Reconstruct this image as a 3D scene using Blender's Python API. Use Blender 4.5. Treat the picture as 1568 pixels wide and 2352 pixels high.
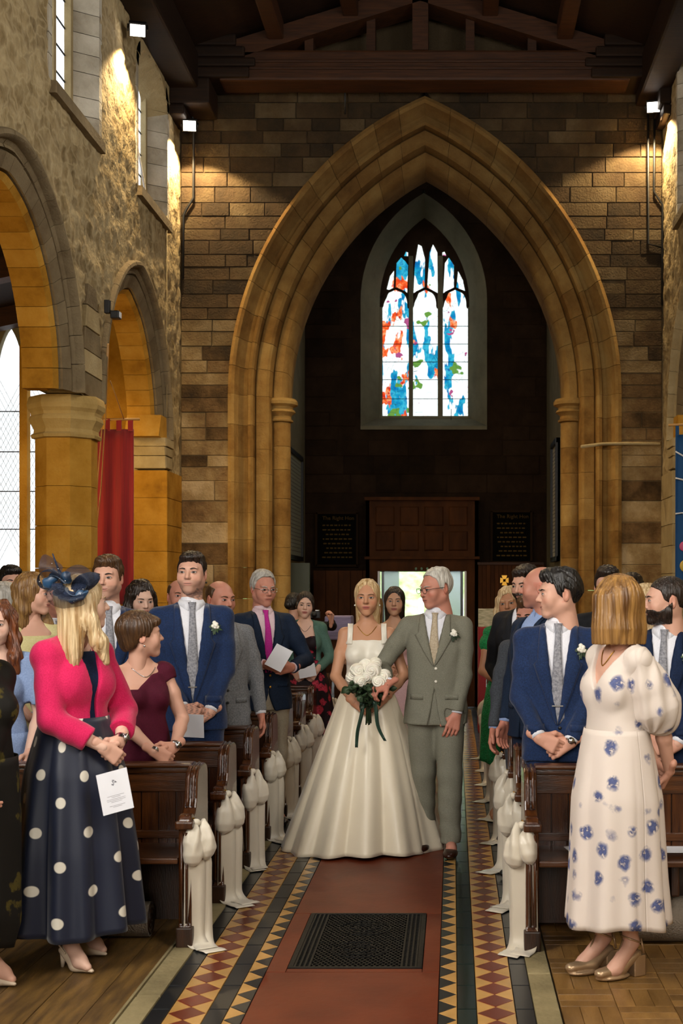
import bpy, bmesh, math, random
import numpy as np
from mathutils import Vector, Matrix, noise as mnoise
from mathutils.bvhtree import BVHTree
random.seed(7); np.random.seed(7)
sc = bpy.context.scene
for o in list(bpy.data.objects): bpy.data.objects.remove(o)
C = sc.collection
# ------------------------------------------------------------------ camera
FPX = 3000.0; VX, VY, CH = 1041.0, 1355.0, 1.65      # focal length in pixels, vanishing point, eye height
cam = bpy.data.cameras.new('camera'); camo = bpy.data.objects.new('camera', cam); C.objects.link(camo)
camo.location = (0, 0, CH); camo.rotation_euler = (math.pi/2, 0, 0)
cam.sensor_fit = 'VERTICAL'; cam.sensor_height = 36.0; cam.lens = FPX/2352*36
cam.shift_x = (784-VX)/2352; cam.shift_y = (VY-1176)/2352
cam.clip_start = .05; cam.clip_end = 200
cam.dof.use_dof = True; cam.dof.focus_distance = 8.3; cam.dof.aperture_fstop = 5.6
sc.camera = camo
sc.cycles.max_bounces = 4; sc.cycles.diffuse_bounces = 2; sc.cycles.glossy_bounces = 2; sc.cycles.use_adaptive_sampling = True; sc.cycles.adaptive_threshold = .11; sc.cycles.adaptive_min_samples = 12; sc.cycles.transmission_bounces = 4
sc.cycles.caustics_reflective = False; sc.cycles.caustics_refractive = False
# ------------------------------------------------------------------ world, exposure, daylight through the windows
sc.view_settings.view_transform = 'Standard'; sc.view_settings.look = 'None'
sc.view_settings.gamma = 1; sc.view_settings.use_curve_mapping = False
sc.view_settings.exposure = 0.15
w = bpy.data.worlds.new('sky'); sc.world = w; w.use_nodes = True
w.node_tree.nodes['Background'].inputs[0].default_value = (.80, .90, 1.0, 1)
w.node_tree.nodes['Background'].inputs[1].default_value = 5.0
def area(name, loc, rot, sx, sy, power, col, spread=180):
    l = bpy.data.lights.new(name, 'AREA'); l.shape = 'RECTANGLE'; l.size = sx; l.size_y = sy
    l.energy = power; l.color = col; l.spread = math.radians(spread)
    o = bpy.data.objects.new(name, l); C.objects.link(o); o.location = loc; o.rotation_euler = rot
    return o
R = math.radians
# east window of the chancel behind the photographer, aisle windows either side, clerestory
area('east_window_daylight', (-.6, -5.2, 4.2), (R(76), 0, 0), 2.4, 3.6, 330, (1.0, .95, .88))
area('south_window_daylight', (-3.05, 3.4, 3.4), (R(68), 0, R(-62)), 2.4, 2.2, 270, (1.0, .96, .90))
area('clerestory_daylight', (2.3, 9.5, 6.5), (R(90), 0, R(90)), 3.2, 1.2, 110, (1.0, .96, .90))
area('north_window_daylight', (2.3, 3.0, 4.0), (R(62), 0, R(62)), 2.0, 2.0, 150, (1.0, .95, .88))
def spot(name, loc, tgt, power, col, ang=120, blend=.4, rad=.05):
    l = bpy.data.lights.new(name, 'SPOT'); l.energy = power; l.color = col; l.spot_size = R(ang); l.spot_blend = blend; l.shadow_soft_size = rad
    o = bpy.data.objects.new(name, l); C.objects.link(o); o.location = loc
    o.rotation_euler = (Vector(tgt)-Vector(loc)).to_track_quat('-Z', 'Y').to_euler()
    return o
WARM = (1.0, .74, .40)

# ------------------------------------------------------------------ helpers
def at(px, py, Y): return Vector(((px-VX)/FPX*Y, Y, CH-(py-VY)/FPX*Y))
def X_(px, Y): return (px-VX)/FPX*Y
def Z_(py, Y): return CH-(py-VY)/FPX*Y
def T(o, label=None, cat=None, group=None, kind=None):
    if label: o['label'] = label
    if cat: o['category'] = cat
    if group: o['group'] = group
    if kind: o['kind'] = kind
    return o
def link(name, me, parent=None):
    o = bpy.data.objects.new(name, me); C.objects.link(o)
    if parent is not None: o.parent = parent
    return o
def empty(name, loc=(0,0,0), rz=0):
    o = bpy.data.objects.new(name, None); C.objects.link(o); o.location = loc; o.rotation_euler = (0,0,rz)
    o.empty_display_size = .1
    return o
def mobj(name, v, f, mat, parent=None, smooth=False):
    me = bpy.data.meshes.new(name)
    me.from_pydata([tuple(map(float, p)) for p in v], [], f)
    if mat is not None: me.materials.append(mat)
    if smooth: me.polygons.foreach_set('use_smooth', [True]*len(me.polygons))
    me.update()
    return link(name, me, parent)
class MB:
    """collects shapes that make up ONE part"""
    def __init__(s): s.v = []; s.f = []
    def add(s, v, f):
        n = len(s.v); s.v += [tuple(p) for p in v]; s.f += [tuple(i+n for i in q) for q in f]; return s
    def box(s, x0, x1, y0, y1, z0, z1, b=0.0):
        if b <= 0:
            return s.add([(x0,y0,z0),(x1,y0,z0),(x1,y1,z0),(x0,y1,z0),(x0,y0,z1),(x1,y0,z1),(x1,y1,z1),(x0,y1,z1)],
                         [(0,3,2,1),(4,5,6,7),(0,1,5,4),(1,2,6,5),(2,3,7,6),(3,0,4,7)])
        bm = bmesh.new(); bmesh.ops.create_cube(bm, size=1)
        for q in bm.verts: q.co = Vector(((x0+x1)/2+q.co.x*(x1-x0), (y0+y1)/2+q.co.y*(y1-y0), (z0+z1)/2+q.co.z*(z1-z0)))
        bmesh.ops.bevel(bm, geom=bm.edges[:], offset=b, segments=2, affect='EDGES', profile=.6)
        bm.verts.index_update()
        s.add([tuple(q.co) for q in bm.verts], [tuple(x.index for x in f.verts) for f in bm.faces]); bm.free(); return s
    def tube(s, pts, r, n=8, cap=True, flat=None):
        pts = [Vector(p) for p in pts]; m = len(pts)
        if not hasattr(r, '__len__'): r = [r]*m
        rings = []; up = None
        for i, p in enumerate(pts):
            t = (pts[min(i+1,m-1)]-pts[max(i-1,0)]).normalized()
            if up is None:
                up = Vector((0,0,1)) if abs(t.z) < .9 else Vector((1,0,0))
            a = (up - t*up.dot(t)).normalized(); up = a; b = t.cross(a)
            rings.append([p + (a*math.cos(2*math.pi*k/n) + b*math.sin(2*math.pi*k/n)*(flat or 1))*r[i] for k in range(n)])
        v = [tuple(q) for g in rings for q in g]; f = []
        for i in range(m-1):
            for k in range(n): f.append((i*n+k, i*n+(k+1)%n, (i+1)*n+(k+1)%n, (i+1)*n+k))
        if cap: f.append(tuple(range(n-1,-1,-1))); f.append(tuple((m-1)*n+k for k in range(n)))
        return s.add(v, f)
    def lathe(s, prof, c=(0,0,0), n=16, sx=1, sy=1):
        v = []; f = []; m = len(prof)
        for r, z in prof:
            for k in range(n):
                a = 2*math.pi*k/n; v.append((c[0]+r*math.cos(a)*sx, c[1]+r*math.sin(a)*sy, c[2]+z))
        for i in range(m-1):
            for k in range(n): f.append((i*n+k, i*n+(k+1)%n, (i+1)*n+(k+1)%n, (i+1)*n+k))
        f.append(tuple(range(n-1,-1,-1))); f.append(tuple((m-1)*n+k for k in range(n)))
        return s.add(v, f)
    def ball(s, c, r, n=12, m=8):
        if not hasattr(r, '__len__'): r = (r,r,r)
        v = [(c[0],c[1],c[2]-r[2])]; f = []
        for i in range(1, m):
            a = math.pi*i/m - math.pi/2
            for k in range(n):
                b = 2*math.pi*k/n; v.append((c[0]+r[0]*math.cos(a)*math.cos(b), c[1]+r[1]*math.cos(a)*math.sin(b), c[2]+r[2]*math.sin(a)))
        v.append((c[0],c[1],c[2]+r[2])); L = len(v)-1
        for k in range(n): f.append((0, 1+(k+1)%n, 1+k)); f.append((L, L-n+k, L-n+(k+1)%n))
        for i in range(m-2):
            for k in range(n): f.append((1+i*n+k, 1+i*n+(k+1)%n, 1+(i+1)*n+(k+1)%n, 1+(i+1)*n+k))
        return s.add(v, f)
    def prism(s, pts, to3d, d0, d1, bev=0.0):
        n = len(pts); cx = sum(p[0] for p in pts)/n; cy = sum(p[1] for p in pts)/n
        def ins(p):
            dx, dy = cx-p[0], cy-p[1]; L = math.hypot(dx, dy) or 1; k = min(bev*1.4/L, .4); return (p[0]+dx*k, p[1]+dy*k)
        if bev > 0:
            loops = [[to3d(p[0],p[1],d0) for p in pts], [to3d(p[0],p[1],d1-bev) for p in pts], [to3d(*ins(p),d1) for p in pts]]
        else:
            loops = [[to3d(p[0],p[1],d0) for p in pts], [to3d(p[0],p[1],d1) for p in pts]]
        v = [q for l in loops for q in l]; f = [tuple(range(n-1,-1,-1)), tuple((len(loops)-1)*n+k for k in range(n))]
        for i in range(len(loops)-1):
            for k in range(n): f.append((i*n+k, i*n+(k+1)%n, (i+1)*n+(k+1)%n, (i+1)*n+k))
        return s.add(v, f)
    def strip(s, rows, closed=False):
        m = len(rows); n = len(rows[0]); v = [tuple(p) for r in rows for p in r]; f = []
        for i in range(m-1):
            for k in range(n if closed else n-1): f.append((i*n+k, i*n+(k+1)%n, (i+1)*n+(k+1)%n, (i+1)*n+k))
        return s.add(v, f)
    def build(s, name, mat, parent=None, smooth=False, fix=True, solid=0, auto=None):
        o = mobj(name, s.v, s.f, mat, parent, smooth)
        if fix:
            bm = bmesh.new(); bm.from_mesh(o.data); bmesh.ops.recalc_face_normals(bm, faces=bm.faces[:]); bm.to_mesh(o.data); bm.free()
        if solid:
            md = o.modifiers.new('solid', 'SOLIDIFY'); md.thickness = solid; md.offset = 0
        if auto: 
            o.data.polygons.foreach_set('use_smooth', [True]*len(o.data.polygons)); o.data.set_sharp_from_angle(angle=R(auto))
        return o
def copy_tree(o, parent=None):
    c = o.copy(); C.objects.link(c); c.parent = parent
    for ch in list(o.children): copy_tree(ch, c)
    return c
# ------------------------------------------------------------------ materials
def nt(m):
    m.use_nodes = True; t = m.node_tree; return t, t.nodes['Principled BSDF']
def setp(b, **k):
    names = dict(rough='Roughness', metal='Metallic', spec='Specular IOR Level', sheen='Sheen Weight', sss='Subsurface Weight', alpha='Alpha', coat='Coat Weight', trans='Transmission Weight', aniso='Anisotropic')
    for q, v in k.items(): b.inputs[names[q]].default_value = v
def hx(c):
    if isinstance(c, str):
        c = c.lstrip('#'); c = [int(c[i:i+2],16)/255 for i in (0,2,4)]
        c = [x/12.92 if x <= .04045 else ((x+.055)/1.055)**2.4 for x in c]
    return (*c[:3], 1.0)
def mat(name, col, rough=.6, var=0.0, scale=8, bump=0.0, bscale=60, stretch=(1,1,1), col2=None, rand=0.0, detail=4, **k):
    """plain colour with optional noise towards col2, per-object randomness and bump"""
    m = bpy.data.materials.new(name); t, b = nt(m); N = t.nodes; L = t.links
    b.inputs['Base Color'].default_value = hx(col); setp(b, rough=rough, **k)
    if var or bump or col2 is not None or rand:
        tc = N.new('ShaderNodeTexCoord'); mp = N.new('ShaderNodeMapping'); mp.inputs['Scale'].default_value = stretch
        L.new(tc.outputs['Object'], mp.inputs[0])
        oi = N.new('ShaderNodeObjectInfo')
        add = N.new('ShaderNodeVectorMath'); add.operation = 'ADD'
        mu = N.new('ShaderNodeMath'); mu.operation = 'MULTIPLY'; mu.inputs[1].default_value = 37.0
        L.new(oi.outputs['Random'], mu.inputs[0]); L.new(mp.outputs[0], add.inputs[0]); L.new(mu.outputs[0], add.inputs[1])
        no = N.new('ShaderNodeTexNoise'); no.inputs['Scale'].default_value = scale; no.inputs['Detail'].default_value = detail; L.new(add.outputs[0], no.inputs['Vector'])
        rp = N.new('ShaderNodeMapRange'); rp.inputs[1].default_value = .35; rp.inputs[2].default_value = .68; L.new(no.outputs[0], rp.inputs[0])
        mx = N.new('ShaderNodeMix'); mx.data_type = 'RGBA'
        c = hx(col); c2 = hx(col2) if col2 is not None else tuple(x*(1-var) for x in c[:3])+(1,)
        mx.inputs[6].default_value = c; mx.inputs[7].default_value = c2; L.new(rp.outputs[0], mx.inputs[0])
        last = mx.outputs[2]
        if rand:
            hs = N.new('ShaderNodeHueSaturation'); mr = N.new('ShaderNodeMapRange'); mr.inputs[3].default_value = 1-rand; mr.inputs[4].default_value = 1+rand*.8
            L.new(oi.outputs['Random'], mr.inputs[0]); L.new(mr.outputs[0], hs.inputs['Value']); L.new(last, hs.inputs['Color']); last = hs.outputs[0]
        L.new(last, b.inputs['Base Color'])
        if bump:
            n2 = N.new('ShaderNodeTexNoise'); n2.inputs['Scale'].default_value = bscale; n2.inputs['Detail'].default_value = 2; L.new(add.outputs[0], n2.inputs['Vector'])
            bp = N.new('ShaderNodeBump'); bp.inputs['Strength'].default_value = bump; bp.inputs['Distance'].default_value = .02
            L.new(n2.outputs[0], bp.inputs['Height']); L.new(bp.outputs[0], b.inputs['Normal'])
    return m
def stone(name, stops, rand=.3, bump=.6, nscale=3.0, bscale=45, rough=.95, zdark=None):
    """weathered ironstone: colour by block (random), mottled by noise; zdark paints shade into the colour of the high courses"""
    m = bpy.data.materials.new(name); t, b = nt(m); N = t.nodes; L = t.links; setp(b, rough=rough, spec=.15)
    tc = N.new('ShaderNodeTexCoord'); oi = N.new('ShaderNodeObjectInfo'); geo = N.new('ShaderNodeNewGeometry')
    no = N.new('ShaderNodeTexNoise'); no.inputs['Scale'].default_value = nscale; no.inputs['Detail'].default_value = 5; no.inputs['Roughness'].default_value = .65
    L.new(geo.outputs['Position'], no.inputs['Vector'])
    ma = N.new('ShaderNodeMath'); ma.operation = 'MULTIPLY_ADD'; ma.inputs[1].default_value = rand; L.new(oi.outputs['Random'], ma.inputs[0])
    mb = N.new('ShaderNodeMath'); mb.operation = 'MULTIPLY_ADD'; mb.inputs[1].default_value = 1.5; mb.inputs[2].default_value = -.25-rand*.5; L.new(no.outputs[0], mb.inputs[0]); L.new(mb.outputs[0], ma.inputs[2])
    cr = N.new('ShaderNodeValToRGB'); L.new(ma.outputs[0], cr.inputs[0]); e = cr.color_ramp.elements
    e[0].position = 0; e[0].color = hx(stops[0]); e[1].position = 1; e[1].color = hx(stops[-1])
    for i, s in enumerate(stops[1:-1]): q = e.new((i+1)/(len(stops)-1)); q.color = hx(s)
    last = cr.outputs[0]
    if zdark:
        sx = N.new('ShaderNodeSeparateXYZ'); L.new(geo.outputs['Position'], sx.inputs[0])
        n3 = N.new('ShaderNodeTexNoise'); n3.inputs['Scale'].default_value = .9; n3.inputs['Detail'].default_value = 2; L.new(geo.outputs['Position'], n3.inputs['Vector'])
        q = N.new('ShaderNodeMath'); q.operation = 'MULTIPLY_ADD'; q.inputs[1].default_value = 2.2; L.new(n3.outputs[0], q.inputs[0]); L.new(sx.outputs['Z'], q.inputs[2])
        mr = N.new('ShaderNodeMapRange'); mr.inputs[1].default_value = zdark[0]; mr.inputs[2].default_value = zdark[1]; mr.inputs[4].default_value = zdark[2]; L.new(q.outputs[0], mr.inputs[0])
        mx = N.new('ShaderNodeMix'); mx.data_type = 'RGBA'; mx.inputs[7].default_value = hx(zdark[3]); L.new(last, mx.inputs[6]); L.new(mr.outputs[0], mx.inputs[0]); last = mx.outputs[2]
    L.new(last, b.inputs['Base Color'])
    n2 = N.new('ShaderNodeTexNoise'); n2.inputs['Scale'].default_value = bscale; n2.inputs['Detail'].default_value = 3; L.new(geo.outputs['Position'], n2.inputs['Vector'])
    bp = N.new('ShaderNodeBump'); bp.inputs['Strength'].default_value = bump; bp.inputs['Distance'].default_value = .015
    L.new(n2.outputs[0], bp.inputs['Height']); L.new(bp.outputs[0], b.inputs['Normal'])
    return m
def rubble(name):
    m = stone(name, ['#4a3c26', '#7d6a48', '#a5906a', '#bba983', '#8f7a55'], rand=.1, bump=.9, nscale=6, bscale=22); t = m.node_tree; N = t.nodes; L = t.links; b = N['Principled BSDF']
    geo = N.new('ShaderNodeNewGeometry'); no = N.new('ShaderNodeTexNoise'); no.inputs['Scale'].default_value = 5; L.new(geo.outputs['Position'], no.inputs['Vector'])
    ad = N.new('ShaderNodeVectorMath'); ad.operation = 'MULTIPLY_ADD'; ad.inputs[1].default_value = (.22,)*3; L.new(no.outputs['Color'], ad.inputs[0]); L.new(geo.outputs['Position'], ad.inputs[2])
    mp = N.new('ShaderNodeMapping'); mp.inputs['Scale'].default_value = (1, 5.2, 9.0); L.new(ad.outputs[0], mp.inputs[0])
    v = N.new('ShaderNodeTexVoronoi'); v.inputs['Scale'].default_value = 1; L.new(mp.outputs[0], v.inputs['Vector'])
    e = N.new('ShaderNodeTexVoronoi'); e.feature = 'DISTANCE_TO_EDGE'; e.inputs['Scale'].default_value = 1; L.new(mp.outputs[0], e.inputs['Vector'])
    cr = N.new('ShaderNodeValToRGB'); L.new(v.outputs['Color'], cr.inputs[0]); q = cr.color_ramp.elements; q[0].position = .1; q[0].color = hx('#5a4a30'); q[1].position = .8; q[1].color = hx('#b3a078'); k = q.new(.45); k.color = hx('#8a7650')
    old = b.inputs['Base Color'].links[0].from_socket
    m1 = N.new('ShaderNodeMix'); m1.data_type = 'RGBA'; m1.inputs[0].default_value = .42; L.new(old, m1.inputs[6]); L.new(cr.outputs[0], m1.inputs[7])
    mr = N.new('ShaderNodeMapRange'); mr.inputs[1].default_value = .02; mr.inputs[2].default_value = .16; mr.inputs[3].default_value = .45; mr.inputs[4].default_value = 0; L.new(e.outputs['Distance'], mr.inputs[0])
    m2 = N.new('ShaderNodeMix'); m2.data_type = 'RGBA'; m2.inputs[7].default_value = hx('#c0ad86'); L.new(mr.outputs[0], m2.inputs[0]); L.new(m1.outputs[2], m2.inputs[6]); L.new(m2.outputs[2], b.inputs['Base Color'])
    return m
def wood(name, c1, c2, rough=.35, scale=3, stretch=(12,12,1), coat=.0, rand=.15, spec=.5):
    return mat(name, c1, rough=rough, col2=c2, scale=scale, stretch=stretch, rand=rand, bump=.12, bscale=scale*6, detail=4, coat=coat, spec=spec)
def emis(name, col, s):
    m = bpy.data.materials.new(name); m.use_nodes = True; t = m.node_tree; t.nodes.remove(t.nodes['Principled BSDF'])
    e = t.nodes.new('ShaderNodeEmission'); e.inputs[0].default_value = hx(col); e.inputs[1].default_value = s
    t.links.new(e.outputs[0], t.nodes['Material Output'].inputs[0]); return m
HIGH_SHADE = (3.9, 6.2, .86, '#28221a')  # dimness of the upper wall, painted into the stone colour by height
M = {}
M['ashlar'] = stone('ashlar', ['#33261a', '#5a4429', '#826440', '#a0855a', '#c0a67c'], rand=.7, zdark=HIGH_SHADE)
M['mortar'] = stone('mortar', ['#8a7350', '#a58d66'], rand=.1, zdark=HIGH_SHADE)
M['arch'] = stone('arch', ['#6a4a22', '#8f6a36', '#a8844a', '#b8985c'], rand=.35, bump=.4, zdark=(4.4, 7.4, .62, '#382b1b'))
M['rubble'] = rubble('rubble')
M['gold'] = stone('gold', ['#7d5418', '#a87826', '#bd8d38', '#c9a052'], rand=.35, bump=.35)
M['cap'] = stone('cap', ['#8f7440', '#b0935a', '#c4a970'], rand=.2, bump=.4)
M['hood'] = stone('hood', ['#5c4c36', '#7a6a50', '#8f7f62'], rand=.3, bump=.5)
M['pale'] = stone('pale', ['#8c7a58', '#a9966f', '#c0b08a'], rand=.3, bump=.4)
M['reveal'] = stone('reveal', ['#857a66', '#b3aa98', '#cfc7b6'], rand=.5, bump=.7, bscale=25)
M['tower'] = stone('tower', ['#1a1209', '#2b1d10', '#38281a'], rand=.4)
M['plaster'] = stone('plaster', ['#66604c', '#8a8268'], rand=.1, bump=.4)
M['roofwood'] = wood('roofwood', '#1c1109', '#29190d', rough=.7, stretch=(1,12,12), spec=.2)
M['beam'] = wood('beam', '#301a0b', '#452711', rough=.6, stretch=(1,14,14), spec=.3)
M['pew'] = wood('pew', '#381c0a', '#542d10', rough=.24, stretch=(14,14,1.5), coat=.3)
M['pewh'] = wood('pewh', '#3c200b', '#583113', rough=.3, stretch=(1.5,14,14), coat=.2)
M['pewd'] = wood('pewd', '#241307', '#3a200d', rough=.45, stretch=(12,12,1.5))
M['iron'] = mat('iron', '#060606', rough=.6, spec=.2, metal=.0, bump=.2, bscale=90)
M['red'] = mat('red', '#56200d', rough=.5, col2='#662b14', scale=4, bump=.06, bscale=30, spec=.2)
M['tred'] = mat('tred', '#6e2f1b', rough=.24, var=.2, rand=.18, spec=.5)
M['tyel'] = mat('tyel', '#b98d4e', rough=.25, var=.18, rand=.14, spec=.5)
M['tblk'] = mat('tblk', '#1b1d1f', rough=.3, var=.2, rand=.2, spec=.5)
M['tgrn'] = mat('tgrn', '#1d2723', rough=.16, var=.25, rand=.2, spec=.5)
M['grout'] = mat('grout', '#4a4235', rough=.8)
M['kerb'] = stone('kerb', ['#5e543c', '#857857', '#9c8e6a'], rand=.2, bump=.3)
M['plank'] = mat('plank', '#4a361c', rough=.45, col2='#725529', scale=3, stretch=(9,1.2,1), rand=.18, bump=.15, bscale=12, detail=8)
M['parq'] = mat('parq', '#6e4f28', rough=.3, col2='#8a6636', scale=3, stretch=(6,1.5,1), rand=.28, bump=.1, bscale=12, detail=8)
M['white'] = mat('white', '#e9e9ea', rough=.6)
M['paper'] = mat('paper', '#dfe0e6', rough=.7)
M['matt'] = mat('matt', '#0b0906', rough=.95, spec=.05)
M['black'] = mat('black', '#0b0b0c', rough=.5)
M['gilt'] = mat('gilt', '#b98a35', rough=.3, metal=.9)
M['silver'] = mat('silver', '#c8c8c8', rough=.25, metal=1)
M['leafg'] = mat('leafg', '#34492c', rough=.55, var=.5, rand=.3)
M['rose'] = mat('rose', '#efeadb', rough=.6, sss=.05)
# ================================================================== STRUCTURE
XL, XR, YW = -3.234, 2.475, 15.5          # nave side walls, west wall
YB, TXL, TXR, YF = 18.9, -2.148, 1.348, 16.45   # tower back wall, tower side walls, far face of the west wall
# ---- floor
floor = MB().box(-7, 6.5, -6, 24, -.3, -.02).build('floor', M['grout']); T(floor, kind='structure')
AX0, AX1 = -.81, -.06                      # red field
CXA = (AX0+AX1)/2
def slab(name, x0, x1, y0, y1, z1, m, bev=.003, parent=floor, z0=-.02):
    return MB().prism([(x0,y0),(x1,y0),(x1,y1),(x0,y1)], lambda u,v,d: (u,v,d), z0, z1, bev).build(name, m, parent)
GX0, GX1, GY0, GY1 = -.725, -.135, 5.69, 6.66
g = .0015
slab('red_slab', AX0+g, AX1-g, 3.6, GY0-.05, 0, M['red'])
slab('red_slab', AX0+g, GX0-g, GY0-.05+g, GY1+g, 0, M['red'])
slab('red_slab', GX1+g, AX1-g, GY0-.05+g, GY1+g, 0, M['red'])
slab('red_slab', GX0, GX1, GY0-.05+g, GY0-g, 0, M['red'])
slab('red_slab', AX0+g, AX1-g, GY1+2*g, 9.2, 0, M['red'])
slab('red_slab', AX0+g, AX1-g, 9.2+g, 18.2, 0, M['red'])
def proto(name, pts, m, z1=0.0):
    return MB().prism(pts, lambda u,v,d:(u,v,d), -.02, z1, .002).build(name, m, None)
PER = .1585
pr = {}
def tile(kind, name, pts, m, loc):
    if kind not in pr:
        o = proto(name, pts, m); pr[kind] = o.data
    else:
        o = link(name, pr[kind])
    o.parent = floor; o.location = loc; return o
far_v = {'tred': MB(), 'tyel': MB(), 'tblk': MB()}
NEAR = 10.6
for sd in (-1, 1):
    xe = CXA + sd*(.375)                   # edge of the red field
    xa = xe + sd*.0745                     # end of triangle strip
    xb = xa + sd*.077                      # end of first black band
    xc = xb + sd*.152                      # end of diamond strip
    xd = xc + sd*.074                      # end of the outer black band
    y = 4.3; k = 0
    while y < 18:
        h = PER/2 - .0012; wd = .076 - .0015; xm = (xb+xc)/2
        shapes = [('d', 'red_tile', [(-wd,0),(0,-h),(wd,0),(0,h)], 'tred', (xm, y)),
                  ('ta', 'buff_tile', [(-wd,-h),(-wd,h),(-.002,0)], 'tyel', (xm, y+PER/2)),
                  ('tb', 'buff_tile', [(wd,-h),(.002,0),(wd,h)], 'tyel', (xm, y+PER/2)),
                  ('ea%d'%sd, 'buff_triangle_tile', [(sd*.036,-h),(sd*.036,h),(-sd*.036,0)] , 'tyel', ((xe+xa)/2, y)),
                  ('eb%d'%sd, 'black_triangle_tile', [(-sd*.036,-h),(-sd*.036,h),(sd*.036,0)], 'tblk', ((xe+xa)/2, y+PER/2))]
        for kd, nm, pts, mm, (tx, ty) in shapes:
            if sum((pts[i][0]*pts[(i+1)%len(pts)][1]-pts[(i+1)%len(pts)][0]*pts[i][1]) for i in range(len(pts))) < 0: pts = pts[::-1]
            if y < NEAR: tile(kd, nm, pts, M[mm], (tx, ty, random.uniform(-.0006,.0006)))
            else: far_v[mm].prism([(p[0]+tx, p[1]+ty) for p in pts], lambda u,v,d:(u,v,d), -.02, 0)
        y += PER
    yy = 3.9
    while yy < 18:
        L_ = .31; yn = min(yy+L_, 18)
        for (x0, x1, mm) in ((xa, xb, 'tblk' if sd<0 else 'tgrn'), (xc, xd, 'tblk')):
            slab('black_band_tile', min(x0,x1)+g, max(x0,x1)-g, yy+g, yn-g, 0, M[mm])
        yy = yn
    # kerb stones
    yy = 3.6
    while yy < 18:
        L_ = random.uniform(.7, 1.1); x1 = xd + sd*.10
        slab('kerb_stone', min(xd,x1)+g, max(xd,x1)-g, yy, yy+L_-.004, .004, M['kerb'], .006)
        yy += L_
for mm in far_v:
    T(far_v[mm].build({'tred':'red_tiles_far','tyel':'buff_tiles_far','tblk':'black_tiles_far'}[mm], M[mm], floor), kind='stuff')
# wooden floor either side: long planks on the left, parquet blocks on the right
xs = [-1.29, -1.305, -1.43, -1.637, -1.85, -2.06, -2.27, -2.48, -2.70, -2.92, -3.14]
for i in range(len(xs)-1):
    slab('floor_plank', xs[i+1]+.002, xs[i]-.002, 3.6, 18.0, 0.001*(i%2) + (.008 if i==0 else 0), M['plank'] if i else M['kerb'], .003)
pq = {}
bw, bl = .075, .225
nx = int((2.45-.42)/bl); 
for i in range(nx):
    for j in range(9):
        x0 = .424+i*bl; y0 = 4.5+j*bl
        for q in range(3):
            if (i+j) % 2: r_ = (x0, x0+bl, y0+q*bw, y0+(q+1)*bw)
            else: r_ = (x0+q*bw, x0+(q+1)*bw, y0, y0+bl)
            if x0 > .72+ (y0-4.5)*.3+1.1: continue
            key = (i+j)%2
            if key not in pq:
                o = slab('parquet_block', .0008-bl/2*(key) - (1-key)*bw/2, -.0008+bl/2*key+(1-key)*bw/2, .0008-(bw/2 if key else bl/2), (bw/2 if key else bl/2)-.0008, 0, M['parq'], .002); pq[key] = o.data
            else: o = link('parquet_block', pq[key], floor)
            o.location = ((r_[0]+r_[1])/2, (r_[2]+r_[3])/2, random.uniform(0,.001))
slab('parquet_bed', .42, 2.6, 6.53, 18, 0, M['parq'])
slab('parquet_bed', 2.2, 2.6, 4.4, 6.5, -.003, M['parq'])
# ---- cast iron floor grating
gr = empty('floor_grating', ((GX0+GX1)/2, (GY0+GY1)/2, 0)); T(gr, 'black cast-iron heating grating set into the red floor in front of the bride', 'grating')
hw, hl = (GX1-GX0)/2-.002, (GY1-GY0)/2-.002
fm = MB(); fw = .022
for a in ((-hw,hw,-hl,-hl+fw),(-hw,hw,hl-fw,hl),(-hw,-hw+fw,-hl+fw,hl-fw),(hw-fw,hw,-hl+fw,hl-fw)): fm.box(*a, -.02, .004, .002)
fm.build('frame', M['iron'], gr)
lm = MB(); xi = hw-fw-.075; st = .0215
n_ = int((2*xi+2*hl)/st)
def seg(mb, a, b, wd, z0, z1):
    a = Vector(a); b = Vector(b); d = (b-a).normalized(); n = Vector((-d.y, d.x))*wd/2
    mb.prism([tuple(a+n), tuple(a-n), tuple(b-n), tuple(b+n)], lambda u,v,d: (u,v,d), z0, z1)
hy = hl-fw
sl = 1.9
for s_ in (-1, 1):
    k = -hy - xi*sl
    while k < hy + xi*sl:
        # line y = k + s*sl*x  clipped to |x|<xi,|y|<hy
        xx = []
        for x in (-xi, xi):
            yv = k + s_*sl*x
            if abs(yv) <= hy: xx.append((x, yv))
        for yv in (-hy, hy):
            x = (yv-k)/(s_*sl)
            if abs(x) < xi: xx.append((x, yv))
        if len(xx) >= 2: seg(lm, xx[0], xx[1], .0055, -.016, .001 if s_ > 0 else .0004)
        k += .046
T(lm.build('lattice', M['iron'], gr), kind='stuff')
for sx in (-1, 1):
    b_ = MB()
    for q in range(4):
        x = sx*(xi + .006 + q*.021); b_.box(x-.0045, x+.0045, -hy, hy, -.016, .0025)
    y = -hy
    while y < hy: b_.box(min(sx*xi, sx*(xi+.072)), max(sx*xi, sx*(xi+.072)), y, y+.004, -.016, -.001); y += .02
    b_.build('border_bars', M['iron'], gr)
for cy in (-.19, .19):
    rg = MB()
    for rr in (.115, .042, .075):
        rg.tube([(rr*1.08*math.cos(a*math.pi/16), cy+rr*1.1*math.sin(a*math.pi/16), .001) for a in range(33)], .0038, 6, False)
    for a in range(8):
        c, s_ = math.cos(a*math.pi/4), math.sin(a*math.pi/4)
        rg.tube([(.042*c, cy+.042*s_, .001), (.075*c, cy+.08*s_, .001)], .003, 6)
    rg.build('rosette_ring', M['iron'], gr)
slab('grating_pit', GX0, GX1, GY0, GY1, -.019, M['black'], 0, floor, -.3)

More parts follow.
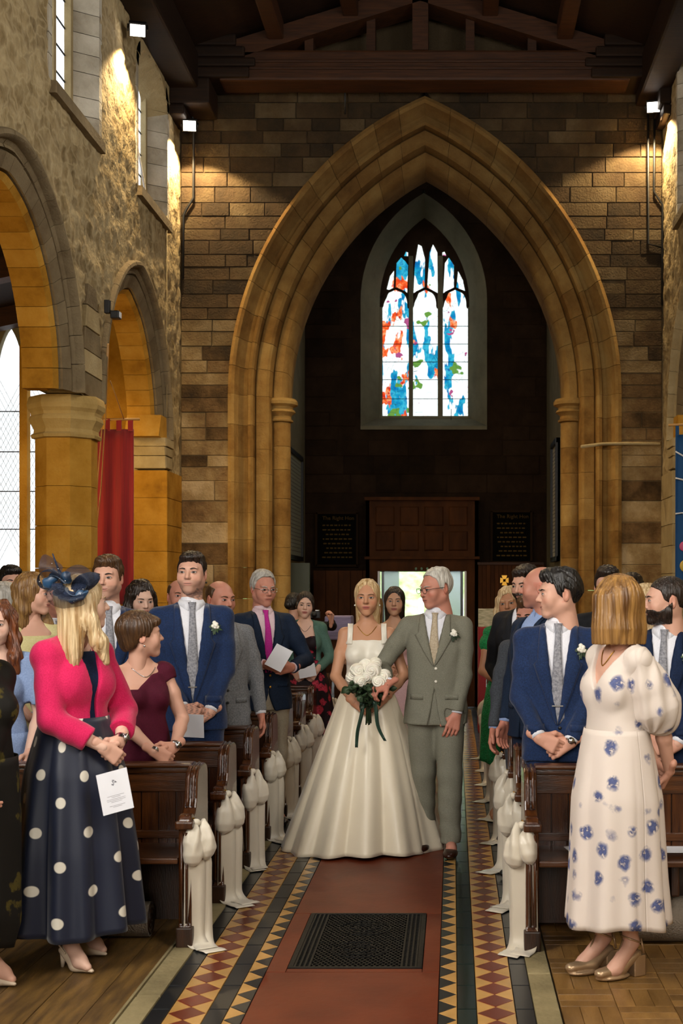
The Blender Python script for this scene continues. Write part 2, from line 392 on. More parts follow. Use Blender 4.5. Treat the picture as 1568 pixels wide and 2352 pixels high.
# ---- pointed arch helpers
class Arch:
    def __init__(s, c, w, rise, zs): s.c, s.w, s.rise, s.zs = c, w, rise, zs; s.R = (w*w+rise*rise)/(2*w); s.e = s.R-w
    def half(s, z, r=0.0):
        if z <= s.zs: return s.w+r
        q = (s.R+r)**2-(z-s.zs)**2
        return max(math.sqrt(q)-s.e, 0) if q > 0 else 0
    def top(s, r=0.0): return s.zs+math.sqrt((s.R+r)**2-s.e**2)
    def pt(s, t, r, side):
        th = t*math.acos(s.e/(s.R+r)); return s.c+side*((s.R+r)*math.cos(th)-s.e), s.zs+(s.R+r)*math.sin(th)
def voussoirs(A, prof, to3d, nseg, m, parent, name='voussoir', sub=3, gap=.002, zbase=None, ch=.26, skip=None):
    """prof: closed polygon of (r,d). One stone per segment, both sides, continued straight down to zbase as jamb stones."""
    out = []
    for sd in (-1, 1):
        for i in range(nseg):
            t0, t1 = i/nseg, (i+1)/nseg
            if skip and skip(sd, i): continue
            rows = []
            jit = random.uniform(-.003, .003)
            for q in range(sub+1):
                t = t0+(t1-t0)*q/sub
                if q == 0: t += gap/A.R/1.2
                if q == sub and i < nseg-1: t -= gap/A.R/1.2
                rows.append([to3d(*A.pt(t, r, sd), d+jit) for r, d in prof])
            mb = MB().strip(rows, True); n = len(prof)
            mb.f.append(tuple(range(n))); mb.f.append(tuple(len(mb.v)-n+k for k in range(n)))
            out.append(mb.build(name, m, parent, auto=35))
        if zbase is not None:
            z = A.zs
            while z > zbase+.01:
                h = min(random.uniform(.8, 1.2)*ch, z-zbase); jit = random.uniform(-.004, .004)
                rows = [[to3d(A.c+sd*(A.w+r), zz, d+jit) for r, d in prof] for zz in (z-h+gap*.6, z-gap*.6)]
                mb = MB().strip(rows, True); n = len(prof)
                mb.f.append(tuple(range(n))); mb.f.append(tuple(len(mb.v)-n+k for k in range(n)))
                out.append(mb.build('jamb_stone', m, parent, auto=35)); z -= h
    return out
# ---- west wall with the tower arch
WA = Arch(-.34, 1.69, 2.816, 3.975); RO = .64
def w3(u, v, d): return (u, YW-d, v)
courses = []; z = 0.0
while z < 8.75:
    h = random.uniform(.21,.27) if z < 2.9 else random.uniform(.135,.19)
    courses.append((z, z+h)); z += h
bw_ = MB(); blocks = []
for (z0, z1) in courses:
    a0, a1 = WA.half(z0, RO-.02), WA.half(z1, RO-.02)
    if z0 > WA.top(RO-.02): a0 = a1 = 0
    for sd, xend in ((-1, XL-.5), (1, XR+.5)):
        if sd < 0: P4 = [(xend,z0),(WA.c-a0,z0),(WA.c-a1,z1),(xend,z1)]
        else: P4 = [(WA.c+a0,z0),(xend,z0),(xend,z1),(WA.c+a1,z1)]
        bw_.prism(P4, w3, -.95, -.02)
        if z1 < 1.25 or z0 > 7.75: continue
        # divide into stones
        lo, hi = (XL, WA.c-min(a0,a1)) if sd<0 else (WA.c+min(a0,a1), XR)
        xq = lo; first = True
        while xq < hi-.03:
            wd = random.uniform(.24,.62) if z0 > 2.9 else random.uniform(.3,.75)
            if hi-(xq+wd) < .16: wd = hi-xq
            xe0, xe1 = xq+.004, xq+wd-.004
            def lim(x, a):  # clamp against the arch
                return min(x, WA.c-a) if sd < 0 else max(x, WA.c+a)
            p = [(lim(xe0,a0),z0+.004),(lim(xe1,a0),z0+.004),(lim(xe1,a1),z1-.004),(lim(xe0,a1),z1-.004)]
            if (p[1][0]-p[0][0])+(p[2][0]-p[3][0]) > .05: blocks.append(p)
            xq += wd
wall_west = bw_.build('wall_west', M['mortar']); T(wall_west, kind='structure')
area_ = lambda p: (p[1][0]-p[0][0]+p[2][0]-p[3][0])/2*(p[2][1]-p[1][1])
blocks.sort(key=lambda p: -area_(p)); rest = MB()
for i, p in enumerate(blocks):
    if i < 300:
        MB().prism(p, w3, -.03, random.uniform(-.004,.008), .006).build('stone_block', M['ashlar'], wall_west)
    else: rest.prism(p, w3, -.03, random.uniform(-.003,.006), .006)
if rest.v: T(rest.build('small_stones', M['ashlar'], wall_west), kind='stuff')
o1 = [(.64,-.1),(.64,.035),(.60,.055),(.565,.04),(.55,.0),(.525,-.07),(.48,-.125),(.435,-.13),(.42,-.06),(.385,-.045),(.36,-.07),(.355,-.22),(.36,-.36)]
o2 = [(.38,-.42),(.37,-.23),(.335,-.185),(.22,-.19),(.19,-.215),(.175,-.28),(.165,-.40),(.165,-.52)]
o3 = [(.19,-.56),(.185,-.41),(.15,-.36),(.06,-.365),(.03,-.39),(.0,-.46),(0,-.96),(.19,-.96)]
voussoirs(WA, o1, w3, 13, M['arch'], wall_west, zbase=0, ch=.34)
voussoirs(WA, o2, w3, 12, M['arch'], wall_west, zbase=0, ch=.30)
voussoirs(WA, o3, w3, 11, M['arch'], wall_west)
# inner order: respond shaft with moulded capital
for sd in (-1, 1):
    cx_ = WA.c+sd*(WA.w+.075); yc = YW+.48
    z = 3.69
    while z > 0:
        h = min(random.uniform(.25,.4), z)
        MB().lathe([(.115,0),(.115,h-.004)], (cx_, yc, z-h), 18, 1, 1.25).build('shaft_drum', M['arch'], wall_west, auto=40); z -= h
    MB().lathe([(.115,0),(.145,.012),(.15,.03),(.125,.045),(.12,.075),(.135,.10),(.175,.125),(.165,.15),(.14,.165),(.15,.19),(.20,.215),(.205,.25),(.18,.285)], (cx_, yc, 3.69), 20, 1, 1.15).build('shaft_capital', M['arch'], wall_west, auto=40)
    MB().box(min(cx_, cx_+sd*.12), max(cx_, cx_+sd*.12), YW+.44, YF, 0, 3.97).build('shaft_backing', M['arch'], wall_west)
# slim string course on the right pier and dark conduits
def cable(name, pts, r, m, label, cat):
    return T(MB().tube(pts, r, 6).build(name, m, None, True), label, cat)
cable('conduit', [at(441,250,15.3), at(444,300,15.42), at(444,455,15.46), at(428,480,15.46), at(421,495,15.46), at(420,640,15.46)], .016, M['black'], 'black cable conduit running down the wall from the left corner floodlight', 'cable')
cable('conduit', [at(1488,262,15.42), at(1488,560,15.46), at(1519,568,15.46)], .014, M['black'], 'black cable conduit left of the pair under the right corner floodlight', 'cable')
cable('conduit', [at(1503,262,15.42), at(1501,440,15.46), at(1521,470,15.46), at(1520,700,15.46)], .014, M['black'], 'black cable conduit right of the pair under the right corner floodlight', 'cable')
cable('hanging_rod', [at(792,185,15.35), at(792,262,15.42)], .012, M['black'], 'short dark iron rod hanging below the tie beam above the arch', 'rod')
MB().tube([at(1335,1026,15.12), at(1382,1020,15.42), at(1440,1019,15.45), at(1515,1020,15.46)], .02, 6).build('string_moulding', M['pale'], wall_west, True)
# ---- nave side walls: rubble with arcade arches and clerestory windows
def side_wall(name, XW, sgn, arches, wins, y0, y1, step=.05):
    """sgn=+1: wall faces +X (left wall)"""
    t3 = lambda u, v, d: (XW+sgn*d, u, v)
    ny = int((y1-y0)/step)+1; nz = int(7.8/step)+1
    idx = {}; v = []; f = []
    def inside(y, z):
        if z < 3.36 and 4.4 < y < 14.7 and (sgn > 0 or y > 11.9): return True
        for A, r in arches:
            if abs(y-A.c) < A.half(z, r) and z < A.top(r): return True
        for (a, b, zb, zt) in wins:
            if a < y < b and zb < z < zt-.35: return True
            if z >= zt-.35 and zb < z and ((y-(a+b)/2)/((b-a)/2))**2+((z-zt+.35)/.35)**2 < 1: return True
        return False
    for i in range(ny):
        for j in range(nz):
            y = y0+i*step; z = j*step
            p = Vector((y*3.6+mnoise.noise(Vector((y*3,z*3,1)))*.5, z*5.4, sgn*3.0))
            dd, _ = mnoise.voronoi(p); e = min((dd[1]-dd[0])*2.2, 1.0)
            h = .022*e**.6 + .010*mnoise.noise(Vector((y*9,z*9,2.2)))
            v.append(t3(y + .012*mnoise.noise(Vector((y*20,z*20,5))), z, h-.02))
    for i in range(ny-1):
        for j in range(nz-1):
            y = y0+(i+.5)*step; z = (j+.5)*step
            if inside(y, z): continue
            q = (i*nz+j, (i+1)*nz+j, (i+1)*nz+j+1, i*nz+j+1)
            f.append(q if sgn > 0 else q[::-1])
    wl = mobj(name, v, f, M['rubble'], None, True); T(wl, kind='structure')
    # opaque core behind the rubble face
    core = MB()
    zs_ = [k*.1 for k in range(79)]
    for j in range(78):
        z0, z1 = zs_[j], zs_[j+1]; zm = (z0+z1)/2
        cuts = []
        for A, r in arches:
            if z0 < A.top(.26): hwd = A.half(z0, .26); cuts.append((A.c-hwd, A.c+hwd))
        for (a, b, zb, zt) in wins:
            if zb < zm < zt: cuts.append((a-.02, b+.02))
        if zm < 3.36: cuts.append((4.4, 14.7) if sgn > 0 else (11.9, 14.7))
        cuts.sort(); yq = y0
        for a, b in cuts+[(y1, y1)]:
            if a > yq: core.prism([(yq,z0),(a,z0),(a,z1),(yq,z1)], t3, -.40, -.045)
            yq = max(yq, b)
    core.build('wall_core', M['rubble'], wl)
    return wl, t3
A1 = Arch(9.75, 1.26, 1.36, 3.35); A2 = Arch(13.42, 1.16, 1.34, 3.35); A0 = Arch(6.0, 1.3, 1.36, 3.35)
hoodp = [(.33,-.06),(.33,.02),(.315,.045),(.285,.05),(.265,.03),(.255,-.02),(.225,-.045),(.2,-.035),(.19,-.1),(.3,-.1)]
facep = [(.188,-.2),(.188,-.06),(.172,-.035),(.06,-.078),(.05,-.2)]
soffp = [(.15,-.4),(.15,-.215),(.052,-.21),(.044,-.105),(.0,-.14),(.0,-.4)]
wall_left, l3 = side_wall('wall_left', XL, 1, [(A0,.30),(A1,.30),(A2,.30)], [(10.53,11.93,5.75,8.2),(13.42,14.78,5.8,7.38),(7.3,8.7,5.75,8.2)], -5.0, 15.5)
for A, ns in ((A1, 10), (A2, 9)):
    voussoirs(A, hoodp, l3, ns, M['hood'], wall_left, 'hood_stone')
    voussoirs(A, facep, l3, ns+2, M['hood'], wall_left, 'voussoir')
    voussoirs(A, soffp, l3, ns+2, M['gold'], wall_left, 'soffit_stone')
wall_right, r3 = side_wall('wall_right', XR, -1, [(A2,.30)], [(13.2,14.45,5.75,8.2)], -5.0, 15.5, .06)
voussoirs(A2, hoodp, r3, 9, M['pale'], wall_right, 'hood_stone')
voussoirs(A2, facep, r3, 11, M['hood'], wall_right, 'voussoir')
voussoirs(A2, soffp, r3, 11, M['gold'], wall_right, 'soffit_stone')
# pillar drums and capital (octagonal) between the two left arches, responds with corbels
def pillar(xc, yc, parent, rad=.268, m='gold'):
    def octo(r): return [(xc+r*math.cos(R(22.5+45*k)), yc+r*math.sin(R(22.5+45*k))) for k in range(8)]
    z = 0.0
    while z < 2.98:
        h = min(random.uniform(.26,.42), 2.98-z)
        if 2.98-z-h < .12: h = 2.98-z
        MB().prism(octo(rad), lambda u,v,d:(u,v,d), z+.002, z+h-.002).build('pillar_drum', M[m], parent); z += h
    def rings(prof, nm):
        rows = [[(x,y,zz) for x,y in octo(r)] for r, zz in prof]
        mb = MB().strip(rows, True); mb.f.append(tuple(range(8))); mb.f.append(tuple(len(mb.v)-8+k for k in range(8)))
        mb.build(nm, M['cap'], parent)
    rings([(rad,2.98),(rad+.03,2.985),(rad+.04,3.01),(rad+.015,3.03),(rad+.01,3.06),(rad+.03,3.10),(rad+.055,3.14),(rad+.048,3.17),(rad+.035,3.185),(rad+.04,3.21),(rad+.065,3.24),(rad+.072,3.28),(rad+.06,3.33),(rad+.05,3.35)], 'pillar_capital')
pillar(-3.44, 11.62, wall_left); pillar(-3.43, 7.88, wall_left)
# impost blocks above the pillar: alternate dark and pale quoins
for k in range(5):
    z0 = 3.36+k*.2
    MB().prism([(11.36+.02*k*k*.3,z0),(11.96-.03*k*k*.3,z0),(11.95-.04*k*k*.3,z0+.195),(11.38+.03*k*k*.3,z0+.195)], l3, -.3, .022+.004*(k%2), .008).build('quoin_stone', M['pale'] if k%2 else M['hood'], wall_left)
for wl, t3, sg in ((wall_left, l3, 1), (wall_right, r3, -1)):
    # respond: plain ashlar pier under a small corbel
    z = 0.0
    while z < 3.0:
        h = random.uniform(.24,.36); h = min(h, 3.0-z)
        MB().prism([(14.72,z+.002),(15.5,z+.002),(15.5,z+h-.002),(14.72,z+h-.002)], t3, -.40, .012, .006).build('respond_stone', M['gold'] if sg>0 else M['pale'], wl); z += h
    for (a, zz0, zz1, dd) in ((14.60,3.26,3.35,.03),(14.64,3.16,3.255,.015),(14.69,3.02,3.155,.01)):
        MB().prism([(a,zz0),(15.0,zz0),(15.0,zz1),(a-.03,zz1)], t3, -.36, dd, .012).build('corbel', M['pale'], wl)
    MB().prism([(14.42,3.35),(15.5,3.35),(15.5,3.6),(14.55,3.6)], t3, -.40, -.02).build('respond_core', M['gold'], wl)
# clerestory reveals, sills and lights
glass = emis('daylight_glass', '#eef3f6', 1.5)
win_n = [0]
def clerestory(t3, a, b, zb, zt, sill=True):
    win_n[0] += 1
    root = empty('window_%d'%win_n[0]); T(root, kind='structure')
    dg = -.24
    # far jamb stones
    z = zb
    while z < min(zt, 7.3)-.05:
        h = random.uniform(.13,.24); h = min(h, zt-z)
        for (yo, yi, s_) in ((b, b-.17, 1), (a, a+.17, -1)):
            mb = MB()
            bk = yo+s_*.09
            ar = 0 if z < zt-.4 else .18*((z-zt+.4)/.4)
            v = [t3(yo-s_*ar,zz,.0) for zz in (z+.003,z+h-.003)]+[t3(yi-s_*ar,zz,dg) for zz in (z+.003,z+h-.003)]+[t3(bk,zz,0) for zz in (z+.003,z+h-.003)]+[t3(bk,zz,dg) for zz in (z+.003,z+h-.003)]
            mb.add(v, [(0,2,3,1),(0,1,5,4),(2,6,7,3),(4,5,7,6),(0,4,6,2),(1,3,7,5)])
            mb.build('jamb_stone', M['reveal'] if z < zt-.5 else M['pale'], root)
        z += h
    # arched head
    rows = []
    for k in range(13):
        th = math.pi*k/12; cy = (a+b)/2; rr = (b-a)/2
        rows.append([t3(cy+rr*math.cos(th), zt-.35+.35*math.sin(th), 0), t3(cy+(rr-.17)*math.cos(th), zt-.45+.30*math.sin(th), dg), t3(cy+(rr+.1)*math.cos(th), zt-.30+.4*math.sin(th), dg), t3(cy+(rr+.1)*math.cos(th), zt-.30+.4*math.sin(th), 0)])
    MB().strip(rows, True).build('window_arch', M['pale'], root)
    MB().prism([(a-.03,zb-.10),(b+.06,zb-.10),(b+.06,zb),(a-.03,zb)], t3, dg, .045, .006).build('window_sill', M['hood'], root)
    MB().prism([(a+.15,zb),(b-.15,zb),(b-.15,zt),(a+.15,zt)], t3, dg-.02, dg-.012).build('pane', glass, root)
    mu = MB()
    for yy in (a+.20, (a+b)/2, b-.20): mu.prism([(yy-.035,zb),(yy+.035,zb),(yy+.035,zt),(yy-.035,zt)], t3, dg-.01, dg+.05, .015)
    mu.build('mullion', M['pale'], root)
    bars = MB(); z = zb+.2
    while z < zt: bars.prism([(a+.2,z),(b-.2,z),(b-.2,z+.012),(a+.2,z+.012)], t3, dg-.01, dg+.0); z += .24
    bars.build('glazing_bar', M['iron'], root)
    MB().prism([(a-.3,zb-.3),(b+.3,zb-.3),(b+.3,zt+.3),(a-.3,zt+.3)], t3, dg-.06, dg-.03).build('window_back', M['plaster'], root)
clerestory(l3, 13.42, 14.78, 5.8, 7.38); clerestory(l3, 10.53, 11.93, 5.75, 8.2); clerestory(r3, 13.2, 14.45, 5.75, 8.2)
cable('window_pole', [at(322,310,13.55)+Vector((-.05,0,0)), at(354,438,14.3)+Vector((-.1,0,0))], .011, M['white'], 'thin white window-opening pole leaning in the second clerestory window', 'pole')
cable('wall_cord', [at(377,495,14.72)+Vector((.03,0,0)), at(377,960,14.72)+Vector((.03,0,0))], .004, M['pale'], 'thin pale cord hanging down the left nave wall below the clerestory window', 'cord')
# ---- left aisle: west wall with bright window, roof, outer wall (right aisle likewise closed)
aw = MB().box(-7, XL-.38, YW+.05, YW+.5, 0, 8).build('wall_aisle_left', M['gold']); T(aw, kind='structure')
T(MB().box(-7.2, -6.7, -6, YW+.5, 0, 8).build('wall_outer_left', M['rubble']), kind='structure')
T(MB().box(XR+.38, 6.6, YW+.05, YW+.5, 0, 8).build('wall_aisle_right', M['pale']), kind='structure')
T(MB().box(6.2, 6.7, -6, YW+.5, 0, 8).build('wall_outer_right', M['rubble']), kind='structure')
T(MB().box(-7.2, 6.7, -6.4, -6, 0, 9.5).build('wall_east', M['pale']), kind='structure')
def aisle_roof(name, x0, x1, z0, z1):
    rf = MB().add([(x0,-6,z0),(x1,-6,z1),(x1,YW+.5,z1),(x0,YW+.5,z0),(x0,-6,z0+.2),(x1,-6,z1+.2),(x1,YW+.5,z1+.2),(x0,YW+.5,z0+.2)],[(0,1,2,3),(4,7,6,5),(0,4,5,1),(1,5,6,2),(2,6,7,3),(3,7,4,0)]).build(name, M['roofwood']); T(rf, kind='structure')
    for yy in (9.0, 11.2, 13.4, 15.2):
        mb = MB(); mb.add([(x0,yy,z0-.22),(x1,yy,z1-.22),(x1,yy+.2,z1-.22),(x0,yy+.2,z0-.22),(x0,yy,z0),(x1,yy,z1),(x1,yy+.2,z1),(x0,yy+.2,z0)],[(0,1,2,3),(4,7,6,5),(0,4,5,1),(1,5,6,2),(2,6,7,3),(3,7,4,0)])
        mb.build('roof_beam', M['beam'], rf)
aisle_roof('ceiling_aisle_left', -6.8, XL-.35, 4.6, 5.3); aisle_roof('ceiling_aisle_right', 6.3, XR+.35, 4.6, 5.3)
# aisle west window: tracery with two visible lights
awin = empty('window_aisle'); T(awin, kind='structure')
yw = YW-.02
wx = [X_(-75,yw), X_(-10,yw), X_(48,yw), X_(66,yw), X_(124,yw)]
zsill, zspr, ztop = Z_(1312,yw), Z_(830,yw), Z_(748,yw)
def light_poly(x0, x1, n=10):
    p = [(x0,zsill),(x1,zsill)]; cx = (x0+x1)/2; rr = (x1-x0)/2
    for k in range(n+1):
        th = math.pi*k/n; c = math.cos(th); s_ = math.sin(th); lob = 1+.16*abs(math.sin(3*th))
        p.append((cx+rr*c*min(lob,1.0/max(abs(c),.01) if abs(c)>.8 else lob), zspr+(ztop-zspr)*s_**.8*min(lob,1.08)))
    return p
lead = MB(); brass = MB()
for (x0, x1) in ((X_(-75,yw), X_(-12,yw)), (X_(-6,yw), X_(48,yw)), (X_(66,yw), X_(122,yw))):
    MB().prism(light_poly(x0,x1), lambda u,v,d:(u,yw+.07-d,v), 0, .01).build('pane', emis('aisle_glass', '#f2f6f8', 1.25), awin)
    k = -12
    while k < 30:
        for s_ in (1,-1):
            zz = zsill+k*.11; 
            a = (x0, zz if s_>0 else zz+ (x1-x0)*1.9); b = (x1, zz+(x1-x0)*1.9 if s_>0 else zz)
            if min(a[1],b[1]) > zsill and max(a[1],b[1]) < zspr-.1: seg(lead, a, b, .003, 0, .004)
        k += 1
    for zz in (zsill+.5, zsill+.95, zsill+1.42, zsill+1.9): brass.box(x0, x1, yw+.045, yw+.055, zz-.006, zz+.006)
lead.v = [(u, yw+.058-d, v) for u, v, d in lead.v]
T(lead.build('lead_lattice', mat('lead', '#8d9498', rough=.6), awin), kind='stuff'); brass.build('glazing_bar', M['iron'], awin)
fr = MB()
for (x0, x1) in ((X_(48,yw), X_(66,yw)), (X_(-12,yw), X_(-6,yw)), (X_(122,yw), X_(150,yw)), (X_(-95,yw), X_(-75,yw))):
    fr.prism([(x0,zsill-.05),(x1,zsill-.05),(x1,zspr+.2),(x0,zspr+.2)], lambda u,v,d:(u,yw+.1-d,v), 0, .16, .02)
fr.build('mullion', M['gold'], awin)
hd = MB()
for (x0, x1) in ((X_(-84,yw), X_(-9,yw)), (X_(-9,yw), X_(57,yw)), (X_(57,yw), X_(132,yw))):
    cx = (x0+x1)/2; rr = (x1-x0)/2; n = 12
    rows = []
    for k in range(n+1):
        th = math.pi*k/n; lob = 1-.14*abs(math.sin(2*th))
        rows.append([(cx+rr*.9*lob*math.cos(th), zspr-.02+(ztop-zspr)*lob*math.sin(th)), (cx+rr*math.cos(th)*1.02, zspr+.45 if 0<k<n else zspr-.02)])
    for (a, b), (c_, d_) in zip(rows, rows[1:]): hd.prism([a, b, d_, c_], lambda u,v,d:(u,yw+.1-d,v), 0, .14)
hd.box(X_(-95,yw), X_(150,yw), yw-.04, yw+.1, zspr+.42, zspr+.7)
hd.build('tracery', M['plaster'], awin)
MB().box(X_(-95,yw), X_(150,yw), yw-.10, yw+.1, zsill-.12, zsill-.0, .02).build('window_sill', M['pale'], awin)
# ---- tower chamber beyond the arch
tb = MB(); yb3 = lambda u, v, d: (u, YB-d, v)
TW = Arch(X_(973,YB), (X_(1118,YB)-X_(828,YB))/2, 1.55, Z_(690,YB))      # splayed window recess
ztow = 9.2; zsil = Z_(980,YB)
DX0, DX1, DZ = X_(868,YB), X_(1068,YB), Z_(1312,YB)
def back_prism(p): tb.prism(p, yb3, -.6, 0)
back_prism([(TXL-.6,0),(DX0,0),(DX0,DZ),(TXL-.6,DZ)]); back_prism([(DX1,0),(TXR+.6,0),(TXR+.6,DZ),(DX1,DZ)])
back_prism([(TXL-.6,DZ),(TXR+.6,DZ),(TXR+.6,zsil),(TXL-.6,zsil)])
z = zsil
while z < ztow:
    z1 = min(z+.12, ztow); h0, h1 = (TW.half(z), TW.half(z1)) if z < TW.top() else (0,0)
    if z1 > TW.top(): h1 = 0
    back_prism([(TXL-.6,z),(TW.c-h0,z),(TW.c-h1,z1),(TXL-.6,z1)]); back_prism([(TW.c+h0,z),(TXR+.6,z),(TXR+.6,z1),(TW.c+h1,z1)])
    z = z1
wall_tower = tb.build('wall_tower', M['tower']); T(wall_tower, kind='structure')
# coursed stones of the dark back wall
n_st = 0; z = 2.75; smallb = MB()
while z < 8.2:
    h = random.uniform(.2,.3); x = TXL
    while x < TXR-.05:
        wd = random.uniform(.35,.7); wd = min(wd, TXR-x)
        hh = TW.half(z) if zsil-.05 < z+h and z < TW.top() else 0
        if not (x+wd > TW.c-hh-.02 and x < TW.c+hh+.02 and hh > 0) and not (z < 2.95 and x+wd > X_(840,YB) and x < X_(1100,YB)):
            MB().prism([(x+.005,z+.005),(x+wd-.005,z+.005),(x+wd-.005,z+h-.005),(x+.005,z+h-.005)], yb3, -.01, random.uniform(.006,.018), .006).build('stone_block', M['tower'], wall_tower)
        x += wd
    z += h
T(MB().box(TXL-.3, TXL, YF, YB+.1, 0, ztow).build('wall_tower_left', M['plaster']), kind='structure')
T(MB().box(TXR, TXR+.3, YF, YB+.1, 0, ztow).build('wall_tower_right', M['plaster']), kind='structure')
T(MB().box(TXL-.5, TXR+.5, YF-.05, YB+.6, ztow, ztow+.2).build('ceiling_tower', M['roofwood']), kind='structure')
# ---- stained glass window: splay, tracery, three cinquefoil lights and six top lights
sw = empty('window_stained'); T(sw, kind='structure')
IW = Arch(TW.c, (X_(1078,YB)-X_(868,YB))/2, 1.25, Z_(680,YB)); dgl = -.42; zsi = Z_(952,YB)
rows = []
nA = 14
def outl(A, zb):
    p = [(A.c-A.w, zb)]
    p += [A.pt(k/nA, 0, -1) for k in range(nA+1)] + [A.pt(1-k/nA, 0, 1) for k in range(1, nA+1)] + [(A.c+A.w, zb)]
    return p
po, pi_ = outl(TW, zsil), outl(IW, zsi)
MB().strip([[yb3(a[0],a[1],.012), yb3(b[0],b[1],dgl)] for a, b in zip(po, pi_)]).build('window_splay', M['plaster'], sw, auto=50)
MB().add([yb3(TW.c-TW.w,zsil,.03), yb3(TW.c+TW.w,zsil,.03), yb3(IW.c+IW.w,zsi,dgl), yb3(IW.c-IW.w,zsi,dgl)], [(0,1,2,3)]).build('window_sill', M['plaster'], sw, solid=.02)
MB().box(TW.c-TW.w, TW.c+TW.w, YB-.06, YB+.02, zsil-.05, zsil, .01).build('sill_edge', M['plaster'], sw)
# stained glass material: bright panes, blue / red / green glass in large patches
m = bpy.data.materials.new('stained_glass'); m.use_nodes = True; t_ = m.node_tree; N = t_.nodes; L = t_.links; N.remove(N['Principled BSDF'])
tc = N.new('ShaderNodeTexCoord')
def vor(scale, rnd=1.0, feat='F1', off=(0,0,0), rot=(0,0,0), sxyz=(1,1,1)):
    mp = N.new('ShaderNodeMapping'); mp.inputs['Location'].default_value = off; mp.inputs['Rotation'].default_value = rot; mp.inputs['Scale'].default_value = sxyz
    L.new(tc.outputs['Object'], mp.inputs[0])
    v_ = N.new('ShaderNodeTexVoronoi'); v_.feature = feat; v_.inputs['Scale'].default_value = scale; L.new(mp.outputs[0], v_.inputs['Vector']); return v_
def noi(scale, off=(0,0,0), det=2, rot=(0,0,0), sxyz=(1,1,1)):
    mp = N.new('ShaderNodeMapping'); mp.inputs['Location'].default_value = off; mp.inputs['Rotation'].default_value = rot; mp.inputs['Scale'].default_value = sxyz
    L.new(tc.outputs['Object'], mp.inputs[0])
    v_ = N.new('ShaderNodeTexNoise'); v_.inputs['Scale'].default_value = scale; v_.inputs['Detail'].default_value = det; L.new(mp.outputs[0], v_.inputs['Vector']); return v_
def ramp(src, stops):
    cr = N.new('ShaderNodeValToRGB'); cr.color_ramp.interpolation = 'LINEAR'; L.new(src, cr.inputs[0]); e = cr.color_ramp.elements
    e[0].position, e[0].color = stops[0][0], hx(stops[0][1]); e[1].position, e[1].color = stops[-1][0], hx(stops[-1][1])
    for p_, c_ in stops[1:-1]: q = e.new(p_); q.color = hx(c_)
    return cr
def mixc(fac, a, b, mode='MIX'):
    mx = N.new('ShaderNodeMix'); mx.data_type = 'RGBA'; mx.blend_type = mode
    if isinstance(fac, float): mx.inputs[0].default_value = fac
    else: L.new(fac, mx.inputs[0])
    for sk, x in ((6,a),(7,b)):
        if isinstance(x, str): mx.inputs[sk].default_value = hx(x)
        else: L.new(x, mx.inputs[sk])
    return mx.outputs[2]
def thr(src, a, b):
    mr = N.new('ShaderNodeMapRange'); mr.inputs[1].default_value = a; mr.inputs[2].default_value = b; L.new(src, mr.inputs[0]); return mr.outputs[0]
base = '#eef8f7'
nb = noi(2.6, (3.1,0,1.7), 3, (0,R(38),0), (2.3,1,.8)); blue = ramp(noi(9,(1,0,2),3).outputs[0], [(.3,'#0a5fa0'),(.48,'#1789b0'),(.6,'#38a9c4'),(.75,'#0d4f96')])
c1 = mixc(thr(nb.outputs[0], .53, .55), base, blue.outputs[0])
# red drapery in the left light
sx_ = N.new('ShaderNodeSeparateXYZ'); L.new(tc.outputs['Object'], sx_.inputs[0])
nr = noi(3.2, (8.2,0,3.4), 3, (0,R(30),0), (1.6,1,.8))
def mth(op, a, b):
    q = N.new('ShaderNodeMath'); q.operation = op
    for i, x in enumerate((a,b)):
        if isinstance(x, (int,float)): q.inputs[i].default_value = x
        else: L.new(x, q.inputs[i])
    return q.outputs[0]
leftm = mth('MULTIPLY', thr(sx_.outputs['X'], IW.c-.18, IW.c-.34), .10)
redc = ramp(noi(14,(5,0,1),2).outputs[0], [(.3,'#c22a12'),(.5,'#dd5a28'),(.62,'#f09a68'),(.75,'#b81e10')])
c2 = mixc(thr(mth('ADD', nr.outputs[0], leftm), .655, .68), c1, redc.outputs[0])
ng = noi(4.2, (2.2,0,9.1), 2); c3 = mixc(thr(ng.outputs[0], .655, .675), c2, '#5d8a3a')
npk = noi(6.2, (12.2,0,5.1), 2); c4 = mixc(thr(npk.outputs[0], .68, .70), c3, '#a04a78')
ve = vor(9, 1, 'DISTANCE_TO_EDGE', (0,0,0), (0,R(20),0), (1.2,1,.8)); leadm = thr(ve.outputs['Distance'], .018, .006)
leadg = mth('MULTIPLY', leadm, thr(noi(3,(4,0,4)).outputs[0], .45, .6))
c5 = mixc(leadg, c4, '#20424a')
em = N.new('ShaderNodeEmission'); em.inputs[1].default_value = 1.25; L.new(c5, em.inputs[0]); L.new(em.outputs[0], N['Material Output'].inputs[0])
M['stained'] = m
gl = lambda u, v, d: (u, YB+.50-d, v)
lights3 = [(874,936),(946,1004),(1016,1075)]
def px_poly(pts): return [(X_(x,YB), Z_(y,YB)) for x, y in pts]
trac_holes = []
for (a, b) in lights3:
    cx = (a+b)/2; rr = (b-a)/2
    yb_ = 947; ys = 692
    pts = [(a,yb_),(b,yb_),(b,ys)]
    for k in range(0, 25):
        th = math.pi*k/24; lob = 1.0+.10*abs(math.sin(2.5*th))-.05
        pts.append((cx+rr*.97*math.cos(th)*lob*(.92 if 0<k<24 else 1), ys-44*math.sin(th)*lob))
    pts.append((a,ys)); trac_holes.append(px_poly(pts)[::-1])
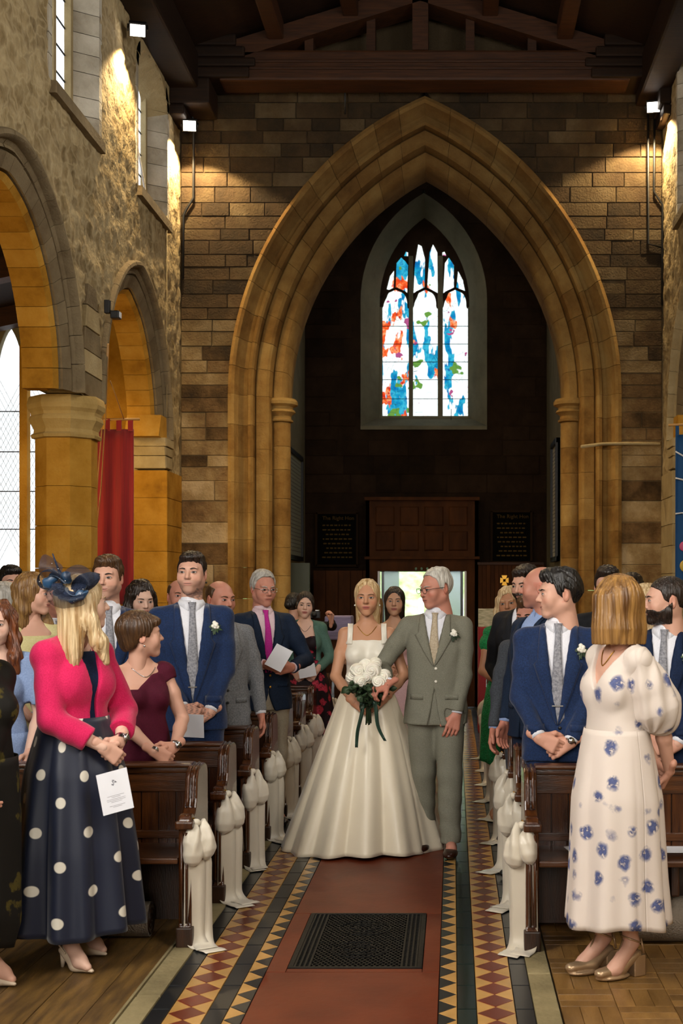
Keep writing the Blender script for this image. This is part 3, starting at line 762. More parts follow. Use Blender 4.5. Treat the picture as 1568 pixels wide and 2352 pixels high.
tops = [[(884,646),(900,651),(901,603),(892,615)], [(905,646),(932,656),(934,590),(927,580),(918,572),(907,585)], [(947,655),(973,642),(974,575),(966,545),(958,541),(950,590)],
        [(979,642),(1004,655),(1003,560),(993,541),(985,560)], [(1017,655),(1042,644),(1042,590),(1030,572),(1021,585)], [(1048,642),(1068,650),(1063,625),(1052,604)]]
for p in tops: trac_holes.append(px_poly(p))
trac_holes.append(px_poly([(925,568),(934,568),(934,560),(929,558)])); trac_holes.append(px_poly([(1015,566),(1024,568),(1020,558),(1015,560)]))
for p in trac_holes: MB().prism(p, gl, 0, .012).build('stained_pane', M['stained'], sw)
# stone tracery: dark backing behind the panes plus moulded mullions and bars in front
bk = MB(); bk.prism(outl(Arch(IW.c, IW.w+.1, IW.rise+.1, IW.zs), zsi-.1)[::-1], gl, -.12, -.004); bk.build('tracery', M['tower'], sw)
mu = MB()
for xa_, xb_ in ((936,946),(1004,1016)): mu.prism(px_poly([(xa_,952),(xb_,952),(xb_,570),(xa_,570)]), gl, 0, .09, .02)
for xa_, xb_ in ((868,874),(1075,1080)): mu.prism(px_poly([(xa_,952),(xb_,952),(xb_,690),(xa_,690)]), gl, 0, .07, .01)
mu.prism(px_poly([(866,962),(1080,962),(1080,947),(866,947)]), gl, 0, .12, .02)
mu.build('mullion', M['plaster'], sw)
for cx_, wd in ((905,31),(975,29),(1045,30)):
    for s_ in (-1, 1):
        MB().tube([gl(X_(cx_+s_*wd*1.15,YB), Z_(668,YB), .03), gl(X_(cx_+s_*wd*.7,YB), Z_(655,YB), .03), gl(X_(cx_,YB), Z_(645,YB), .03)], .02, 6).build('cusp_moulding', M['tower'], sw, True)
sb = MB()
for (a, b) in lights3:
    for yy in (734, 776, 818, 860, 905): sb.box(X_(a,YB), X_(b,YB), YB+.475, YB+.485, Z_(yy,YB)-.004, Z_(yy,YB)+.004)
sb.build('saddle_bar', M['iron'], sw)
MB().tube([gl(X_(1036,YB),Z_(930,YB),.06), gl(X_(1035,YB),Z_(975,YB),.30)], .006, 6).build('pull_cord', M['black'], sw, True)
# ---- wooden lobby around the west door
YL = 18.45
lob = empty('door_lobby', (0,0,0)); T(lob, 'dark panelled wooden porch with eight square panels above the open church door', 'porch')
lx0, lx1 = X_(840,YL), X_(1098,YL); zt_, zm, zo = Z_(1150,YL), Z_(1280,YL), Z_(1312,YL); ox0, ox1 = X_(868,YL), X_(1070,YL)
M['lobby'] = wood('lobby', '#3a1f0b', '#4c2a10', rough=.75, stretch=(3,3,1), spec=.15)
MB().box(lx0, lx1, YL, YL+.06, zm-.0, zt_).build('panel_board', M['lobby'], lob)
MB().box(lx0-.02, lx1+.02, YL-.06, YL+.1, zt_, zt_+.05, .01).box(lx0-.02, lx1+.02, YL-.05, YL+.06, zm-.03, zm+.01, .008).build('cornice', M['lobby'], lob)
for r_ in range(2):
    for c_ in range(4):
        x0 = X_(862+c_*56, YL); x1 = X_(862+c_*56+44, YL); z1 = Z_(1163+r_*57, YL); z0 = Z_(1163+r_*57+45, YL)
        MB().prism([(x0,z0),(x1,z0),(x1,z1),(x0,z1)], lambda u,v,d:(u,YL-d,v), -.01, .022, .018).build('raised_panel', M['lobby'], lob)
MB().box(lx0, ox0, YL, YL+.08, 0, zm).box(ox1, lx1, YL, YL+.08, 0, zm).box(ox0, ox1, YL, YL+.08, zo, zm).build('door_frame', M['lobby'], lob)
MB().box(lx0, lx0+.05, YL, YB, 0, zt_).box(lx1-.05, lx1, YL, YB, 0, zt_).box(lx0,lx1,YL,YB,zt_,zt_+.04).build('lobby_side', M['lobby'], lob)
for q_ in (ox0-.005, ox1-.025): MB().box(q_, q_+.03, YL-.01, YL+.02, 0, zo).build('edge_strip', M['white'], lob)
M['doordk'] = mat('doordk', '#0d1116', rough=.25)
for s_, xx in ((1, ox0+.04), (-1, ox1-.04)):
    d_ = MB().add([(xx,YL+.1,0),(xx+s_*.19,YB+.2,0),(xx+s_*.19+s_*.04,YB+.2,0),(xx+s_*.04,YL+.1,0),(xx,YL+.1,zo),(xx+s_*.19,YB+.2,zo),(xx+s_*.23,YB+.2,zo),(xx+s_*.04,YL+.1,zo)], [(0,1,2,3),(4,7,6,5),(0,4,5,1),(1,5,6,2),(2,6,7,3),(3,7,4,0)])
    dr = d_.build('door_1' if s_ > 0 else 'door_2', M['doordk']); T(dr, kind='structure')
for i, dx in enumerate((-.08, 0, .08)):
    MB().ball((X_(968,YL)+dx, YL-.03, zo+.035), (.016,.016,.02)).build('brass_peg', mat('peg%d'%i, '#7fa88a', rough=.3), lob, True)
# outdoors beyond the door: sunny bank, path and a row of white headstones
M['grass'] = mat('grass', '#7fa04e', rough=.9, col2='#b4cf8c', scale=5, bump=.6, bscale=30)
gnd = MB().box(-6, 6, 19.6, 24, -.05, .0).build('ground_outdoors', mat('pavingout', '#b9b6ae', rough=.9)); T(gnd, kind='structure')
nn = 40
vv = []; ff = []
for i in range(nn+1):
    for j in range(nn+1):
        x = -6+12*i/nn; q = j/nn
        y = 24+q*8; z_ = q*5.2 + .25*mnoise.noise(Vector((x*1.3,q*9,0)))
        vv.append((x, y, z_))
for i in range(nn):
    for j in range(nn): ff.append((i*(nn+1)+j, (i+1)*(nn+1)+j, (i+1)*(nn+1)+j+1, i*(nn+1)+j+1))
bank = mobj('grass_bank', vv, ff, M['grass'], None, True); T(bank, 'sunlit green grass bank outside the open church door', 'grass', kind='stuff')
for i, xx in enumerate((-.62, -.44, -.30, .02, .14)):
    mb = MB().prism([(xx-.055,.85),(xx+.055,.85),(xx+.055,1.46),(xx+.03,1.5),(xx-.03,1.5),(xx-.055,1.46)], lambda u,v,d:(u,25.0-d,v), 0, .06, .01)
    T(mb.build('headstone', M['white']), 'small white headstone outside the doorway, %s from the left' % ('first','second','third','fourth','fifth')[i], 'headstone', 'white headstones seen through the doorway')
# ---- lettered boards, memorial boards and the odd things at the back
def frame_board(name, px0, py0, px1, py1, Y, mb_, mf, label, cat, inset=5, lines=None):
    root = empty(name, (0,0,0)); T(root, label, cat)
    f3 = lambda u,v,d: (u, Y-d, v)
    MB().prism(px_polyY([(px0,py1),(px1,py1),(px1,py0),(px0,py0)], Y), f3, 0, .02).build('board', mb_, root)
    fm_ = MB()
    for q in ([(px0,py1),(px1,py1),(px1,py1-inset),(px0,py1-inset)], [(px0,py0+inset),(px1,py0+inset),(px1,py0),(px0,py0)], [(px0,py1),(px0+inset,py1),(px0+inset,py0),(px0,py0)], [(px1-inset,py1),(px1,py1),(px1,py0),(px1-inset,py0)]):
        fm_.prism(px_polyY(q, Y), f3, .0, .045, .008)
    fm_.build('frame', mf, root)
    return root
def px_polyY(pts, Y): return [(X_(x,Y), Z_(y,Y)) for x, y in pts]
def letters(txt, px, py, hpx, Y, m, parent, name='lettering'):
    cu = bpy.data.curves.new('lettering', 'FONT'); cu.body = txt; cu.size = hpx/FPX*Y*1.35; cu.extrude = .002; cu.align_x = 'CENTER'; cu.resolution_u = 2
    tmp = bpy.data.objects.new('tmp', cu); C.objects.link(tmp)
    dg = bpy.context.evaluated_depsgraph_get(); me = bpy.data.meshes.new_from_object(tmp.evaluated_get(dg)); bpy.data.objects.remove(tmp)
    me.materials.clear(); me.materials.append(m); o = link(name, me, parent); o.location = at(px, py, Y); o.rotation_euler = (R(90), 0, 0); return o
M['gilding'] = mat('gilding', '#54401c', rough=.7, spec=.1)
M['framegold'] = mat('framegold', '#2c1d0c', rough=.8, spec=.1)
for px0, py0, px1, py1, lab in ((724,1176,823,1302,'dark lettered donor board with gilt writing left of the porch'), (1126,1172,1222,1294,'dark lettered donor board with gilt writing right of the porch')):
    b_ = frame_board('lettered_board', px0, py0, px1, py1, YB-.05, M['matt'], M['framegold'], lab, 'board')
    cx = (px0+px1)/2
    for wd_, dx_ in (('The',-24),('Right',2),('Hon',29)): letters(wd_, cx+dx_, py0+18, 9, YB-.08, M['gilding'], b_)
    lm_ = MB(); rs = random.Random(3)
    for k in range(8):
        y_ = py0+29+k*10.5; x = cx-36+rs.random()*12
        while x < cx+30:
            wd = rs.uniform(3,9); lm_.prism(px_polyY([(x,y_+3),(x+wd,y_+3),(x+wd,y_),(x,y_)], YB-.075), lambda u,v,d:(u,YB-.075-d,v), 0, .002); x += wd+3
    T(lm_.build('worn_script_lines', M['gilding'], b_), kind='stuff')
# framed roll boards on the tower side walls
def side_board(xw, sg, y0, y1, z0, z1, mb_, label):
    r_ = empty('roll_board', (0,0,0)); T(r_, label, 'board'); t3 = lambda u,v,d: (xw+sg*d, u, v)
    MB().prism([(y0,z0),(y1,z0),(y1,z1),(y0,z1)], t3, .0, .03).build('panel', mb_, r_)
    f_ = MB()
    for q in ((y0,y1,z0,z0+.06),(y0,y1,z1-.06,z1),(y0,y0+.06,z0,z1),(y1-.06,y1,z0,z1)): f_.prism([(q[0],q[2]),(q[1],q[2]),(q[1],q[3]),(q[0],q[3])], t3, 0, .06, .01)
    f_.build('frame', M['black'], r_)
    ln = MB(); z = z0+.12
    while z < z1-.1: ln.prism([(y0+.1,z),(y1-.1,z),(y1-.1,z+.012),(y0+.1,z+.012)], t3, .03, .0315); z += .05
    T(ln.build('roll_text_lines', mat('rolltext','#6b675c'), r_), kind='stuff')
M['rollp'] = mat('rollp', '#b9b5a4', rough=.6); M['rollg'] = mat('rollg', '#8c907f', rough=.6)
side_board(TXL+.002, 1, 16.5, 18.2, Z_(1285,17), Z_(1030,17), M['rollg'], 'tall black-framed roll board on the left tower wall beside the arch')
side_board(TXR, -1, 16.5, 17.4, Z_(1290,17), Z_(1015,17), M['rollp'], 'tall black-framed pale roll board on the right tower wall beside the arch')
bx = MB().box(TXL+.02, TXL+.30, 16.75, 16.85, 0, Z_(1293,16.8), .01).build('notice_panel', mat('greyboard','#5c6152',rough=.7)); T(bx, 'tall grey-green notice panel standing inside the arch on the left', 'panel')
# vertical-boarded screen right of the door, map board over red cloth, lilac table, gold cross
scr = empty('boarded_screen', (0,0,0)); T(scr, 'dark brown vertical-boarded screen to the right of the porch', 'screen')
Y_ = 18.3; x = X_(1098,Y_)
while x < X_(1245,Y_):
    MB().box(x, x+.055, Y_, Y_+.03, 0, Z_(1297,Y_), .004).build('board', M['lobby'], scr); x += .058
MB().box(X_(1096,Y_), X_(1248,Y_), Y_-.02, Y_+.05, Z_(1297,Y_), Z_(1294,Y_)+.015).build('rail', M['beam'], scr)
scl = empty('boarded_screen', (0,0,0)); T(scl, 'dark brown wooden panelling to the left of the porch under the lettered board', 'panelling')
x = X_(716,Y_)
while x < X_(838,Y_):
    MB().box(x, x+.17, Y_+.2, Y_+.23, 0, Z_(1310,Y_), .006).build('board', M['lobby'], scl); x += .175
M['map'] = mat('map', '#cfc6a8', rough=.7, col2='#8f8a6a', scale=14, stretch=(1,1,5))
M['redcloth'] = mat('redcloth', '#8e2a30', rough=.9)
tbl = empty('display_table', (0,0,0)); T(tbl, 'table with red cloth and a cream map board behind the green-dressed woman', 'table')
MB().box(X_(1098,15), X_(1200,15), 15.0, 15.5, .0, Z_(1440,15), .02).build('red_cloth', M['redcloth'], tbl)
MB().box(X_(1098,15), X_(1205,15), 15.02, 15.06, Z_(1440,15), Z_(1398,15), .004).build('map_board', M['map'], tbl)
lt = empty('side_table', (0,0,0)); T(lt, 'table under a lilac cloth to the left behind the bride', 'table')
MB().box(X_(745,14), X_(806,14), 14, 14.4, Z_(1470,14), Z_(1415,14), .02).build('cloth', mat('lilac', '#8f85a6', rough=.9, var=.3, scale=5, stretch=(1,1,10)), lt)
MB().box(X_(748,14), X_(804,14), 14.02, 14.38, 0, Z_(1470,14)).build('cabinet', M['lobby'], lt)
cr_ = empty('processional_cross', (0,0,0)); T(cr_, 'gold processional cross on a pole behind the woman in green', 'cross')
Yc = 14.2; MB().tube([Vector((at(1158,1560,Yc).x, Yc, 0)), at(1158,1352,Yc)], .012, 8).build('pole', M['gilt'], cr_, True)
cm = MB()
for (dx, dz) in ((0,1),(0,-1),(1,0),(-1,0)):
    c_ = at(1158,1333,Yc)
    if dx: P5 = [(c_.x,c_.z-.012),(c_.x+dx*.045,c_.z-.03),(c_.x+dx*.045,c_.z+.03),(c_.x,c_.z+.012)]
    else: P5 = [(c_.x-.012,c_.z),(c_.x-.03,c_.z+dz*.055),(c_.x+.03,c_.z+dz*.055),(c_.x+.012,c_.z)]
    cm.prism(P5, lambda u,v,d:(u,Yc-d,v), -.01, .012)
cm.build('cross_head', M['gilt'], cr_); MB().ball(at(1158,1353,Yc), .018).build('knop', M['gilt'], cr_, True)
# ---- roof: boards, purlins, truss against the west wall
cxn = (XL+XR)/2; slope = .31; ze = 7.78; zr = ze+slope*(cxn-XL)
ceiling = MB().add([(XL-.5,-6,ze-.155),(cxn,-6,zr),(XR+.5,-6,ze-.155),(XL-.5,YW+.9,ze-.155),(cxn,YW+.9,zr),(XR+.5,YW+.9,ze-.155),(XL-.5,-6,ze+.3),(cxn,-6,zr+.4),(XR+.5,-6,ze+.3),(XL-.5,YW+.9,ze+.3),(cxn,YW+.9,zr+.4),(XR+.5,YW+.9,ze+.3)],
    [(0,1,4,3),(1,2,5,4),(6,9,10,7),(7,10,11,8),(0,6,7,1),(1,7,8,2),(3,4,10,9),(4,5,11,10),(0,3,9,6),(2,8,11,5)]).build('ceiling', M['roofwood']); T(ceiling, kind='structure')
tie = empty('trim_1', (0,0,0)); T(tie, kind='structure')
yt0, yt1 = 14.95, 15.35
zb0, zb1 = Z_(188,15.0), Z_(118,15.0)
MB().box(XL+.55, XR-.45, yt0, yt1, zb0, zb1, .03).build('tie_beam', M['beam'], tie)
for zz in (zb0+.12, zb0+.2): MB().box(XL+.9, XR-.8, yt0-.02, yt0+.02, zz, zz+.035, .008).build('beam_moulding', M['beam'], tie)
for s_, xw in ((1, XL), (-1, XR)):
    for (dx, z0, z1) in ((.90, zb0+.02, zb0+.14), (.97, zb0+.145, zb0+.25), (.85, zb0+.255, zb0+.38), (.75, zb0+.385, zb0+.52), (.45 if s_ > 0 else .12, zb0-.28, zb0+.015), (.16 if s_ > 0 else .08, zb0-.40, zb0-.285)):
        a, b = sorted((xw-s_*.02, xw+s_*dx)); MB().box(a, b, yt0-.05, yt1+.1, z0, z1, .025).build('bracket_timber', M['roofwood'], tie)
    # principal rafters
    a = Vector((xw+s_*.6, 0, ze+.13)); b = Vector((cxn, 0, zr-.05))
    mb = MB(); n_ = Vector((0,0,.2))
    mb.add([(a.x,yt0,a.z-.22),(a.x,yt1,a.z-.22),(a.x,yt1,a.z),(a.x,yt0,a.z),(b.x,yt0,b.z-.22),(b.x,yt1,b.z-.22),(b.x,yt1,b.z),(b.x,yt0,b.z)], [(0,1,2,3),(4,7,6,5),(0,4,5,1),(1,5,6,2),(2,6,7,3),(3,7,4,0)])
    mb.build('principal_rafter', M['beam'], tie)
    for f_ in (.42, .72): 
        xx = xw+s_*f_*(cxn-XL) ; zz = ze-.155*0+slope*f_*(cxn-XL)
        MB().box(xx-.09, xx+.09, 3, YW, zz-.2, zz+.02, .02).build('purlin', M['beam'], tie)
    for f_ in (.55, .8):
        xx = xw+s_*f_*(cxn-XL); MB().box(xx-.05, xx+.05, yt0+.1, yt1-.1, zb1, ze+slope*f_*(cxn-XL)).build('strut', M['beam'], tie)
    MB().box(min(xw,xw+s_*.3)-.02, max(xw,xw+s_*.3)+.02, 3, YW, 7.38, 7.8, .03).build('wall_plate', M['roofwood'], tie)
MB().box(cxn-.09, cxn+.09, yt0, yt1, zb1, zr).build('king_post', M['beam'], tie)
MB().box(cxn-.12, cxn+.12, 3, YW, zr-.25, zr, .02).build('ridge_beam', M['beam'], tie)
# ---- floodlights
lampface = emis('lampface', '#fff6ea', 14)
def flood(px, py, Y, aim, power, label, sp=130, blend=.35, col=WARM, off=(0,0,0)):
    c_ = at(px, py, Y); r_ = empty('floodlight', c_); T(r_, label, 'light')
    q = (Vector((-.4+c_.x*.55, 8.5, 3.2))-c_).to_track_quat('-Z', 'Y'); r_.rotation_mode = 'QUATERNION'; r_.rotation_quaternion = q
    MB().box(-.085,.085,-.07,.07,.0,.07,.01).build('housing', M['black'], r_)
    MB().box(-.07,.07,-.055,.055,-.004,.002).build('lamp_glass', lampface, r_)
    MB().box(-.1,-.087,-.015,.015,-.0,.12).box(.087,.1,-.015,.015,0,.12).box(-.1,.1,-.015,.015,.11,.125).build('bracket', M['black'], r_)
    d_ = (Vector(aim)-c_).normalized()
    spot('floodlight_beam', c_+d_*.12+Vector(off), Vector(aim)+Vector(off), power, col, sp, blend, .04)
flood(435, 289, 15.12, (-2.95, 14.8, 0), 300, 'white floodlight in the left corner under the roof beam', 128, .25)
flood(1500, 246, 15.12, (2.2, 14.8, 0), 300, 'white floodlight in the right corner under the roof beam', 128, .25)
flood(316, 70, 12.75, (-2.7, 13.0, 0), 240, 'white floodlight high on the left wall beside the clerestory window', 120)
# lamps of the left aisle, out of sight behind the arcade: golden soffits
for (p_, tg, pw) in (((-5.4, 8.6, 2.2), (-3.5, 11.0, 3.9), 130), ((-5.0, 11.9, 2.0), (-3.5, 14.3, 3.8), 110), ((-4.4, 13.6, 3.6), (-3.9, 15.5, 2.4), 60)):
    spot('aisle_lamp', p_, tg, pw, (1.0,.66,.26), 110, .8, .15)
spot('aisle_lamp', (4.6, 12.6, 3.0), (2.6, 14.8, 3.0), 90, (1.0,.75,.45), 110, .8, .15)
sf = empty('spotlight', at(248,715,11.9)); T(sf, 'small black spotlight on a bracket above the pillar capital', 'light')
MB().box(-.03,.02,-.03,.03,-.02,.10,.006).tube([(0,0,.05),(.05,-.03,-.05)], .012).build('bracket', M['black'], sf)
MB().box(.03,.11,-.05,.05,-.07,.0,.01).build('housing', M['black'], sf); MB().box(.1,.116,-.03,.03,-.06,-.01).build('lens', M['white'], sf)
# ---- banners
def banner(name, x0, x1, zt, zb, Y, col, tabs, label, tilt=.0):
    r_ = empty(name, (0,0,0)); T(r_, label, 'banner')
    rows = []; nx_ = 28
    for j in range(14):
        q = j/13; row = []
        for i in range(nx_+1):
            s_ = i/nx_; x = x0+(x1-x0)*s_
            row.append((x, Y+.02*math.sin(s_*15+1.2*q)*(.4+.6*q)+tilt*s_, zt-.08+(zb-zt+.08)*q + tilt*.2*s_))
        rows.append(row)
    MB().strip(rows).build('cloth', col, r_, True, solid=.006)
    for k in range(tabs):
        s0 = k/(tabs-1)*.86; xa = x0+(x1-x0)*s0; xb = xa+(x1-x0)*.13
        MB().box(xa, xb, Y-.006+tilt*s0, Y+.006+tilt*s0, zt-.09, zt+.03).build('tab', col, r_)
    MB().tube([(x0-.07,Y,zt+.015),(x1+.06,Y+tilt,zt+.03)], .013).build('pole', M['pale_wood'], r_, True)
    return r_
M['pale_wood'] = mat('pale_wood', '#b98a4c', rough=.5)
Yb = 13.0
bn = banner('red_banner', X_(214,Yb), X_(304,Yb), Z_(968,Yb), 1.5, Yb, mat('redvelvet', '#95060f', rough=.8, sheen=.4, var=.3, stretch=(8,1,.3)), 4, 'deep red velvet banner hanging from a pole in the left arch', .05)
cable('banner_rope', [at(247,790,11.95), at(236,960,12.4), at(218,1180,12.6), at(213,1300,12.6)], .006, M['rope'] if 'rope' in M else M['pale_wood'], 'left cord of the red banner running down from the spotlight', 'rope')
cable('banner_rope', [at(249,790,11.95), at(244,930,12.4), at(232,1120,12.6), at(216,1270,12.6)], .006, M['pale_wood'], 'second cord of the red banner with a knot near its top', 'rope')
cable('banner_rope', [at(253,875,12.2), at(266,910,12.6), at(284,962,12.95)], .006, M['pale_wood'], 'short slanting cord tied to the red banner pole', 'rope')
bb = banner('blue_banner', X_(1551,13.2), X_(1610,13.2), Z_(980,13.2), 1.55, 13.2, mat('bluecloth', '#0f4a7c', rough=.8), 4, 'blue banner with white lines at the right edge of the picture', 0)
wm = MB()
for k, zz in enumerate((1037, 1098, 1180)): wm.tube([at(1551,zz,13.14), at(1568,zz+10-6*k,13.14), at(1590,zz+30,13.14)], .008)
wm.build('white_line', M['white'], bb, True)
MB().ball(at(1570,1255,13.13), (.045,.02,.05)).build('pink_motif', mat('pinkm','#d55a8a'), bb, True); MB().ball(at(1572,1300,13.13), (.05,.02,.06)).build('yellow_motif', mat('yelm','#d9b64a'), bb, True)
# ================================================================== PEOPLE: implicit-surface toolkit
f32 = np.float32
class Sdf:
    def __init__(s): s.p = []
    def add(s, lo, hi, fn, k=.02, op='u'): s.p.append((np.array(lo,float), np.array(hi,float), fn, k, op)); return s
    def cone(s, a, b, ra, rb=None, k=.02, op='u', sq=None):
        rb = ra if rb is None else rb; a = np.array(a,float); b = np.array(b,float); ba = b-a; L2 = max(float(ba@ba),1e-9); m = max(ra,rb)
        def fn(x,y,z):
            px, py, pz = x-a[0], y-a[1], z-a[2]
            t = np.clip((px*ba[0]+py*ba[1]+pz*ba[2])/L2, 0, 1)
            dx, dy, dz = px-t*ba[0], py-t*ba[1], pz-t*ba[2]
            if sq: dx = dx*sq[0]; dy = dy*sq[1]; dz = dz*sq[2]
            return np.sqrt(dx*dx+dy*dy+dz*dz)-(ra+(rb-ra)*t)
        mm = m*(1/min(sq) if sq else 1)
        return s.add(np.minimum(a,b)-mm, np.maximum(a,b)+mm, fn, k, op)
    def chain(s, pts, rs, k=.015, op='u'):
        for i in range(len(pts)-1): s.cone(pts[i], pts[i+1], rs[i], rs[i+1], k, op)
        return s
    def ell(s, c, r, k=.02, op='u', rz=0, rx=0):
        c = np.array(c,float); r = np.array(r,float); cz, sz = math.cos(rz), math.sin(rz); cx, sx = math.cos(rx), math.sin(rx)
        def fn(x,y,z):
            X, Y, Z = x-c[0], y-c[1], z-c[2]
            if rz: X, Y = cz*X+sz*Y, -sz*X+cz*Y
            if rx: Y, Z = cx*Y+sx*Z, -sx*Y+cx*Z
            k0 = np.sqrt((X/r[0])**2+(Y/r[1])**2+(Z/r[2])**2); k1 = np.sqrt((X/r[0]**2)**2+(Y/r[1]**2)**2+(Z/r[2]**2)**2)+1e-6
            return k0*(k0-1)/k1
        m = float(r.max()) if (rz or rx) else r
        return s.add(c-m, c+m, fn, k, op)
    def loft(s, zs, a, b, cx=0, cy=0, n=2.4, k=.02, op='u', fold=None):
        zs = np.array(zs,float); o = np.argsort(zs); zs = zs[o]; 
        g = lambda q: np.array(q if hasattr(q,'__len__') else [q]*len(zs), float)[o]
        a, b, cx, cy = g(a), g(b), g(cx), g(cy)
        def fn(x,y,z):
            zz = z.ravel(); A = np.interp(zz,zs,a).astype(f32)[None,None,:]; B = np.interp(zz,zs,b).astype(f32)[None,None,:]
            X = (x-np.interp(zz,zs,cx).astype(f32)[None,None,:])/A; Y = (y-np.interp(zz,zs,cy).astype(f32)[None,None,:])/B
            q = (np.abs(X)**n+np.abs(Y)**n)**(1/n)
            if fold is not None: q = q/(1+fold(np.arctan2(Y,X), z))
            d = (q-1)*np.minimum(A,B)
            return np.maximum(d, np.maximum(zs[0]-z, z-zs[-1]))
        mA, mB = a.max()*1.2+np.abs(cx).max(), b.max()*1.2+np.abs(cy).max()
        return s.add((-mA,-mB,zs[0]), (mA,mB,zs[-1]), fn, k, op)
    def cut(s, lo, hi, fn, k=.006): return s.add(lo, hi, fn, k, 's')
    def keep(s, fn): return s.add((-9,)*3, (9,)*3, fn, .004, 'i')
    def warp(s, fn): return s.add((-9,)*3, (9,)*3, fn, 0, 'd')
    def mesh(s, h):
        us = [q for q in s.p if q[4] == 'u']
        lo = np.min([q[0] for q in us],0)-2.5*h; hi = np.max([q[1] for q in us],0)+2.5*h
        n = np.ceil((hi-lo)/h).astype(int)+1
        ax = [(lo[i]+h*np.arange(n[i])).astype(f32) for i in range(3)]
        d = np.full(n, .3, f32)
        for plo, phi, fn, k, op in s.p:
            pad = k+2.5*h
            i0 = np.clip(np.floor((plo-pad-lo)/h).astype(int),0,n); i1 = np.clip(np.ceil((phi+pad-lo)/h).astype(int)+1,0,n)
            if (i1 <= i0).any(): continue
            sl = tuple(slice(i0[i],i1[i]) for i in range(3))
            x = ax[0][sl[0]][:,None,None]; y = ax[1][sl[1]][None,:,None]; z = ax[2][sl[2]][None,None,:]
            v = fn(x,y,z); c = d[sl]
            if op == 'd': d[sl] = c+v; continue
            if op == 'u':
                t = np.clip(.5+.5*(c-v)/k,0,1); d[sl] = c+(v-c)*t-k*t*(1-t)
            else:
                w_ = -v if op == 's' else v
                t = np.clip(.5-.5*(c-w_)/k,0,1); d[sl] = c+(w_-c)*t+k*t*(1-t)
        return nets(d, lo, h)
CORN = np.array([[0,0,0],[1,0,0],[0,1,0],[1,1,0],[0,0,1],[1,0,1],[0,1,1],[1,1,1]])
EDG = [(0,1),(2,3),(4,5),(6,7),(0,2),(1,3),(4,6),(5,7),(0,4),(1,5),(2,6),(3,7)]
def nets(d, lo, h):
    ins = d < 0; nx,ny,nz = d.shape
    cnt = np.zeros((nx-1,ny-1,nz-1), np.int8)
    for a,b,c in CORN: cnt += ins[a:nx-1+a, b:ny-1+b, c:nz-1+c]
    mask = (cnt>0)&(cnt<8); I = np.argwhere(mask)
    if len(I) == 0: return np.zeros((0,3)), np.zeros((0,4),int)
    idx = np.full(mask.shape, -1, np.int64); idx[mask] = np.arange(len(I))
    cv = np.stack([d[I[:,0]+a, I[:,1]+b, I[:,2]+c] for a,b,c in CORN],1)
    acc = np.zeros((len(I),3)); num = np.zeros(len(I))
    for a,b in EDG:
        va, vb = cv[:,a], cv[:,b]; m = (va<0)!=(vb<0)
        t = np.where(m, va/(va-vb+1e-12), 0)[:,None]
        acc += np.where(m[:,None], CORN[a]+(CORN[b]-CORN[a])*t, 0); num += m
    V = (I+acc/num[:,None])*h+lo
    Fs = []
    for axs in range(3):
        a1 = [slice(None)]*3; b1 = [slice(None)]*3; a1[axs] = slice(0,-1); b1[axs] = slice(1,None)
        A, B = ins[tuple(a1)], ins[tuple(b1)]; E = np.argwhere(A!=B)
        u, w_ = (axs+1)%3, (axs+2)%3
        ok = (E[:,u]>0)&(E[:,w_]>0)&(E[:,u]<d.shape[u]-1)&(E[:,w_]<d.shape[w_]-1); E = E[ok]
        if not len(E): continue
        def cell(du,dw):
            q = E.copy(); q[:,u] -= du; q[:,w_] -= dw; return idx[q[:,0],q[:,1],q[:,2]]
        Q = np.stack([cell(1,1),cell(0,1),cell(0,0),cell(1,0)],1)
        fl = ~A[E[:,0],E[:,1],E[:,2]]
        Q[fl] = Q[fl][:,::-1]; Fs.append(Q)
    return V, np.concatenate(Fs)
def npmesh(name, V, F, m, parent=None, smooth=True, col=None, uv=None):
    me = bpy.data.meshes.new(name); V = np.asarray(V, np.float32); F = np.asarray(F, np.int32)
    me.vertices.add(len(V)); me.vertices.foreach_set('co', V.ravel())
    k = F.shape[1]; me.loops.add(F.size); me.loops.foreach_set('vertex_index', F.ravel())
    me.polygons.add(len(F)); me.polygons.foreach_set('loop_start', np.arange(0,F.size,k,dtype=np.int32))
    try: me.polygons.foreach_set('loop_total', np.full(len(F),k,np.int32))
    except Exception: pass
    if smooth: me.polygons.foreach_set('use_smooth', np.ones(len(F),bool))
    if col is not None:
        at_ = me.color_attributes.new('Col','FLOAT_COLOR','POINT'); at_.data.foreach_set('color', np.concatenate([col, np.ones((len(V),1))],1).astype(np.float32).ravel())
    if uv is not None:
        ul = me.uv_layers.new(name='UVMap'); ul.data.foreach_set('uv', np.asarray(uv,np.float32)[F.ravel()].ravel())
    me.update(calc_edges=True); me.validate()
    if m is not None: me.materials.append(m)
    return link(name, me, parent)
def sdf_obj(s, h, name, m, parent=None, **k):
    V, F = s.mesh(h); return npmesh(name, V, F, m, parent, **k)
def bvh(V, F): return BVHTree.FromPolygons([tuple(v) for v in V.tolist()], F.tolist())
def rotz(a): c, s_ = math.cos(a), math.sin(a); return np.array([[c,-s_,0],[s_,c,0],[0,0,1]])
def rotx(a): c, s_ = math.cos(a), math.sin(a); return np.array([[1,0,0],[0,c,-s_],[0,s_,c]])
def roty(a): c, s_ = math.cos(a), math.sin(a); return np.array([[c,0,s_],[0,1,0],[-s_,0,c]])
def wob(x,y,z,fr,ph=0): return (np.sin(x*fr+1.7*np.sin(y*fr*.7+ph))*np.sin(z*fr*.8+1.3*np.sin(x*fr*.5+ph*2))+.6*np.sin(y*fr*1.3+z*fr*.6+ph))/1.6
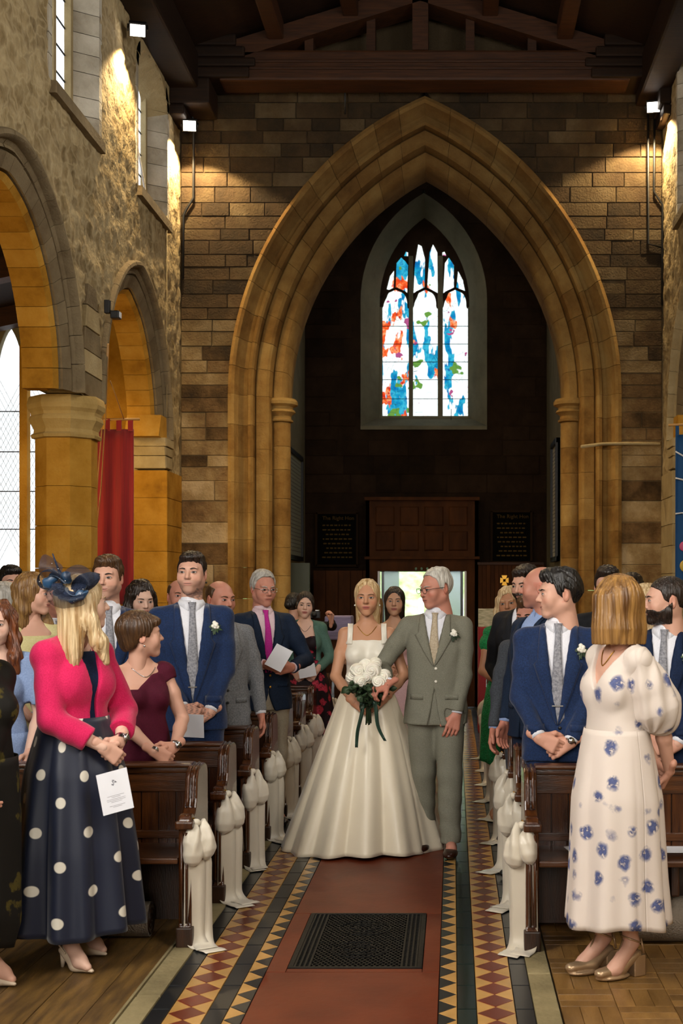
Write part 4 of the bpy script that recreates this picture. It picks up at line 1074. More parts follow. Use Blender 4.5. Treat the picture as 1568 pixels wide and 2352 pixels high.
# ---- materials for people
def attr_mat(name, rough=.5, **k):
    m = bpy.data.materials.new(name); t, b = nt(m); a = t.nodes.new('ShaderNodeVertexColor'); a.layer_name = 'Col'
    t.links.new(a.outputs[0], b.inputs['Base Color']); setp(b, rough=rough, **k); return m
M['skin'] = attr_mat('skin', .48, sss=.0, spec=.35)
M['eye'] = attr_mat('eye', .12)
def hairmat(name, c1, c2, scale=60, stretch=(1,1,.06), rough=.38):
    return mat(name, c1, rough=rough, col2=c2, scale=scale, stretch=stretch, bump=.5, bscale=scale*2, detail=2, spec=.5)
H = dict(blonde=hairmat('h_blonde','#d9c096','#a17d4e'), pale=hairmat('h_pale','#d8bd92','#a8834f'), bob=hairmat('h_bob','#a87c42','#5e3d1c',40), dark=hairmat('h_dark','#17100b','#2e2018'), brown=hairmat('h_brown','#3a2616','#5a3d22'),
         auburn=hairmat('h_auburn','#4a2410','#7a4320'), grey=hairmat('h_grey','#b9b5ad','#8a857c'), white=hairmat('h_white','#d2cec4','#a39d92'), black=hairmat('h_black','#0c0a09','#1c1613'), lbrown=hairmat('h_lbrown','#6a4a2a','#94703f'))
def cloth(name, c, c2=None, scale=150, rough=.8, bump=.12, **k):
    return mat(name, c, rough=rough, col2=c2 or c, scale=scale, bump=bump, bscale=scale*2, detail=2, spec=.25, **k)
M['navy'] = cloth('navy', '#0f2142', '#172f58', sheen=.15); M['navyd'] = cloth('navyd', '#0e1c36', '#142646'); M['blazer'] = cloth('blazer', '#101d30', '#182840')
M['charcoal'] = cloth('charcoal', '#15161a', '#1c1d22'); M['gsuit'] = cloth('gsuit', '#6f6e60', '#817f70', 220); M['lgsuit'] = cloth('lgsuit', '#6a6c70', '#87898c', 120); M['mgsuit'] = cloth('mgsuit', '#3a3e44', '#4a4e55')
M['shirt'] = cloth('shirt', '#d9dae2', '#e2e3ea'); M['pinkshirt'] = cloth('pinkshirt', '#d8bcc4', '#dfc8ce'); M['blueshirt'] = cloth('blueshirt', '#8aa0cc', '#95aad4')
M['greytie'] = cloth('greytie', '#9a9aa0', '#6f7078', 90); M['pinktie'] = cloth('pinktie', '#b01a86', '#c93a9c', 260); M['goldtie'] = cloth('goldtie', '#b9aa92', '#a5957c', 120, rough=.5)
M['beige'] = cloth('beige', '#9a9180', '#aaa08e'); M['shoe'] = mat('shoe', '#2c1309', rough=.3); M['shoeblk'] = mat('shoeblk', '#0a0a0a', rough=.3)
M['fuchsia'] = cloth('fuchsia', '#c00f4c', '#d2205c', 200, sheen=.2); M['burg'] = cloth('burg', '#46091f', '#520f28', 200); M['yellow'] = cloth('yellow', '#cfc48a', '#d9cf9c'); M['ltblue'] = cloth('ltblue', '#7d92ba', '#8da2c8')
M['cardi'] = cloth('cardi', '#48675c', '#567669', 180); M['green'] = mat('greenlace', '#046b34', rough=.8, col2='#0a8a48', scale=70, bump=.8, bscale=90); M['dpink'] = cloth('dpink', '#c9a0a2', '#d4b0b0')
M['ivory'] = mat('ivory', '#e4d8bf', rough=.33, sheen=.3, spec=.45); M['ivory2'] = mat('ivory2', '#e2dccd', rough=.36, sheen=.3, spec=.45)
M['cream'] = mat('cream', '#cbb79e', rough=.5); M['goldshoe'] = mat('goldshoe', '#b89a78', rough=.35, metal=.6)
def uv_dots(name, base, dot, sc, rad):
    m = bpy.data.materials.new(name); t, b = nt(m); N = t.nodes; L = t.links; setp(b, rough=.45, spec=.4, sheen=.2)
    u = N.new('ShaderNodeUVMap'); mp = N.new('ShaderNodeMapping'); mp.inputs['Rotation'].default_value = (0,0,R(45)); mp.inputs['Scale'].default_value = (sc,sc,sc)
    v = N.new('ShaderNodeTexVoronoi'); v.voronoi_dimensions = '2D'; v.inputs['Scale'].default_value = 1; v.inputs['Randomness'].default_value = .12
    L.new(u.outputs[0], mp.inputs[0]); L.new(mp.outputs[0], v.inputs['Vector'])
    lt_ = N.new('ShaderNodeMapRange'); lt_.inputs[1].default_value = rad+.012; lt_.inputs[2].default_value = rad-.012; L.new(v.outputs['Distance'], lt_.inputs[0])
    mx = N.new('ShaderNodeMix'); mx.data_type = 'RGBA'; mx.inputs[6].default_value = hx(base); mx.inputs[7].default_value = hx(dot); L.new(lt_.outputs[0], mx.inputs[0]); L.new(mx.outputs[2], b.inputs['Base Color']); return m
M['polka'] = uv_dots('polka', '#081229', '#cfc9ba', 5.8, .135)
def blotch(name, base, c1, c2, sc, r0, r1, dist=.5, nsc=14, rough=.6, **k):
    m = bpy.data.materials.new(name); t, b = nt(m); N = t.nodes; L = t.links; setp(b, rough=rough, spec=.3, **k)
    tc = N.new('ShaderNodeTexCoord'); no = N.new('ShaderNodeTexNoise'); no.inputs['Scale'].default_value = nsc; no.inputs['Detail'].default_value = 3; L.new(tc.outputs['Object'], no.inputs['Vector'])
    ad = N.new('ShaderNodeVectorMath'); ad.operation = 'MULTIPLY_ADD'; ad.inputs[1].default_value = (dist/sc,)*3; L.new(no.outputs['Color'], ad.inputs[0]); L.new(tc.outputs['Object'], ad.inputs[2])
    v = N.new('ShaderNodeTexVoronoi'); v.inputs['Scale'].default_value = sc; v.inputs['Randomness'].default_value = .75; L.new(ad.outputs[0], v.inputs['Vector'])
    mr = N.new('ShaderNodeMapRange'); mr.inputs[1].default_value = r1; mr.inputs[2].default_value = r0; L.new(v.outputs['Distance'], mr.inputs[0])
    n2 = N.new('ShaderNodeTexNoise'); n2.inputs['Scale'].default_value = nsc*4; L.new(tc.outputs['Object'], n2.inputs['Vector'])
    mu = N.new('ShaderNodeMath'); mu.operation = 'MULTIPLY'; m2 = N.new('ShaderNodeMapRange'); m2.inputs[1].default_value = .30; m2.inputs[2].default_value = .46; L.new(n2.outputs[0], m2.inputs[0]); L.new(mr.outputs[0], mu.inputs[0]); L.new(m2.outputs[0], mu.inputs[1])
    cr = N.new('ShaderNodeMix'); cr.data_type = 'RGBA'; cr.inputs[6].default_value = hx(c1); cr.inputs[7].default_value = hx(c2); L.new(n2.outputs[0], cr.inputs[0])
    mx = N.new('ShaderNodeMix'); mx.data_type = 'RGBA'; mx.inputs[6].default_value = hx(base); L.new(mu.outputs[0], mx.inputs[0]); L.new(cr.outputs[2], mx.inputs[7]); L.new(mx.outputs[2], b.inputs['Base Color']); return m
M['chiffon'] = blotch('chiffon', '#dccfc4', '#1d2044', '#6a76a8', 9.5, .20, .34, .45, 16)
M['leafdress'] = blotch('leafdress', '#120f0a', '#5a4a14', '#3a3a18', 8, .30, .36, .9, 16, .8)
M['floraldark'] = blotch('floraldark', '#1a0c14', '#a01428', '#c24058', 9, .34, .40, .6, 18, .7)
# ---- canonical hand (right): fingers +X, thumb +Y, palm -Z
def make_hand(curl, spread=1.0, thumb=(.35,.5), h=.0033):
    s = Sdf(); ys = (.031,.0105,-.0105,-.030); ln = (.070,.078,.073,.058)
    for y in ys: s.cone((.0,y*.55,0), (.085,y*spread,0), .0145, .0125, .014)
    s.cone((-.05,0,0),(.01,0,0),.024,.024,.016, sq=(1,.95,1.25)); s.ell((.045,.022,-.008),(.035,.018,.014),.015)
    for i,(y,L_) in enumerate(zip(ys,ln)):
        c = curl[i] if hasattr(curl[0],'__len__') else curl
        p = np.array([.088,y*spread,.0]); a = 0; pts = [p]; rs = [.0098]
        for j,(fr,ci) in enumerate(zip((.46,.30,.24),c)):
            a += ci; p = p+np.array([math.cos(a),(.05*y/.03)*spread*.3,-math.sin(a)])*L_*fr; pts.append(p); rs.append((.0092,.0085,.0072)[j])
        s.chain(pts, rs, .004)
    t0 = np.array([.022,.026,-.008]); t1 = np.array([.052,.026+.034*math.cos(thumb[0]),-.008-.03*math.sin(thumb[0])]); t2 = t1+np.array([.026*math.cos(thumb[1]),.006*(1-thumb[1]),-.026*math.sin(thumb[1])])
    s.chain([t0,t1,t2,t2+(t2-t1)*.6],[.014,.0115,.0095,.008],.01)
    return s.mesh(h)
HANDS = {}
def hand(pose):
    if pose not in HANDS:
        HANDS[pose] = make_hand(*{'relax':((.35,.45,.3),1.0,(.5,.3)), 'fist':((1.1,1.2,.8),.95,(.9,1.1)), 'wrap':((.75,.85,.5),.95,(.6,.7)), 'flat':((.15,.2,.12),1.0,(.4,.2)), 'spread':(((.25,.4,.3),(.3,.45,.3),(.4,.5,.3),(.5,.5,.3)),1.12,(.25,.2))}[pose])
    return HANDS[pose]
def ik(S, W, l1, l2, hint):
    S, W, hint = np.array(S), np.array(W), np.array(hint,float); d = W-S; L_ = np.linalg.norm(d)
    if L_ > (l1+l2)*.995: W = S+d/L_*(l1+l2)*.995; d = W-S; L_ = np.linalg.norm(d)
    u = d/L_; a = (l1*l1-l2*l2+L_*L_)/(2*L_); hh = math.sqrt(max(l1*l1-a*a,0)); v = hint-u*(hint@u); v /= np.linalg.norm(v)
    return S+u*a+v*hh, W
# ---- head
def head_sdf(sex, nose=1.0, jaw=1.0, brow=1.0, chin=1.0):
    s = Sdf(); f = sex == 'f'; jw = (.88 if f else 1.0)*jaw
    s.ell((0,.016,.030),(.0745,.096,.084),.02); s.ell((0,-.018,-.015),(.063*(.97 if f else 1),.076,.090),.03)
    for x in (-1,1):
        s.cone((x*.052*jw,.012,-.055),(x*.012,-.066,-.097),.021,.0185,.03); s.ell((x*.040,-.058,-.032),(.027,.023,.032),.03)
    s.ell((0,-.074,-.098),(.019*jw*chin,.015,.0135*chin),.016)
    s.ell((0,-.076,.026),(.050,.016*brow,.013),.018)
    for x in (-1,1):
        s.ell((x*.0325,-.103,.002),(.0185,.0165,.0115),.012,'s'); s.ell((x*.0325,-.0795,.001),(.0155,.0125,.0105),.006)
    s.cone((0,-.086,.014),(0,-.1085*(.985+.015*nose),-.026),.0078,.0118*nose,.010)
    for x in (-1,1): s.ell((x*.0115*nose,-.096,-.030),(.0075,.0095,.007),.006)
    s.ell((0,-.076,-.060),(.032,.017,.026),.02)
    s.ell((0,-.0905,-.0575),(.0275,.0072,.0050),.006); s.ell((0,-.0900,-.0672),(.0235,.0072,.0058),.006)
    s.ell((0,-.104,-.0622),(.024,.009,.0014),.003,'s')
    for x in (-1,1):
        s.ell((x*.0775,.020,-.008),(.0075,.0195,.031),.006, rz=x*.25); s.ell((x*.0855,.016,-.003),(.005,.011,.018),.004,'s', rz=x*.25)
    s.cone((0,.020,-.05),(0,.034,-.17),.047 if f else .055,.048 if f else .058,.03)
    return s
def hair_sdf(style, sex, P):
    s = Sdf(); t = P.get('t',.010)
    def cap(ys, zs, rx=.0745+t, ry=.096+t, rz=.084+t*1.3, c=(0,.018,.031)):
        s.ell(c,(rx,ry,rz),.02); ys_, zs_ = np.array(ys), np.array(zs)
        s.keep(lambda x,y,z: (np.interp(y.ravel(),ys_,zs_).astype(f32)[None,:,None]-z)*.75 + 0*x)
    if style == 'short':
        cap((-.12,-.085,-.06,-.035,-.022,.006,.014,.04,.06,.12),(.088,.078,.062,.045,.0,-.02,.03,.02,-.045,-.065))
        s2 = s
        s.p.insert(0,s.p.pop(0))
        q = P.get('quiff',.02); s.ell((0,-.045,.085+q*.6),(.058,.050,.022+q),.02); s.ell((0,.02,.095),(.064,.075,.03+q*.4),.02)
        s.warp(lambda x,y,z: .0028*np.sin(x*170+y*60+7*np.sin(y*31+z*20))+.002*np.sin(y*130+x*90+z*40))
    elif style == 'buzz':
        cap((-.12,-.085,-.06,-.035,-.022,.006,.014,.04,.06,.12),(.088,.080,.064,.05,.0,-.012,.03,.02,-.045,-.065))
        s.warp(lambda x,y,z: .0008*np.sin(x*300)*np.sin(y*280+z*200))
    elif style == 'fringe':      # bald crown, hair at the sides
        cap((-.12,-.03,-.01,.02,.05,.12),(.09,.09,-.005,.03,-.05,-.07)); s.ell((0,-.01,.10),(.068,.10,.062),.012,'s')
    elif style == 'old':         # receding thin hair
        cap((-.12,-.075,-.05,-.03,-.018,.006,.014,.04,.06,.12),(.112,.100,.085,.06,.0,-.015,.03,.02,-.05,-.07)); s.ell((0,.03,.095),(.066,.07,.034),.02)
        s.warp(lambda x,y,z: .002*np.sin(x*120+y*50+5*np.sin(y*31)))
    elif style in ('long','wavy','bob','pixie','updo'):
        L_ = P.get('len',.26); a0 = P.get('a',.092)
        s.ell((0,.018,.031),(.0745+t,.096+t,.086+t*1.2),.02)
        if style in ('long','wavy','bob'):
            wv = (lambda z: .010*np.sin(z*38)) if style == 'wavy' else (lambda z: 0*z)
            if style == 'bob': s.loft((.115,.09,.05,-.03,-.10,-L_),(.04,.07,a0-.002,a0+.006,a0+.014,a0+.012),(.05,.08,.098,.104,.108,.10),0,(.018,.016,.015,.018,.022,.02),2.2,.03)
            else: s.loft((.11,.08,.04,-.05,-.13,-.2,-L_),(.03,.066,a0-.006,a0,a0*.96,a0*.95,a0*.8),(.04,.07,.085,.08,.062,.055,.035),0,(.02,.025,.03,.035,.055,.062,.066),2.2,.03)
            for fr in P.get('front',()):   # locks falling in front of a shoulder: (side, length)
                s.chain([(fr[0]*.075,-.005,.02),(fr[0]*.088,-.012,-.08),(fr[0]*(.098),-.045,-.18),(fr[0]*.10,-.072,-fr[1])],[.026,.03,.034,.016],.03)
        elif style == 'pixie':
            s.ell((0,.03,.05),(.086,.104,.085),.03); s.ell((0,.065,-.03),(.066,.055,.06),.03); s.ell((.045,-.065,.06),(.045,.04,.035),.02); s.ell((-.03,-.06,.07),(.045,.04,.03),.02)
        elif style == 'updo':
            s.ell((0,.105,-.0),(.05,.045,.05),.02); s.ell((.07,-.03,-.0),(.016,.02,.05),.012); s.ell((-.07,-.03,-.0),(.014,.02,.045),.012)
        # face opening
        if P.get('cpart'): s.ell((0,-.105,.050),(.036,.055,.052),.02,'s'); s.cut((-.02,-.2,.06),(.02,.05,.2), lambda x,y,z: np.maximum(np.abs(x)-.0015-.0*z, .112-z*1.0-0*y)*.8 if False else np.maximum(np.abs(x)-.002, y-.02), .006)
        fo = P.get('face',(.060,.075,.105)); s.ell((P.get('part',0)*.012,-.085,-.030),fo,.012,'s')
        s.cut((-.07,-.2,-.6),(.07,-.035,-.06), lambda x,y,z: np.maximum(np.maximum(np.abs(x)-P.get('gap',.058),y+.03),z+.06), .012)
        if style == 'pixie': s.keep(lambda x,y,z: (np.interp(y.ravel(),(-.12,-.05,-.02,.02,.05,.12),(.05,.045,-.01,-.0,-.06,-.09)).astype(f32)[None,:,None]-z)*.7+0*x)
        fr_ = P.get('freq',150)
        if style == 'wavy': s.warp(lambda x,y,z: .006*np.sin(z*55+x*20)*np.sin(x*60+y*50)+.003*np.sin(np.arctan2(y-.02,x)*26+z*20))
        else: s.warp(lambda x,y,z: .0015*np.sin(np.arctan2(y-.02,x)*34+3*np.sin(z*9))+.0011*np.sin(np.arctan2(y-.02,x)*61+2*np.sin(z*7)))
    return s
SKINS = dict(fair='#d0a08a', pale='#d8b09c', tan='#b07c5c', ruddy='#c08470', bride='#bd8a6a', olive='#b98c70')
def lin(c): return np.array(hx(c)[:3])
def project(B, x, z, y0=-.6, off=.0012):
    hit = B.ray_cast(Vector((x,y0,z)), Vector((0,1,0)))
    return None if hit[0] is None else (hit[0]+hit[1]*off if hit[1].y < 0 else hit[0]-hit[1]*off)
# ------------------------------------------------------------------ one person
class Person:
    def __init__(p, X, Y, h, yaw, label, sex='m', head=(0,0,0), skin='fair', hair=None, haircol='dark', eyes=True, heel=0.0, girth=1.0, arms=None, fine=False, hp=None, fp=None, lips='#a85a52', brow=None, beard=None, sh=None, blush=.25, lean=0.0, res=None, hair_h=None, bodytop=None, bust=0.0, legs=True, feetdy=0.0, eyecol='#2a1c12', legx=None):
        p.h, p.sex = h, sex; p.root = empty('person', (X,Y,0), R(yaw)); T(p.root, label, 'person', None)
        S_ = h/1.75; p.S = S_; f = sex == 'f'; p.g = girth
        p.sw = sh or (.146 if f else .170)*S_   # shoulder joint half-width
        p.zs = h*.800; p.heel = heel; p.fine = fine; p.skin = lin(SKINS[skin])
        p.hh = (.217 if f else .228); p.hs = p.hh/.225
        p.hc = np.array([0,.0+lean,h-.113*p.hs]); p.hy, p.hpitch, p.htilt = [R(q) for q in head]
        # arms
        l1, l2 = .168*h, .147*h; p.arm = {}
        for sd, nm in ((-1,'R'),(1,'L')):
            a = (arms or {}).get(nm, dict(W=(sd*.26,-.02,.47*h))); W = np.array(a['W'],float)
            Sp = np.array([sd*p.sw,.012,p.zs]); E, W = ik(Sp, W, l1, l2, a.get('hint',(sd*.9,.7,-.2)))
            d = W-E; d /= np.linalg.norm(d); D = np.array(a.get('D',d),float); D /= np.linalg.norm(D)
            N_ = np.array(a.get('N',(-sd,0,0)),float); N_ = N_-D*(N_@D); N_ /= np.linalg.norm(N_)
            p.arm[nm] = dict(S=Sp,E=E,W=W,D=D,N=N_,pose=a.get('pose','relax'),sd=sd,skip=a.get('skip',False),tat=a.get('tat',False))
        p.build_body(eyes, fp or {}, lips, blush, bust, legs, legx, feetdy)
        p.face(eyes, brow or haircol, eyecol)
        if hair: p.hair(hair, haircol, hp or {}, hair_h)
        if beard: p.beard(beard)
    def H2B(p, V):   # head local -> body local
        Rm = rotz(p.hy)@roty(p.htilt)@rotx(p.hpitch); return (V*p.hs)@Rm.T + p.hc
    def build_body(p, eyes, fp, lips, blush, bust, legs, legx, feetdy):
        h, S_, g = p.h, p.S, p.g; f = p.sex == 'f'; s = Sdf()
        zz = np.array([.47,.53,.60,.66,.72,.775,.81,.84])*h
        if f: a = np.array([.160,.170,.142,.126,.134,.136,.112,.055])*S_*g; b = np.array([.10,.108,.092,.088,.096,.085,.066,.045])*S_*g
        else: a = np.array([.155,.158,.148,.146,.156,.156,.125,.06])*S_*g; b = np.array([.10,.105,.100,.100,.108,.10,.078,.05])*S_*g
        p.tz, p.ta, p.tb = zz, a, b; p.tcy = np.array([.0,.0,.0,.0,.0,.006,.014,.022])
        s.loft(zz,a,b,0,p.tcy,2.3,.03)
        if bust:
            for x in (-1,1): s.ell((x*.072*S_,-.072*S_,.722*h),(.062*S_,.055*S_*bust,.062*S_),.03)
        s.cone((0,.026,.80*h),(0,.030,h-.17*p.hs),.055 if f else .066,.047 if f else .055,.035)
        for sd in (-1,1): s.cone((sd*.035,.028,.820*h),(sd*p.sw,.014,p.zs),.032,.043*(1 if not f else .9),.03)
        ra = (.039,.033,.024) if f else (.042,.033,.027)
        for nm,A in p.arm.items():
            m_ = A['S']*.55+A['E']*.45
            s.chain([A['S'],m_,A['E']],[ra[0]*1.02,ra[0],ra[1]],.02); m2 = A['E']*.65+A['W']*.35; s.chain([A['E'],m2,A['W']],[ra[1],ra[1]*1.03,ra[2]],.012)
        p.feet = []
        lx = legx or (.085*S_, .085*S_)
        for i,sd in enumerate((-1,1)):
            fx = sd*lx[i] ; ank = np.array([fx, feetdy*sd, .065*h+p.heel]); kn = np.array([fx*1.0, -.01+feetdy*sd*.5, .28*h+p.heel*.5])
            if legs: s.chain([(sd*.085*S_,0,.50*h),kn,(kn*.55+ank*.45)+np.array([0,.015,0]),ank],[.085*S_*g,.056*S_,.052*S_,.034*S_],.02)
            p.feet.append(ank)
            if legs:
                toe = np.array([fx+sd*.012,ank[1]-.135,.03]); s.chain([ank-np.array([0,-.01,.03]),toe+np.array([0,.05,.018]),toe],[.034,.030,.018],.02)
        V, F = s.mesh(.008 if p.fine else .011)
        col = np.tile(p.skin,(len(V),1)); Vs = [V]; Fs = [F]; Cs = [col]; n = len(V)
        # head
        hs_ = head_sdf(p.sex, **fp); hV, hF = hs_.mesh(.0030 if p.fine else .0042); p.hV, p.hF = hV, hF
        c = np.tile(p.skin,(len(hV),1)); li = lin(lips); x,y,z = hV.T
        front = y < -.06
        def em(cx_,cz_,rx_,rz_): return np.clip(1.3-1.3*np.sqrt(((x-cx_)/rx_)**2+((z-cz_)/rz_)**2),0,1)*front
        w_ = np.maximum(em(0,-.0575,.031,.0075),em(0,-.0675,.027,.0085)); w_ = np.clip(w_*2.4,0,1)[:,None]*(.85 if p.sex=='f' else .45); c = c*(1-w_)+li*w_
        w_ = (em(0,-.0622,.024,.0022)*.8)[:,None]; c = c*(1-w_)+li*.25*w_
        for sd in (-1,1):
            w_ = (em(sd*.045,-.03,.028,.022)*blush)[:,None]; c = c*(1-w_)+p.skin*np.array([1.05,.68,.62])*w_
            w_ = (em(sd*.0325,.003,.021,.014)*(.35 if p.sex=='f' else .25))[:,None]; c = c*(1-w_)+p.skin*np.array([.5,.38,.36])*w_
        w_ = (em(0,-.030,.02,.012)*blush*.8)[:,None]; c = c*(1-w_)+p.skin*np.array([1.02,.72,.66])*w_
        w_ = ((np.abs(x)>.072)&(z<.03)&(z>-.045)).astype(float)[:,None]*.35; c = c*(1-w_)+p.skin*np.array([1.05,.66,.6])*w_
        p.hcol = c
        Vs.append(p.H2B(hV)); Fs.append(hF+n); Cs.append(c); n += len(hV)
        hsz = .90 if p.sex=='f' else 1.02
        for nm,A in p.arm.items():
            if A['skip']: continue
            V_,F_ = hand(A['pose']); V_ = V_*hsz
            if nm == 'L': V_ = V_*np.array([1,-1,1]); F_ = F_[:,::-1]
            Zv = -A['N']; Yv = np.cross(Zv,A['D']); Mx = np.stack([A['D'],Yv,Zv],1); V_ = V_@Mx.T+A['W']
            hc_ = np.tile(p.skin*np.array([.98,.88,.85]),(len(V_),1))
            if A.get('tat'):
                nz_ = (np.sin(V_[:,0]*210+3*np.sin(V_[:,2]*160))*np.sin(V_[:,2]*230+2*np.sin(V_[:,1]*180)) > .05).astype(float)[:,None]*.55; hc_ = hc_*(1-nz_)+np.array([.04,.045,.045])*nz_
            Vs.append(V_); Fs.append(F_+n); Cs.append(A.get('col',hc_)); n += len(V_)
        p.bV, p.bF = V, F
        p.body = npmesh('body', np.concatenate(Vs), np.concatenate(Fs), M['skin'], p.root, col=np.concatenate(Cs)); p.body['label'] = 'bare skin of face, neck and hands'
    def face(p, eyes, brow, eyecol):
        if not eyes: return
        B = bvh(p.hV, p.hF); ec = lin(eyecol)
        bm_ = H[brow] if brow in H else mat('brow', brow)
        for sd in (-1,1):
            cx_, cz_ = sd*.0325, .0015; nu, nv = 13, 7; V = []; Cc = []
            ok = True
            for j in range(nv):
                for i in range(nu):
                    u = -1+2*i/(nu-1); v = -1+2*j/(nv-1); hgt = (.0050 if v > 0 else .0038)*max(1-u*u,0)**.6
                    xx = cx_+u*.0148; zz = cz_+v*hgt+.0012*sd*u
                    q = project(B, xx, zz, off=.0012+.0012*(1-u*u)*(1-v*v))
                    if q is None: ok = False; break
                    V.append(q); r = math.hypot(xx-cx_, zz-cz_-.0006)
                    edge = v > .8
                    Cc.append(np.array([.01,.008,.006]) if (r < .0024 or edge) else (ec if r < .0062 else np.array([.46,.42,.40])))
                if not ok: break
            if not ok: continue
            F_ = [[j*nu+i,j*nu+i+1,(j+1)*nu+i+1,(j+1)*nu+i] for j in range(nv-1) for i in range(nu-1)]
            npmesh('eye', p.H2B(np.array(V)), np.array(F_), M['eye'], p.root, col=np.array(Cc))
            pts = [project(B, cx_+u*.0155, cz_+.0052*max(1-u*u,0)**.6+.0012*sd*u, off=.0018) for u in np.linspace(-1,1,9)]
            if all(q is not None for q in pts): MB().add([], []); mb = MB().tube(p.H2B(np.array(pts)), [.0006,.001,.0013,.0015,.0016,.0016,.0015,.0013,.0008], 5); mb.build('lash_line', M['black'], p.root, True)
            pts = [project(B, sd*(.014+.036*q), .0205+.0065*math.sin(q*2.2)-.004*q*q, off=.0012) for q in np.linspace(0,1,8)]
            if all(q is not None for q in pts):
                rr = [.0022,.0030,.0032,.0030,.0027,.0022,.0016,.0008]; rr = [r*(.85 if p.sex=='f' else 1.25) for r in rr]
                MB().tube(p.H2B(np.array(pts)), rr, 6).build('eyebrow', bm_, p.root, True)
        # dark parting of the lips
        pts = [project(B, u*.026, -.0626+.0030*u*u, off=.0004) for u in np.linspace(-1,1,9)]
        if all(q is not None for q in pts): MB().tube(p.H2B(np.array(pts)), [.0004,.0009,.0011,.0012,.0012,.0012,.0011,.0009,.0004], 5).build('mouth_line', M['lipline'], p.root, True)
    def hair(p, style, colr, hp, hh):
        s = hair_sdf(style, p.sex, hp); V, F = s.mesh(hh or (.0045 if p.fine else .0065)); 
        o = npmesh('hair', p.H2B(V), F, H[colr], p.root); return o
    def beard(p, spec):
        """skin of the lower face grown outwards"""
        colr, full = spec; x,y,z = p.hV.T; me = bpy.data.meshes.new('t'); V = p.hV
        n = np.zeros_like(V); F = p.hF; fn = np.cross(V[F[:,2]]-V[F[:,0]], V[F[:,3]]-V[F[:,1]])
        for k in range(4): np.add.at(n, F[:,k], fn)
        n /= np.linalg.norm(n,axis=1)[:,None]+1e-9
        top = np.interp(y,(-.10,-.075,-.05,-.02,.02),(-.040,-.040,-.050,-.035,.0))
        w_ = np.clip((top-z)/.010,0,1)*np.clip((.022-y)/.012,0,1)*np.clip((z+.118)/.008,0,1)
        w_ *= 1-np.exp(-((x/.024)**2+((z+.0630)/.0085)**2)**2)*(y < -.07)
        keep = (w_[F] > .12).all(1); V2 = V+n*(w_*(.004+.004*full*np.clip((-.07-z)/.03,0,1)))[:,None]
        used = np.unique(F[keep]); mp = np.full(len(V),-1); mp[used] = np.arange(len(used))
        npmesh('beard', p.H2B(V2[used]), mp[F[keep]], H[colr], p.root)
    # ---- garments
    def tor(p, z, da=0, db=0):
        return np.interp(z,p.tz,p.ta)+da, np.interp(z,p.tz,p.tb)+db, np.interp(z,p.tz,p.tcy)
    def suit(p, m, trousers=None, shirt='shirt', tie=None, vopen=.60, hem=.455, lapel=True, flower=False, button=2, pocket=True, tieclip=False, tail=.0, btn='black', shoes='shoeblk', wide=1.0, cuff=True, vw=.070):
        h, S_, g = p.h, p.S, p.g*wide; r_ = p.root; mm = M[m]
        res = .0075 if p.fine else .0105
        s = Sdf(); zl = np.array([hem,.50,.55,.60,.66,.72,.775,.815,.845])*h
        a = np.array([.192,.190,.178,.166,.168,.178,.176,.145,.075])*S_*g; b = np.array([.135,.134,.128,.122,.122,.126,.118,.094,.062])*S_*g; cy = np.array([.004,.004,.003,.0,.0,.0,.006,.014,.024])
        ph = p.h*37
        s.loft(zl,a,b,0,cy,2.35,.03)
        for sd in (-1,1): s.cone((sd*.045,.024,.828*h),(sd*(p.sw-.002),.014,p.zs+.006),.038,.054*S_,.025)
        for nm,A in p.arm.items():
            m1 = A['S']*.5+A['E']*.5; We = A['E']+(A['W']-A['E'])*(.93)
            s.chain([A['S'],m1,A['E']],[.060*S_,.059*S_,.051*S_],.022); s.chain([A['E'],We],[.051*S_,.041*S_],.012)
            d = (A['W']-A['E'])/np.linalg.norm(A['W']-A['E']); 
            E = A['E']; 
            s.add(We-.08, We+.12, (lambda We,d: lambda x,y,z: -((x-We[0])*d[0]+(y-We[1])*d[1]+(z-We[2])*d[2])-.0+ np.maximum(0, np.sqrt((x-We[0])**2+(y-We[1])**2+(z-We[2])**2)-.075)*4 )(We,d), .004, 's')
        s.warp(lambda x,y,z: .0045*wob(x,y,z,26,ph)+.0022*wob(x,y,z,55,ph*1.3))
        zb_, zt_ = vopen*h, .845*h
        def wedge(x,y,z): return np.maximum(np.abs(x)-(z-zb_)/(zt_-zb_)*vw*S_, y-.02)*.9
        s.cut((-.2,-.4,zb_),(.2,.05,h), wedge, .004)
        zc = (vopen-.075)*h
        s.cut((-.2,-.4,hem*h-.05),(.2,.0,zc), lambda x,y,z: np.maximum(np.abs(x)-.002-np.clip((zc-z),0,1)**1.4*.26*(1+tail), y)*.9, .004)
        V, F = s.mesh(res); jk = npmesh('jacket', V, F, mm, r_); B = bvh(V, F); p.jB = B
        # shirt front
        s = Sdf(); k_ = .010
        s.loft(np.array([vopen-.03,.66,.72,.775,.815,.848])*h, np.array([.15,.153,.162,.160,.13,.064])*S_*g, np.array([.113,.114,.118,.111,.086,.058])*S_*g, 0, [.0,0,0,.006,.014,.024], 2.35, .02)
        s.keep(lambda x,y,z: np.maximum(np.abs(x)-.10, y-.03))
        s.cone((0,.02,.825*h),(0,.027,.853*h),.066*(1 if p.sex=='m' else .9),.063,.015)
        V, F = s.mesh(.008); npmesh('shirt', V, F, M[shirt], r_); Bs = bvh(V, F)
        # collar wings
        cz = .852*h; rr = .069*S_
